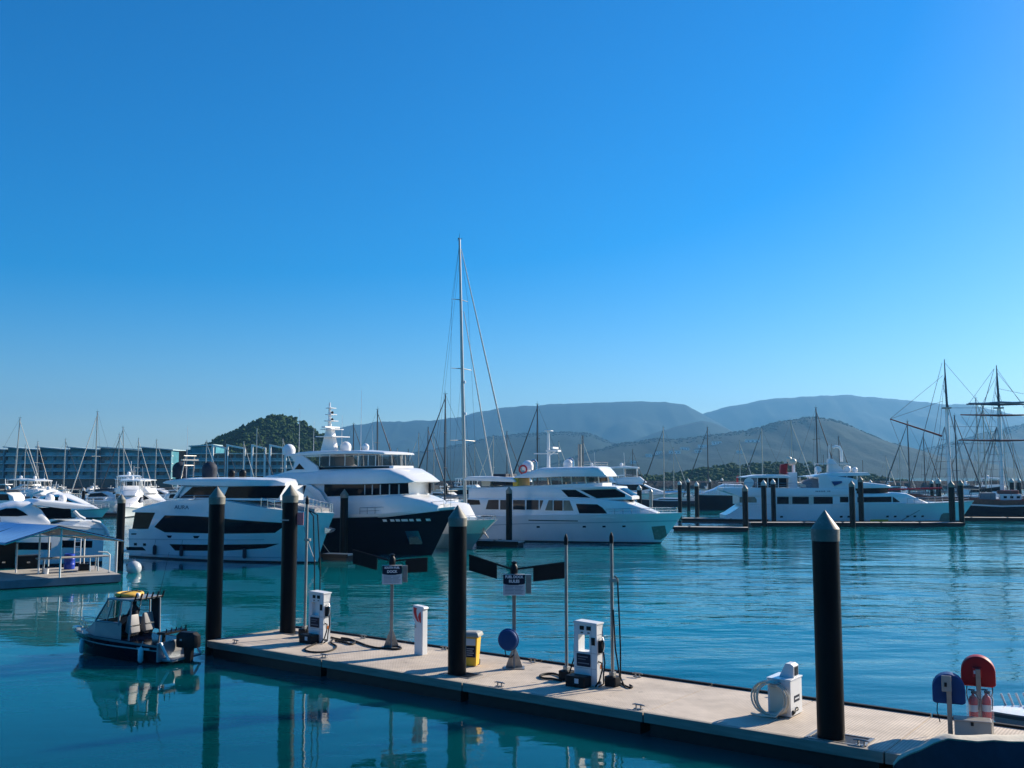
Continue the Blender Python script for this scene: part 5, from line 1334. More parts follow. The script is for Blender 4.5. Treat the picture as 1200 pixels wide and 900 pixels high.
for px_, r_ in ((958,.5),(992,.55),(1000,.4),(975,.4)): dome(t, fr.pt(px_,550,0)[0], random.uniform(-1,1), z0, r_)
xx = fr.pt(982,550,0)[0]
mm = MB().slab([(xx-1.5,z0),(xx+1.0,z0),(xx-.8,z0+2.0),(xx-1.4,z0+2.0)], -.5, .5).box(xx-3,xx+1.4,-1.2,1.2,z0+1.2,z0+1.32).tube([(xx-1.2,0,z0+2),(xx-1.2,0,z0+4.0)], .08, 6)
mm.tube([(xx+.6,.2,z0+1.6),(xx+.6,.2,z0+3.2),(xx+.3,.2,z0+3.7),(xx-.2,.2,z0+3.8),(xx-.6,.2,z0+3.6)], .2, 8)
mm.build('radar_mast', 'gel', t, 30)
for px_, h_ in ((972,3.5),(967,2.6),(977,4.2),(1013,1.8)): x=fr.pt(px_,550,0)[0]; MB().tube([(x,.8,z0),(x,.8,z0+h_)], .035, 5).build('antenna', 'maststain', t)
rl = MB()
for s_ in (1,-1): rail(rl, [(x,s_*hb*.92,z-.05) for x,z in R2([(-10,375),(100,373),(200,374),(320,375),(430,376),(540,378),(660,378),(780,378),(900,378)],-.9)], .75, .03)
rl.build('boat_deck_rail', 'steel', t)
for cx in (340,450,560,670):
    for s_ in (1,-1): q = R2([(cx,268),(cx,375)],-.8); MB().tube([(q[0][0],s_*hb*.78,q[0][1]),(q[1][0],s_*hb*.78,q[1][1])], .06, 5).build('awning_post', 'gel', t)
MB().box(*sorted((R3([(120,230)],0)[0][0], R3([(240,230)],0)[0][0])), -hb*.5, hb*.5, R3([(120,270)],-.8)[0][1], R3([(120,180)],-.8)[0][1]).build('lounge_glass', 'glass', t, 0)
x, z = R2([(950,330)],-.5)[0]
house([(x-1.6,z+.3),(x,z+.7),(x+1.7,z+.25)], [(x-1.6,z-.6),(x+1.7,z-.6)], lambda x,z: .8, .15, .1).build('covered_dinghy', 'canvasg', t)
MB().box(x-3.6,x-2.4,-1.2,1.2,z-.7,z+1.6).build('deck_locker', 'gel', t, 0, bevel=.06)
# tender crane, covered tender and liferafts on the boat deck
x, z = R2([(610,200)],0)[0]
MB().slab(R2([(572,225),(582,130),(655,118),(640,235)], 0), -.5, .5).build('red_crane_cover', 'red', t, 0, bevel=.1)
for cx, cy, r_ in ((672,75,.42),(715,100,.5),(690,110,.4)):
    x, z = R2([(cx,cy)],0)[0]; MB().ball((x,0,z), r_, 7).build('crane_head', 'cream', t)
x, z = R2([(720,120)],0)[0]; MB().tube([(x,0,ut[3][1]),(x,0,z+.4)], .2, 8).build('crane_post', 'gel', t)
house(R2([(700,320),(760,310),(860,345)], -.4), R2([(700,360),(860,370)], -.4), lambda x,z: .9, .15, .1).build('boat_deck_tender', 'canvasc', t)
x, z = R2([(240,320)],-.6)[0]
MB().lathe([(.3,-.1),(.62,-.1),(.7,0),(.62,.1),(.3,.1)], 16, Mx.Translation((x,-hb*.8*fr.sg,z)) @ Mx.Rotation(PI/2,4,'X')).build('lifebuoy_canister', 'gel', t)
x, z = R2([(840,300)],-.4)[0]
for k in range(3): MB().lathe([(.3,-.6),(.36,-.5),(.36,.5),(.3,.6)], 10, Mx.Translation((x-1.5+k*1.6,0,ut[4][1]+.5)) @ Mx.Rotation(PI/2,4,'Y')).build('life_raft_canister', 'gel', t)
bow_rail(t, hl, .72, .98, .7, .15, 9)
# ------------------------------------------------------------------ left yacht behind the shelter
fr = Frame((122,661), (-70,668), 5.0)
L1 = lambda pts, k=-1: fr.tr(0, 560, 6.43, pts, k)
t = start(fr, 'motor_yacht', 'white sport yacht with black oval window half hidden behind the blue awning', 'yacht')
hb = fr.B/2; zt = L1([(300,335)])[0][1]
hl = Hull(fr.L, fr.B, [(0,zt-.6),(.25,zt-.2),(.6,zt+.1),(1,zt+.5)], rake=2, zref=2.5)
hl.mesh(26,9,-.4).build('hull', 'gel', t, 50); hl.band(-.05,.2,.02).build('boot_stripe', 'boot', t)
for xa_, xb_ in ((.08,.3),(.36,.62)): panel(MB(), [(fr.L*xa_,zt*.38),(fr.L*xb_,zt*.42),(fr.L*(xb_-.01),zt*.58),(fr.L*xa_,zt*.54)], hl.hb, .02).build('hull_window', 'glass', t)
hl.band(lambda q: hl.zs(q)-.14, lambda q: hl.zs(q)-.04, .05).build('rub_rail', 'gelgrey', t)
def asc(p): return sorted(p, key=lambda q: q[0])
top = asc(L1([(-330,330),(-150,275),(0,232),(80,207),(160,188),(270,190),(330,240),(390,332)])); bot = [(top[0][0],zt-.3),(top[-1][0],zt-.3)]
wl_ = taper(hb*.86, top[-1][0]-7, top[-1][0], .35, 1.6, .05, zt)
house(top, bot, wl_, .3, .1, 22).build('deckhouse', 'gel', t, 45)
windows_from(wl_, L1([(-30,268),(0,250),(60,231),(130,229),(180,255),(216,283),(140,291),(0,291),(-30,288)], -.85), 'oval_window', 'glass', t, .03)
MB().slab(L1([(285,262),(330,226),(540,234),(545,303),(330,306)], -.8), -hb*.7, hb*.7).build('cockpit_screen', 'glass', t, 0)
house(asc(L1([(250,190),(300,168),(440,180),(600,200),(716,217)], -.85)), asc(L1([(250,205),(300,208),(480,232),(620,232),(716,220)], -.85)), lambda x,z: hb*.85, .1, .1).build('hardtop_awning', 'gel', t, 45)
MB().slab(L1([(400,345),(480,322),(700,318),(745,340),(800,430),(400,430)], -.6), -hb*.8, hb*.8).build('cockpit_module', 'gel', t, 30, bevel=.12)
for s_ in (1,-1):
    MB().tube([(x,s_*hb*.85,z) for x,z in L1([(560,250),(600,290),(640,310)],-.85)], .12, 8).build('awning_strut', 'gel', t)
    MB().tube([(x,s_*hb*.9,z) for x,z in L1([(690,322),(745,335),(790,380),(815,435)],-.85)], .12, 8).build('stern_arch', 'gel', t)
for cx, r_ in ((375,.35),(470,.3)): 
    x, z = L1([(cx,165)],0)[0]; dome(t, x, 0, z-.3, r_)
rl = MB(); pts = L1([(0,330),(-100,330),(-220,335)], -.9)
for s_ in (1,-1): rail(rl, [(x,s_*hb*.9,z-.3) for x,z in pts], .6)
rl.build('side_rail', 'steel', t)

# ------------------------------------------------------------------ floating shelter with the blue awning
ZS = .55
p0, p1 = atz(-60,684,ZS), atz(141,672.8,ZS)
u = (p1-p0).normalized(); n = V((-u.y,u.x,0)); ang = math.atan2(u.y,u.x); Ls = (p1-p0).length
t = thing('floating_pontoon', 'low pontoon with blue grey edge carrying the blue awning', 'pontoon', (p0.x,p0.y,0), ang)
MB().box(0,Ls,0,7,ZS-.1,ZS).build('deck', 'conc', t, 0)
MB().box(-.05,Ls+.05,-.06,0,.08,ZS-.02).box(Ls,Ls+.06,0,7,.08,ZS-.02).build('fascia', 'pontblue', t, 0)
MB().box(.1,Ls-.1,.05,6.9,-.4,ZS-.1).build('float', 'float', t, 0)
rid, el, er = aty(69,616,60.6), aty(6,636,59.4), aty(144,632,63.0)
t = thing('awning_shelter', 'open gabled shelter with bright blue fabric roof on white posts', 'shelter', (rid.x,rid.y,ZS))
O_ = V((rid.x,rid.y,ZS)); bk = V((-.8,.6,0))*9
a, b, c = rid-O_, el-O_, er-O_; dz = V((0,0,-.05))
def sheet(q0,q1,q2,q3,name,m_,n_=8):
    mb = MB()
    for off in (V((0,0,0)), dz):
        rows = [[(q0.lerp(q1,i/n_)).lerp(q3.lerp(q2,i/n_), j/6) + off - V((0,0,.1*math.sin(PI*i/n_)*math.sin(PI*j/6))) for j in range(7)] for i in range(n_+1)]
        mb.loft(rows, closed=False, caps=False)
    return mb.build(name, m_, t, 60)
sheet(a, b, b+bk, a+bk, 'roof_slope', 'canvasb'); sheet(a, c, c+bk, a+bk, 'roof_slope', 'canvasg')
fm = MB()
for q in (V((0,0,0)), bk*.5, bk): fm.tube([b+q+dz*2,a+q+dz*2,c+q+dz*2], .05, 6); fm.tube([b.lerp(a,.45)+q+dz*2, c.lerp(a,.45)+q+dz*2], .035, 6)
fm.tube([a+dz*2,a+bk+dz*2],.05,6); fm.tube([b+dz*2,b+bk+dz*2],.05,6); fm.tube([c+dz*2,c+bk+dz*2],.05,6)
fm.build('roof_frame', 'steel', t)
for px_, pb, pt in ((18.7,671,637),(45,673,626),(70,677,617),(136,671,633)):
    q = atz(px_,pb,ZS); h = aty(px_,pt,q.y).z-ZS
    MB().tube([(q.x-O_.x,q.y-O_.y,0),(q.x-O_.x,q.y-O_.y,h)], .06, 8).build('post', 'white', t)
for q in (b+bk*.5,c+bk*.5,b+bk,c+bk): MB().tube([(q.x,q.y,0),(q.x,q.y,q.z)], .06, 8).build('post', 'white', t)
def small(name, label, cat, px_, py_, z=ZS): 
    q = atz(px_,py_,z); return thing(name, label, cat, (q.x,q.y,z), ang)
t = small('plastic_barrel', 'bright blue plastic barrel under the awning', 'barrel', 81, 667)
MB().lathe([(.3,0),(.34,.05),(.35,.3),(.37,.33),(.35,.36),(.35,.65),(.37,.68),(.35,.71),(.34,.98),(.3,1.02),(.28,1.0),(.01,1.0)],18).build('drum', 'barrel', t)
t = small('plastic_crate', 'small black crate on the pontoon right of the blue barrel', 'crate', 98.5, 668.5)
MB().box(-.32,.32,-.25,.25,0,.38).box(-.35,.35,-.28,.28,.38,.44).build('crate_body', 'blackp', t, 0, bevel=.02)
t = small('white_bucket', 'small white bucket near the pontoon front edge', 'bucket', 54, 672.5)
MB().lathe([(.14,0),(.17,.32),(.18,.34),(.15,.34),(.13,.05),(.01,.04)],14).build('pail', 'gel', t)
t = small('work_table', 'pale topped work table on splayed legs beside the awning end', 'table', 109, 669)
MB().box(-3.4,.9,-.4,.5,.9,.98).build('table_top', 'conc', t, 0, bevel=.02)
for x_, y_ in ((-.25,-.2),(.25,-.2),(-3.0,0),(-3.0,.3),(.2,.3)): MB().tube([(x_,y_,0),(x_*.98,y_*.6,.9)], .05, 6).build('leg', 'steel', t)
t = small('grab_rail', 'bent white handrail at the right end of the pontoon', 'handrail', 128, 671)
MB().tube([(0,0,0),(0,0,1.15),(-.15,0,1.3),(-.7,.1,1.35)], .045, 8).build('bent_tube', 'white', t); MB().lathe([(.1,0),(.1,.03)],10).build('foot_plate', 'galv', t)
for i, (px_, lab) in enumerate(((4,'dark locker at the left edge under the awning'),(33,'low dark bench locker under the middle of the awning'))):
    t = small('storage_locker', lab, 'locker', px_, 666)
    MB().box(-.7,.7,0,.6,0,1.9-1.1*i).build('locker_body', 'blackp', t, 0, bevel=.03); MB().box(-.74,.74,-.04,.64,1.9-1.1*i,1.97-1.1*i).build('locker_lid', 'canvasn', t, 0, bevel=.02)
    MB().box(-.1,.1,-.03,0,.35,.45).build('latch', 'steel', t, 0)
for i, (px_, lab) in enumerate(((90,'white twin tube ladder standing right of the blue barrel'),)):
    t = small('boat_ladder', lab, 'ladder', px_, 664)
    for s_ in (-.2,.2): MB().tube([(s_,0,0),(s_,0,2.0),(s_,.3,2.2),(s_,.5,1.9)], .04, 6).build('side_tube', 'white', t)
    for k in range(5): MB().tube([(-.2,0,.3+.35*k),(.2,0,.3+.35*k)], .03, 6).build('rung', 'white', t)
q = atz(157,671,0)
t = thing('mooring_buoy', 'round white mooring buoy floating off the pontoon end', 'buoy', (q.x,q.y,0))
MB().ball((0,0,.3), .5, 14).build('float_ball', 'gelgrey', t); MB().tube([(0,0,.78),(.08,0,.88),(0,0,.92),(-.08,0,.88),(0,0,.78)], .03, 6).build('ring', 'steel', t)

# ------------------------------------------------------------------ tall mast sailing yacht
fr = Frame((478,627), (606.5,633), 4.4)
S_ = lambda pts, k=0: [fr.pt(x,y,k) for x,y in pts]
t = start(fr, 'sailing_yacht', 'tall masted sloop with blue grey hull moored left of the white centre yacht', 'sailboat')
tip = S_([(618.5,614.5)])[0]; zs_ = S_([(573,616.5)],-1)[0][1]
hl = Hull(fr.L, fr.B, [(0,zs_-.15),(.5,zs_-.1),(.8,zs_),(1,tip[1])], rake=max(.8,tip[0]-fr.L), zref=1.8, p_wl=1.5, p_dk=2.2, s_wl=.3, s_dk=.45, wlf=.82, bstern=.75)
hl.mesh(28,8,-.4).build('hull', 'teal', t, 50); hl.band(-.05,.12,.012).build('boot_stripe', 'boot', t)
hl.band(lambda q: hl.zs(q)-.08, lambda q: hl.zs(q)+.06, .03).build('toe_rail', 'alu', t)
mx0 = S_([(545.5,588)])[0][0]; mt_ = S_([(538.5,280)])[0]
house([(mx0-4,zs_+.5),(mx0+.5,zs_+.55),(mx0+2.5,zs_+.35),(mx0+3.5,zs_+.05)], [(mx0-4,zs_-.1),(mx0+3.5,zs_-.1)], taper(1.3,mx0-1,mx0+3.6,.4), .12, .06).build('coachroof', 'gel', t)
windows_from(taper(1.3,mx0-1,mx0+3.6,.4), [(mx0-3.5,zs_+.15),(mx0+1.5,zs_+.15),(mx0+1.2,zs_+.35),(mx0-3.3,zs_+.4)], 'cabin_window', 'glass', t)
MB().tube([(mx0,0,zs_),(mx0+(mt_[0]-mx0)*.5,0,zs_+(mt_[1]-zs_)*.5),(mt_[0],0,mt_[1])], [.21,.19,.12], 12).build('mast', 'alu', t)
def mp(py): f_ = (S_([(542,py)])[0][1]-zs_)/(mt_[1]-zs_); return mx0+(mt_[0]-mx0)*f_, zs_+(mt_[1]-zs_)*f_
for py, hw in ((351,1.25),(432,1.6),(516,1.9)):
    x, z = mp(py); MB().tube([(x-.15,-hw,z-.05),(x,0,z),(x-.15,hw,z-.05)], [.03,.06,.03], 6).build('spreader', 'alu', t)
rg = MB(); xt, zt = mp(284)
for s_ in (1,-1):
    c_ = [(xt,0,zt)]
    for py, hw in ((351,1.25),(432,1.6),(516,1.9)): x, z = mp(py); c_.append((x-.15,s_*hw,z))
    c_.append((mx0-.2,s_*2.0,zs_)); rg.tube(c_, .016, 4)
    x, z = mp(432); rg.tube([(x,0,z),(mx0-.6,s_*2.0,zs_)], .014, 4)
rg.tube([(xt,0,zt),(.1,.6,zs_)], .018, 4); x, z = mp(300); rg.tube([(x,0,z),(mx0-6,.3,zs_+1)], .014, 4)
rg.build('rigging', 'rope', t)
for p1_, p2_, r_ in (((540.5,292),(612.5,612),.085),((543.5,365),(585,606),.075)):
    a_, b_ = S_([p1_,p2_]); MB().tube([(a_[0],0,a_[1]),(a_[0]*.5+b_[0]*.5,0,a_[1]*.5+b_[1]*.5),(b_[0],0,b_[1])], [r_*.5,r_,r_*1.2], 8).build('furled_headsail', 'sail', t)
x, z = mp(281)
MB().tube([(x-.4,0,z+.1),(x+.4,0,z+.15)], .03, 5).tube([(x,0,z),(x,0,z+.8)], .02, 5).ball((x-.15,0,z+.25), .09, 5).build('masthead_gear', 'blackp', t)
for py in (448,485): x, z = mp(py); MB().lathe([(.12,-.15),(.14,0),(.1,.15)],10,Mx.Translation((x+.35,0,z))).tube([(x,0,z-.1),(x+.35,0,z-.1)],.05,5).build('mast_radar', 'gel', t)
MB().tube([(mx0-.2,0,zs_+1.6),(mx0-6.5,0,zs_+1.8)], .1, 8).build('boom', 'alu', t)
MB().tube([(mx0-.4,0,zs_+1.85),(mx0-3,0,zs_+2.0),(mx0-6.2,0,zs_+2.0)], [.28,.24,.14], 8).build('sail_cover', 'canvasg', t)
a_, b_ = S_([(560,612),(585,612)], -.3)
house([(a_[0],zs_+.2),(a_[0]+.8,zs_+1.0),(b_[0]-.4,zs_+.9),(b_[0],zs_+.2)], [(a_[0],zs_),(b_[0],zs_)], lambda x,z: 1.0, .2, .1).build('canvas_dodger', 'canvasg', t)
bow_rail(t, hl, .8, .99, .65, .08, 5)
rl = MB(); P = oval_deckline(hl, hl.zs, 8, .06, .02, .8)
for s_ in (1,-1): rail(rl, [(x,s_*y,z) for x,y,z in P], .6, .014)
rl.build('lifeline', 'steel', t)
MB().tube([(fr.L+.1,0,zs_+.35),(fr.L+1.3,0,zs_+.2)], .1, 6).slab([(fr.L+1.0,zs_-.25),(fr.L+1.8,zs_+.05),(fr.L+1.3,zs_+.2)], -.2, .2).build('anchor', 'blackp', t, 0)
# boat with hanging anchor in front of it
fr = Frame((495,641), (553,643), 4.6)
t = start(fr, 'cruising_boat', 'teal hulled boat with white topsides and a hanging anchor, bow showing behind the black pile', 'boat')
tip = fr.pt(576,610,0); zs_ = fr.pt(548,611,-.6)[1]
hl = Hull(fr.L, fr.B, [(0,zs_-.3),(.5,zs_-.1),(1,tip[1])], rake=max(.8,tip[0]-fr.L), zref=2.4, p_wl=1.5, p_dk=2.2, wlf=.8)
hl.mesh(26,8,-.4).build('hull', 'teal', t, 50); hl.band(lambda q: hl.zs(q)*.55, lambda q: hl.zs(q)+.02, .012).build('white_topside', 'gel', t)
hl.band(lambda q: hl.zs(q)-.02, lambda q: hl.zs(q)+.1, .05).build('gunwale', 'gel', t)
house([(.5,zs_+1.6),(fr.L*.5,zs_+1.5),(fr.L*.75,zs_+.2)], [(.5,zs_),(fr.L*.75,zs_)], lambda x,z: 1.5, .2, .1).build('deckhouse', 'gel', t)
windows_from(lambda x,z: 1.5, [(1,zs_+.8),(fr.L*.48,zs_+.8),(fr.L*.5,zs_+1.25),(1,zs_+1.3)], 'cabin_window', 'glass', t)
bow_rail(t, hl, .6, .98, .5, .1, 6)
a_ = fr.pt(567,622,-.1)
MB().tube([(a_[0],0-.25*fr.sg,a_[1]+1.0),(a_[0],-.25*fr.sg,a_[1]-.3)], .08, 6).tube([(a_[0]-.6,-.25*fr.sg,a_[1]-.7),(a_[0],-.25*fr.sg,a_[1]-.1),(a_[0]+.7,-.25*fr.sg,a_[1]-.6)], [.05,.12,.05], 6).build('anchor', 'galv', t)

# ------------------------------------------------------------------ tall ship at the right edge
fr = Frame((1078,606.5), (1268,608.5), 6.5)
T_ = lambda pts, k=0: [fr.pt(x,y,k) for x,y in pts]
t = start(fr, 'tall_ship', 'dark hulled two masted tall ship with crossed red brown yards at the right edge', 'tall ship')
zs_ = T_([(1160,587.5)],-1)[0][1]
hl = Hull(fr.L, fr.B, [(0,zs_+.9),(.2,zs_+.35),(.5,zs_),(.8,zs_+.3),(1,zs_+1)], rake=3.0, srake=-2.0, zref=2.6, p_wl=2.0, p_dk=2.6, wlf=.85, bstern=.6)
hl.mesh(30,9,-.4).build('hull', 'navy', t, 50)
hl.band(-.05,.3,.015).build('boot_stripe', 'orange', t)
hl.band(lambda q: hl.zs(q)-.85, lambda q: hl.zs(q)-.62, .03).build('white_sheer_stripe', 'gel', t)
hl.band(lambda q: hl.zs(q)-.6, lambda q: hl.zs(q)+.05, .03).build('bulwark', 'wood', t)
hl.band(lambda q: hl.zs(q)+.05, lambda q: hl.zs(q)+.2, .06).build('cap_rail', 'mahog', t)
z1 = zs_
for px_, pt, pj in ((1107,421,478),(1168,428,478)):
    x, zt = T_([(px_,pt)])[0]; zj = T_([(px_,pj)])[0][1]
    MB().tube([(x,0,z1),(x,0,zj)], [.34,.26], 12).build('lower_mast', 'gel', t)
    MB().tube([(x+.1,0,zj-1.2),(x,0,zj+3.5),(x-.05,0,zt)], [.2,.17,.06], 10).build('topmast', 'maststain', t)
    MB().box(x-.7,x+.7,-1,1,zj-.1,zj+.05).build('mast_platform', 'galv', t, 0)
xm, xf_ = T_([(1107,560)])[0][0], T_([(1168,560)])[0][0]
for py, hw, m_ in ((474.5,35,'maststain'),(487,41,'mahog'),(516.5,43,'mahog')):
    x, z = T_([(1168,py)])[0]; w_ = hw/FPX*fr.o.length
    ca, sa = math.cos(-fr.rot), math.sin(-fr.rot)
    MB().tube([(x-w_*ca+.4,-w_*sa-.3,z+.1),(x+.4,-.3,z),(x+w_*ca+.4,w_*sa-.3,z+.1)], [.09,.17,.09], 8).build('yard', m_, t)
    if m_ == 'maststain': MB().tube([(x-w_*.85+.4,-.3,z+.35),(x-w_*.4+.4,-.3,z+.22),(x+.4,-.3,z+.38),(x+w_*.4+.4,-.3,z+.22),(x+w_*.85+.4,-.3,z+.35)], [.1,.2,.18,.2,.1], 6).build('furled_sail', 'canvasg', t)
a_, b_ = T_([(1104,511),(1043,491)]); MB().tube([(a_[0],0,a_[1]),(b_[0],0,b_[1])], [.16,.1], 8).build('gaff', 'mahog', t)
a_, b_ = T_([(1104,572),(1062,574)]); MB().tube([(a_[0],0,a_[1]),(b_[0]-3,0,b_[1])], [.17,.12], 8).build('spanker_boom', 'redp', t)
rg = MB()
for px_, pt in ((1107,421),(1168,428)):
    x = T_([(px_,500)])[0][0]
    for py, dx in ((pt+4,-6),(500,-4.5),(500,-3),(500,-1.5),(500,1.5),(pt+30,3.5)):
        z = T_([(px_,py)])[0][1]
        for s_ in (1,-1): rg.tube([(x,0,z),(x+dx,s_*3,zs_+.3)], .03, 4)
    for k in range(9):
        f_ = k/10; z = T_([(px_,500)])[0][1]; zz = zs_+.3+(z-zs_)*f_
        for s_ in (1,-1): rg.tube([(x-3*(1-f_),s_*3*(1-f_),zz),(x+1.5*(1-f_),s_*3*(1-f_),zz)], .016, 3)
for p, q in (((1107,425),(1167,495)),((1168,432),(1230,520)),((1107,478),(1166,478)),((1168,440),(1107,560)),((1168,436),(1290,585)),((1043,491),(1105,440)),((1043,491),(1080,585)),((1043,491),(1105,470)),((1168,455),(1240,470)),((1134,475),(1165,432)),((1127,488),(1150,520)),((1107,440),(1080,588)),((1107,440),(1094,588)),((1107,500),(1120,586)),((1168,440),(1146,586)),((1168,445),(1152,586)),((1168,500),(1182,585)),((1168,450),(1205,585)),((1168,520),(1107,520)),((1168,500),(1112,500)),((1126,517),(1110,560))):
    a_, b_ = T_([p,q]); rg.tube([(a_[0],0,a_[1]),(b_[0],0,b_[1])], .025, 4)
rg.build('rigging', 'rope', t)
x0, x1 = T_([(1171,580)])[0][0], T_([(1196,580)])[0][0]
MB().box(x0,x1,-1.6,1.6,zs_,zs_+1.1).build('deckhouse', 'gel', t, 0, bevel=.05)
for k in range(4): MB().box(x0+.5+k*.9,x0+.95+k*.9,-1.63,1.63,zs_+.45,zs_+.8).build('porthole', 'glass', t, 0)
MB().box(x0-.3,x1-.3,-1.2,1.2,zs_+1.1,zs_+1.7).build('red_cover', 'mahog', t, 0, bevel=.15)
x0, x1 = T_([(1148,580)])[0][0], T_([(1166,580)])[0][0]
MB().box(x0,x1,-1.9,1.9,zs_,zs_+1.25).build('canvas_screen', 'canvasg', t, 0, bevel=.04)
MB().tube([(x0,.4,zs_+1.6),(x0+3,.4,zs_+1.9),(x1+1,.4,zs_+1.7)], [.2,.35,.15], 8).build('covered_gear', 'black', t)
# ------------------------------------------------------------------ pontoons and fingers
def pontoon(label, pa, pb, wd, z=.5, m_='conc', name='floating_pontoon'):
    a, b = atz(*pa,z), atz(*pb,z); u = (b-a).normalized(); L_ = (b-a).length
    t = thing(name, label, 'pontoon', (a.x,a.y,0), math.atan2(u.y,u.x), 'finger pontoons')
    n_ = max(1, int(L_/12))
    for i in range(n_): MB().box(L_*i/n_+.02,L_*(i+1)/n_-.02,.1,wd-.1,z-.12,z).build('deck', m_, t, 0)
    MB().box(0,L_,0,.09,z-.28,z+.01).box(0,L_,wd-.09,wd,z-.28,z+.01).build('edge_beam', 'black', t, 0)
    MB().box(.15,L_-.15,.1,wd-.1,-.35,z-.13).build('float', 'float', t, 0)
    for x in range(2,int(L_)-1,5):
        for y in (.25,wd-.25): MB().box(x-.2,x+.2,y-.05,y+.05,z+.06,z+.1).box(x-.1,x+.1,y-.03,y+.03,z,z+.06).build('cleat', 'galv', t, 0)
    return t
pontoon('short pontoon finger nearest the camera in front of the right yacht stern', (788,617.5), (877,618.5), 2.2)
pontoon('pontoon finger between the short finger and the right yacht', (798,607.5), (900,609), 3.0)
pontoon('long pontoon along the side of the right white yacht', (880,612.5), (1131,612.8), 2.5)
pontoon('pontoon under the tall ship hull at the right edge', (1122,606.5), (1290,607.5), 2.5)
pontoon('pale finger with a black pile beside the tall masted sloop', (556,633.5), (607,635), 1.8)
pontoon('dark finger with white edge between the navy yacht and its neighbour', (376,649), (407,650), 1.4)
pontoon('distant pontoon behind the small piles right of centre', (785,590.5), (870,591.5), 2.5)
pontoon('distant pontoon below the far left motorboats', (-20,600), (150,601.5), 2.5)

# ------------------------------------------------------------------ smaller piles
G = 'mooring piles in the marina'
P_ = [(139.5,668,579,9,'black pile with pointed cap behind the right end of the blue awning',0),
 (402.5,651,573,9,'black pile in front of the navy hull between the two left yachts',0),
 (596.5,637,570,7.2,'black pile on the pale finger in front of the white centre yacht',0),
 (874,622,568,6.6,'black pile at the right end of the short pontoon finger',0),
 (896,617,562,6,'left one of the two close black piles at the right yacht stern quarter',1),
 (907,613.4,561,5.4,'right one of the two close black piles at the right yacht stern quarter',1),
 (749.5,603,568,5.5,'black pile just above the foredeck of the white centre yacht',1),
 (763,604,573,4,'thin grey pile without bright cap right of the centre yacht foredeck',2),
 (797,606,563,4.5,'leftmost black pile on the pontoon behind the centre yacht bow',1),
 (807,598,560.5,4,'farther slim pile between the two piles behind the centre yacht bow',1),
 (817,608,564,5,'black pile left of the dark blue boat',1),
 (832,589,561,3.4,'small pile above the bow of the dark blue boat',1),
 (846.5,586,560,3,'tiny pile behind the dark blue boat cabin',1),
 (999.5,618,563,6.4,'left black pile of the pair in front of the right yacht pilothouse',0),
 (1009.8,613.8,558,6,'right taller black pile of the pair in front of the right yacht pilothouse',0),
 (1116.5,616,563,6.8,'thick black pile left of the outermost one at the right yacht bow',0),
 (1127.5,616,562,6,'outermost black pile at the bow of the right yacht',0),
 (1101,600,560,5.6,'dark pile behind the right yacht bow beside the white mast',1),
 (1093,597,562,4,'slimmer dark pile left of the white tall ship mast',1),
 (1187,597,560,4.6,'left small pile of the pair near the right edge',1),
 (1195.5,597,560,4.6,'right small pile of the pair at the right edge',1),
 (97,600,571,3.6,'dark pile between the two far left white cruisers',1),
 (47,598,569,3,'thin dark pile among the far left boats',1),
 (27,596,567,2.6,'thin dark pile nearest the left edge among far boats',1),
 (165,598,566,3,'thin pile above the stern of the named white yacht',1),
 (1021,596,562,4,'short pile between the right yacht and the grey catamaran',1),
 (523,600,566,3,'small dark pile above the navy yacht bow',1),
 (700,588,561,2.6,'tiny pile behind the centre yacht windscreen',1),
 (720,590,560,2.6,'tiny pile left of the far white cruisers',1)]
for px_, pb, pt, w_, lab, c_ in P_:
    pile(lab, px_, pb, pt, w_, 0, cap=('cap','capw','galv')[c_], group=G, shaft='galv' if c_ == 2 else 'pile')

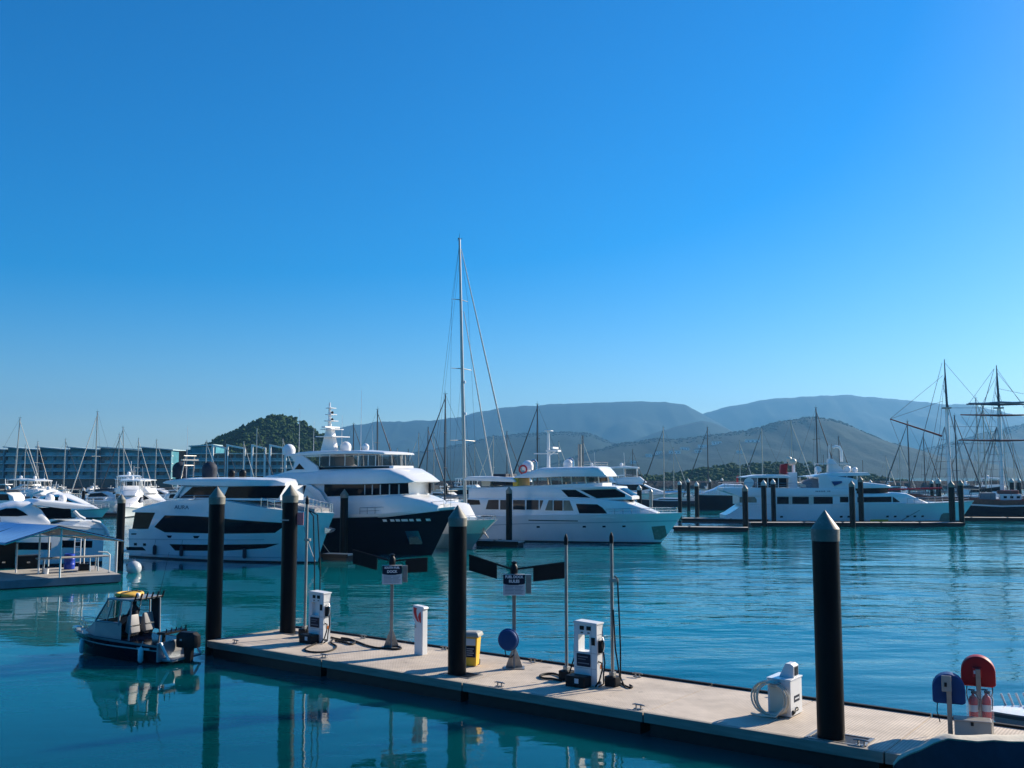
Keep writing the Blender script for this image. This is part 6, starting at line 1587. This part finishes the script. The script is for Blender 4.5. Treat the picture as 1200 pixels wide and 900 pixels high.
# ------------------------------------------------------------------ motorboat prototypes (local: stern at x=0, bow +x)
def cruiser(label, L, B, kind):
    t = thing('motor_cruiser', label, 'motorboat', (0,0,0), 0, 'motor cruisers moored in the marina')
    zs = .11*L if kind != 'sport' else .1*L
    hl = Hull(L*.9, B, [(0,zs*.75),(.4,zs*.85),(.75,zs),(1,zs*1.2)], rake=L*.1, zref=zs*1.1, p_wl=1.6, p_dk=2.3, wlf=.85)
    hl.mesh(22,7,-.3).build('hull', 'gel', t, 50); hl.band(-.03,.14,.012).build('boot_stripe', 'boot', t)
    hl.band(lambda q: hl.zs(q)-.2, lambda q: hl.zs(q)-.08, .04).build('rub_rail', 'gelgrey', t)
    panel(MB(), [(L*.3,zs*.45),(L*.62,zs*.5),(L*.6,zs*.62),(L*.32,zs*.6)], hl.hb, .015).build('hull_window', 'glass', t)
    h = L*.135
    if kind == 'fly':
        w_ = taper(B*.42, L*.45, L*.85, .25, 1.6, .04, zs)
        house([(L*.16,zs+h),(L*.5,zs+h),(L*.62,zs+h*.55),(L*.84,zs+.05)], [(L*.16,zs*.7),(L*.85,zs*.9)], w_, .15, .08, 18).build('deckhouse', 'gel', t, 45)
        panel(MB(), [(L*.2,zs+h*.35),(L*.52,zs+h*.35),(L*.6,zs+h*.5),(L*.5,zs+h*.85),(L*.2,zs+h*.85)], w_, .02).build('saloon_window', 'glass', t)
        f_ = taper(B*.4, L*.35, L*.56, .6, 2, .1, zs+h)
        house([(L*.05,zs+h*1.2),(L*.3,zs+h*1.5),(L*.48,zs+h*1.55),(L*.56,zs+h*1.05)], [(L*.05,zs+h),(L*.56,zs+h)], f_, .12, .0, 12).build('flybridge', 'gel', t, 45)
        house([(L*.12,zs+h*2.35),(L*.3,zs+h*2.45),(L*.47,zs+h*2.35)], [(L*.12,zs+h*2.27),(L*.47,zs+h*2.27)], lambda x,z: B*.38, .06, .06).build('hardtop', 'gel', t)
        panel(MB(), [(L*.3,zs+h*1.55),(L*.49,zs+h*1.55),(L*.44,zs+h*2.2),(L*.3,zs+h*2.2)], lambda x,z: B*.35, .0).build('flybridge_screen', 'tint', t)
        for x in (.14,.3,.45):
            for s_ in (1,-1): MB().tube([(L*x,s_*B*.36,zs+h*1.3),(L*x-.1,s_*B*.35,zs+h*2.3)], .06, 5).build('pillar', 'gel', t)
        dome(t, L*.26, 0, zs+h*2.42, .32); MB().tube([(L*.3,.3,zs+h*2.4),(L*.29,.3,zs+h*2.4+2.6)], .03, 4).build('antenna', 'white', t)
    elif kind == 'sport':
        w_ = taper(B*.44, L*.3, L*.86, .2, 1.5, .08, zs)
        house([(L*.1,zs+h*.5),(L*.2,zs+h*1.1),(L*.42,zs+h*1.25),(L*.58,zs+h*.85),(L*.86,zs+.05)], [(L*.1,zs*.7),(L*.86,zs*.95)], w_, .25, .1, 18).build('deckhouse', 'gel', t, 45)
        panel(MB(), [(L*.22,zs+h*.55),(L*.6,zs+h*.6),(L*.46,zs+h*1.08),(L*.26,zs+h*.98)], w_, .02).build('side_window', 'glass', t)
        for s_ in (1,-1): MB().tube([(L*.06,s_*B*.4,zs*.8),(L*.1,s_*B*.4,zs+h*1.2),(L*.22,s_*B*.38,zs+h*1.5)], .14, 6).build('radar_arch', 'gel', t)
        MB().box(L*.18,L*.24,-B*.38,B*.38,zs+h*1.45,zs+h*1.58).build('arch_beam', 'gel', t, 0, bevel=.05)
        dome(t, L*.21, 0, zs+h*1.5, .28)
        MB().box(L*.02,L*.14,-B*.36,B*.36,zs*.7,zs*.7+.5).build('cockpit_seat', 'seat', t, 0, bevel=.1)
    else:
        w_ = taper(B*.4, L*.4, L*.62, .6, 2, .03, zs)
        house([(L*.25,zs+h*1.25),(L*.5,zs+h*1.3),(L*.6,zs+h*.9),(L*.64,zs+.1)], [(L*.25,zs*.7),(L*.64,zs*.9)], w_, .12, .06, 14).build('deckhouse', 'gel', t, 45)
        panel(MB(), [(L*.28,zs+h*.55),(L*.57,zs+h*.55),(L*.55,zs+h*1.05),(L*.28,zs+h*1.1)], w_, .02).build('cabin_window', 'glass', t)
        MB().slab([(L*.02,zs+h*1.15),(L*.56,zs+h*1.35),(L*.56,zs+h*1.42),(L*.02,zs+h*1.22)], -B*.42, B*.42).build('canopy', 'canvasn' if L > 11 else 'canvasc', t, 0, bevel=.02)
        for x in (.03,.2):
            for s_ in (1,-1): MB().tube([(L*x,s_*B*.42,zs*.75),(L*x,s_*B*.4,zs+h*1.2)], .05, 5).build('canopy_post', 'steel', t)
        MB().tube([(L*.42,0,zs+h*1.3),(L*.4,0,zs+h*2.3)], [.07,.04], 6).box(L*.36,L*.46,-.6,.6,zs+h*1.8,zs+h*1.88).build('signal_mast', 'gel', t)
        MB().ball((L*.45,0,zs+h*1.55), .25, 7).build('radar_dome', 'gel', t)
    rl = MB(); P = oval_deckline(hl, hl.zs, 6, .1, .55, .98)
    for s_ in (1,-1): rail(rl, [(x,s_*y,z) for x,y,z in P], .6, .02)
    rl.build('bow_rail', 'steel', t)
    t['_L'] = L; return t
USED = {}
def put(proto, label, bow, ang, sc_=1.0):
    d = V((math.cos(math.radians(ang)), math.sin(math.radians(ang)), 0)); p = atz(*bow,0)
    loc = p - d*proto['_L']*.9*sc_
    if proto.name not in USED:
        USED[proto.name] = 1; proto['label'] = label; proto.location = loc; proto.rotation_euler = (0,0,math.radians(ang)); proto.scale = (sc_,)*3; return proto
    return dup(proto, label, loc, math.radians(ang), (sc_,)*3)
random.seed(21)
KF, KS, KC = cruiser('x', 15, 4.6, 'fly'), cruiser('x', 12, 3.9, 'sport'), cruiser('x', 11.5, 3.8, 'cabin')
KC2 = cruiser('x', 9.5, 3.2, 'cabin')
B_ = [(KF,'large white flybridge yacht whose foredeck shows just right of the navy yacht',(541,620),-25,1.5),
 (KS,'white sport cruiser with bow to the right left of the dark pile at far left',(119,607.5),-12,1.15),
 (KF,'white flybridge cruiser facing the camera behind the blue awning shelter',(146,606.5),-75,.9),
 (KC,'pale cabin cruiser at the left edge behind the sport yacht',(24,601),-10,1.1),
 (KF,'flybridge cruiser moored third from the left edge in the far row',(64,598),-20,.9),
 (KC2,'small canopy boat left of the flybridge cruiser in the far row',(42,597),-160,1.1),
 (KF,'white flybridge cruiser above the stern of the named yacht',(200,600),-30,.9),
 (KC,'cabin cruiser with navy canopy left of the named yacht roof',(172,597),-150,1.0),
 (KS,'low sport cruiser directly above the blue awning roof',(82,596),-8,1.0),
 (KC2,'small canopy boat at the far left edge of the back row',(9,593),-30,1.2),
 (KF,'flybridge cruiser in the back row below the tallest left mast',(112,592.5),-160,.85),
 (KC,'cabin cruiser in the back row right of the tallest left mast',(135,592),-15,1.0),
 (KS,'sport cruiser in the back row under the apartment end wall',(215,592),-20,1.1),
 (KC2,'tiny boat in the back row under the middle apartments',(92,590),-20,1.1),
 (KF,'white flybridge cruiser behind the navy yacht bow among dark masts',(520,598),-20,1.1),
 (KC,'cabin cruiser with dark canopy between the sloop mast and the navy yacht',(540,604),-50,1.0),
 (KF,'leftmost white cruiser beyond the centre yacht foredeck',(756,590.5),-18,1.3),
 (KF,'white cruiser with bow right beyond the centre yacht foredeck',(792,590),-10,1.3),
 (KF,'farther flybridge cruiser behind the sport cruiser beyond the centre yacht',(775,586),-15,1.0),
 (KC2,'small boat by the leftmost black pile behind the centre yacht bow',(808,588),-160,1.1),
 (KF,'cruiser half hidden behind the right yacht boat deck',(905,596),-170,1.0),
 (KC,'small cabin boat behind the right yacht foredeck',(1050,592),-15,1.1),
 (KC2,'small white boat between the tall ship masts',(1150,592),-170,1.3),
 (KS,'white sport boat under the foremast of the tall ship',(1186,590),-10,1.2),
 (KS,'big white sport cruiser with radar arch just behind the blue awning roof',(100,603),-14,1.35),
 (KF,'flybridge cruiser with bow toward the camera right of the shelter pile',(160,603),-60,1.0),
 (KC,'cabin cruiser second from the left edge in the middle row',(46,606),-18,1.25),
 (KF,'flybridge cruiser at the left edge in the middle row',(6,600),-14,1.0),
 (KC2,'small boat with cream canopy under the leaning left mast',(28,593),-150,1.3),
 (KS,'small sport cruiser in the back row between two left masts',(150,594),-10,1.0),
 (KF,'flybridge cruiser in the back row left of the dark domes',(190,594),-15,.9),
 (KC,'canopy cruiser beyond the navy yacht bow near the grey masts',(500,594),-160,1.2),
 (KF,'flybridge cruiser partly hidden behind the centre yacht windscreen',(735,594),-12,1.1),
 (KC,'cabin boat in front of the red end wall',(236,594),-30,1.1),
 (KC2,'small cabin boat peeping between centre yacht mast and windscreen',(715,588),-15,1.2)]
B_ += [(KC2,'tiny boat with bow toward the camera second from the left in the last row',(18,589),-80,1.0),(KF,'small flybridge boat bow on in the last row left of the short left mast',(36,588.5),-85,.8),
 (KC,'bow on cabin boat in the last row right of the short left mast',(54,588.5),-95,.9),(KS,'small bow on sport boat in the last row left of the tallest left mast',(100,588),-80,.9),
 (KC2,'tiny bow on boat in the last row right of the tallest left mast',(122,588.5),-85,1.0),(KF,'bow on flybridge boat in the last row by the leaning left mast',(153,588.5),-90,.8),
 (KC,'bow on canopy boat in the last row above the shelter pile',(176,588.5),-85,.9),(KC2,'tiny boat in the last row left of the dark domes',(203,589),-80,1.1),
 (KF,'flybridge boat at the end of the middle row above the blue awning ridge',(72,604),-35,.9),(KC,'cabin boat with bow toward the camera above the oval window',(30,605),-60,.9),
 (KC2,'tiny boat behind the catamaran by the tall ship',(1128,588),-170,1.2),(KC,'cabin boat beyond the right yacht pilothouse',(1015,588),-165,1.2),(KF,'flybridge boat behind the tall ship foremast',(1205,589),-15,.9),
 (KC2,'small boat between the navy yacht bow and the tall sloop mast',(552,598),-30,1.3),(KF,'flybridge boat far behind the tall sloop mast',(585,590),-20,.9)]
for a in B_: put(*a)
# dark blue boat right of centre
fr = Frame((872,598), (818,597.5), 4.5)
t = start(fr, 'motor_cruiser', 'dark blue hulled motorboat with white cabin pointing left right of centre', 'motorboat')
zs_ = fr.pt(845,580,-1)[1]; tip = fr.pt(815,579.5,0)
hl = Hull(fr.L, fr.B, [(0,zs_-.1),(.5,zs_),(1,tip[1])], rake=max(.6,tip[0]-fr.L), zref=2.5)
hl.mesh(22,8,-.3).build('hull', 'navy', t, 50); hl.band(lambda q: hl.zs(q)-.06, lambda q: hl.zs(q)+.12, .04).build('white_gunwale', 'gel', t)
w_ = taper(fr.B*.42, fr.L*.5, fr.L*.9, .4)
house([(0,zs_+1.9),(fr.L*.4,zs_+2.0),(fr.L*.62,zs_+1.1),(fr.L*.9,zs_+.3)], [(0,zs_),(fr.L*.9,zs_)], w_, .2, .1).build('deckhouse', 'gel', t, 45)
panel(MB(), [(.3,zs_+.9),(fr.L*.5,zs_+.9),(fr.L*.45,zs_+1.5),(.3,zs_+1.55)], w_, .02).build('cabin_window', 'glass', t)
bow_rail(t, hl, .5, .97, .7, .1, 6)
x, z = fr.pt(865,562,0)
MB().tube([(x,0,zs_+1.9),(x,0,z+.9)], .03, 5).slab([(x,z-.6),(x+.35,z-.7),(x+.3,z+.7),(x,z+.8)], -.03, .03).build('red_flag', 'redp', t, 0)
# catamaran beyond the right yacht bow
def catamaran(label, bow, ang, L=14, sc_=1):
    d = V((math.cos(math.radians(ang)), math.sin(math.radians(ang)), 0)); p = atz(*bow,0); loc = p-d*L*.95
    t = thing('catamaran', label, 'catamaran', loc, math.radians(ang))
    for s_ in (1,-1):
        hl = Hull(L*.95, 1.8, [(0,1.2),(.3,1.9),(1,2.2)], rake=.5, zref=2, p_wl=1.4, p_dk=1.8)
        mb = hl.mesh(18,6,-.3); mb.v = [v+V((0,s_*2.8,0)) for v in mb.v]; mb.build('float_hull', 'gel', t, 50)
    MB().box(1,L*.75,-2.8,2.8,1.0,1.9).build('bridge_deck', 'gel', t, 0, bevel=.1)
    w_ = taper(2.9, L*.45, L*.75, .4, 1.8, .15, 2)
    house([(1,3.4),(L*.4,3.9),(L*.55,3.5),(L*.76,2.0)], [(1,1.8),(L*.76,1.9)], w_, .3, .1).build('saloon', 'gel', t, 45)
    panel(MB(), [(1.5,2.5),(L*.64,2.5),(L*.52,3.2),(1.5,3.1)], w_, .03).build('saloon_window', 'glass', t)
    for s_ in (1,-1): MB().tube([(L*.75,s_*2.8,2.1),(L*.99,s_*2.8,2.2)], .03, 4).build('rail', 'steel', t)
    return t
catamaran('white catamaran with a long black window between the tall ship masts', (1190,588), -8, 14)
catamaran('grey white catamaran hull beyond the right yacht foredeck', (1003,586), 170, 14)

# ------------------------------------------------------------------ sailboats: mast at local origin
def sailboat(kind):
    t = thing('sailboat', 'x', 'sailboat', (0,0,0), 0, 'sailboats with bare masts')
    hl = Hull(11, 3.6, [(0,1.1),(.5,1.05),(1,1.4)], rake=1.1, zref=1.3, p_wl=1.5, p_dk=2.1, wlf=.8, bstern=.75)
    mb = hl.mesh(18,6,-.3); mb.v = [v-V((6.3,0,0)) for v in mb.v]
    mb.build('hull', ('gel','gel','canvasn')[kind], t, 50)
    house([(-3.4,1.6),(.5,1.65),(2.6,1.15)], [(-3.4,1.0),(2.6,1.05)], taper(1.1,-.5,2.7,.4), .12, .05).build('coachroof', 'gel', t)
    panel(MB(), [(-3,1.25),(1.2,1.25),(.9,1.45),(-3,1.45)], taper(1.1,-.5,2.7,.4), .01).build('cabin_window', 'glass', t)
    H = 16.0; c_ = ('alu','maststain','alu')[kind]
    MB().tube([(0,0,1.5),(0,0,H)], [.13,.09], 8).build('mast', c_, t)
    MB().tube([(-.1,0,2.6),(-4.6,0,2.7)], .08, 6).build('boom', c_, t)
    MB().tube([(-.2,0,2.8),(-2.4,0,2.95),(-4.5,0,2.85)], [.22,.2,.1], 6).build('sail_cover', ('canvasn','canvasg','canvasb')[kind], t)
    for z in ((6.5,11.0) if kind else (8.5,)): MB().tube([(-.05,-1.0,z),(0,0,z+.05),(-.05,1.0,z)], .035, 5).build('spreader', c_, t)
    rg = MB()
    for s_ in (1,-1): rg.tube([(0,0,H-.2),(-.05,s_*1.0,8.5),(-.2,s_*1.6,1.1)], .016, 3)
    rg.tube([(0,0,H),(-6.2,0,1.2)], .018, 3); rg.build('rigging', 'rope', t)
    MB().tube([(.05,0,H-.6),(5.2,0,1.7)], [.05,.15 if kind else .1], 6).build('furled_headsail', ('sail','maststain','maststain')[kind], t)
    MB().tube([(-.3,0,H+.05),(.25,0,H+.1)], .025, 4).tube([(0,0,H),(0,0,H+.5)], .015, 4).build('masthead_gear', 'blackp', t)
    rl = MB()
    for s_ in (1,-1): rail(rl, [(-6,s_*1.35,1.1),(-3,s_*1.7,1.06),(0,s_*1.7,1.06),(3,s_*1.1,1.15),(4.8,s_*.3,1.35)], .6, .015)
    rl.build('lifeline', 'steel', t)
    return t
SB = [sailboat(0), sailboat(1), sailboat(2)]
def sail(k, label, px_, top, wl_, ang, lean=0, thick=1.0):
    p = atz(px_, wl_, 0); zt = aty(px_, top, p.y).z; s_ = zt/16.0; q = min(s_, 1.25)
    pr = SB[k]
    o = pr if k not in USED else dup(pr, label, (0,0,0), 0)
    USED[k] = 1
    o['label'] = label; o.location = p; o.rotation_euler = (0, math.radians(lean), math.radians(ang)); o.scale = (q*thick, q*thick, s_)
    return o
S2 = [(0,'pale leaning mast sloop nearest the left edge',14.5,490,597,20,2),
 (2,'short masted sailboat left of the tallest left mast',41,518,596,-15,0),
 (0,'tallest masted sloop in front of the teal apartments',110,483,594,160,0),
 (0,'sloop with slim mast just right of the tallest left mast',137,509,590,25,0),
 (2,'sloop with mast leaning right beside the slim mast',146,501,592,-160,3),
 (0,'sloop with mast before the right end of the teal apartments',181,516,593,15,0),
 (0,'sloop with thin mast at the red end wall',240,517,592,10,0),
 (2,'sloop with pale mast among the white portal frames',299,502,594,20,0),
 (0,'sloop with short mast right of the white portal frames',284,517,590,-20,0),
 (1,'dark masted sloop with long forestay right of the navy yacht mast',441,480,606,-15,0),
 (1,'dark short masted sailboat just behind the navy yacht radar mast',413,497,598,20,0),
 (1,'second tallest dark mast left of the tall white sloop mast',521,462,608,170,0),
 (0,'sailboat with plain mast left of the second tallest dark mast',490,508,592,-160,0),
 (1,'sailboat with dark raked mast between two plain masts',499,501,592,-20,1.5),
 (2,'sailboat with grey mast right of the dark raked mast',508,508,591,10,0),
 (1,'short dark masted boat over the navy yacht flybridge screen',478,527,590,20,0),
 (0,'small far sailboat just right of the navy yacht glazing',465,526,588,15,0),
 (1,'dark masted sloop rising behind the white centre yacht wheelhouse',630,474,604,-165,0),
 (0,'far sailboat left of the dark mast behind the centre yacht',578,511,590,165,0),
 (1,'far sailboat with forestay right of the tall white sloop mast',594,506,592,-15,0),
 (0,'sailboat mast right of the centre yacht funnel',682,511,590,10,0),
 (2,'pale masted sloop with dark stays beyond the centre yacht foredeck',778.5,501,593,165,0),
 (1,'pale masted sloop left of the rounded hill with dark furled sails',830.5,501,592,170,0),
 (0,'far short mast between the two pale masted sloops',790,525,586,10,0),
 (2,'sloop with forestay left of the red crane cover',894.5,502,592,165,0),
 (0,'sloop with pale mast behind the red crane cover',929.5,493,592,10,0),
 (1,'tall dark mast below the top of the rounded hill',959.5,478,596,20,0),
 (1,'dark masted ketch with three dark stays left of the tall ship',1067,494,596,165,0),
 (1,'dark masted sloop between the two tall ship masts',1123,487,596,10,0),
 (0,'taller pale mast just left of the square rigged mast',1149,467,594,-10,0),
 (0,'shorter pale mast touching the square rigged mast',1156.5,475,593,15,0),
 (0,'tiny far mast left of the tall ship lower gaff',1040,535,586,15,0),
 (2,'tiny far mast beyond the catamaran',1144,530,586,15,0),
 (0,'thin mast near the right edge beside the pair of small piles',1190,520,588,-15,0)]
S2 += [(0,'thin far mast between the teal apartments and the first left mast',27,522,587,10,0),(2,'thin far mast left of the slim mast by the apartments',74,515,587,15,0),(0,'thin far mast over the shelter pile',160,514,587,-15,0),(1,'dark far mast just left of the wooded knoll',262,516,587,10,0),(0,'thin mast before the middle of the wooded knoll',330,514,588,-10,0),
 (1,'thin dark mast right of the navy yacht glazing and forestay',456,520,587,10,0),(0,'thin mast behind the tall white sloop spreader',556,520,587,10,0),(1,'short dark mast left of the centre yacht awning',545,528,587,12,0),(0,'thin mast right of the centre yacht radar mast',655,518,587,15,0),(1,'thin dark mast over the far white cruisers',742,527,587,12,0),
 (0,'thin mast just left of the rounded hilltop',868,517,587,12,0),(1,'dark thin mast over the right yacht radar domes',985,512,588,15,0),(0,'thin mast below the gaff of the tall ship',1056,520,588,10,0),(1,'thin dark mast between gaff and main mast of the tall ship',1085,510,588,12,0),(2,'thin mast right of the square rigged mast',1180,505,588,10,0)]
for a in S2: sail(*a)
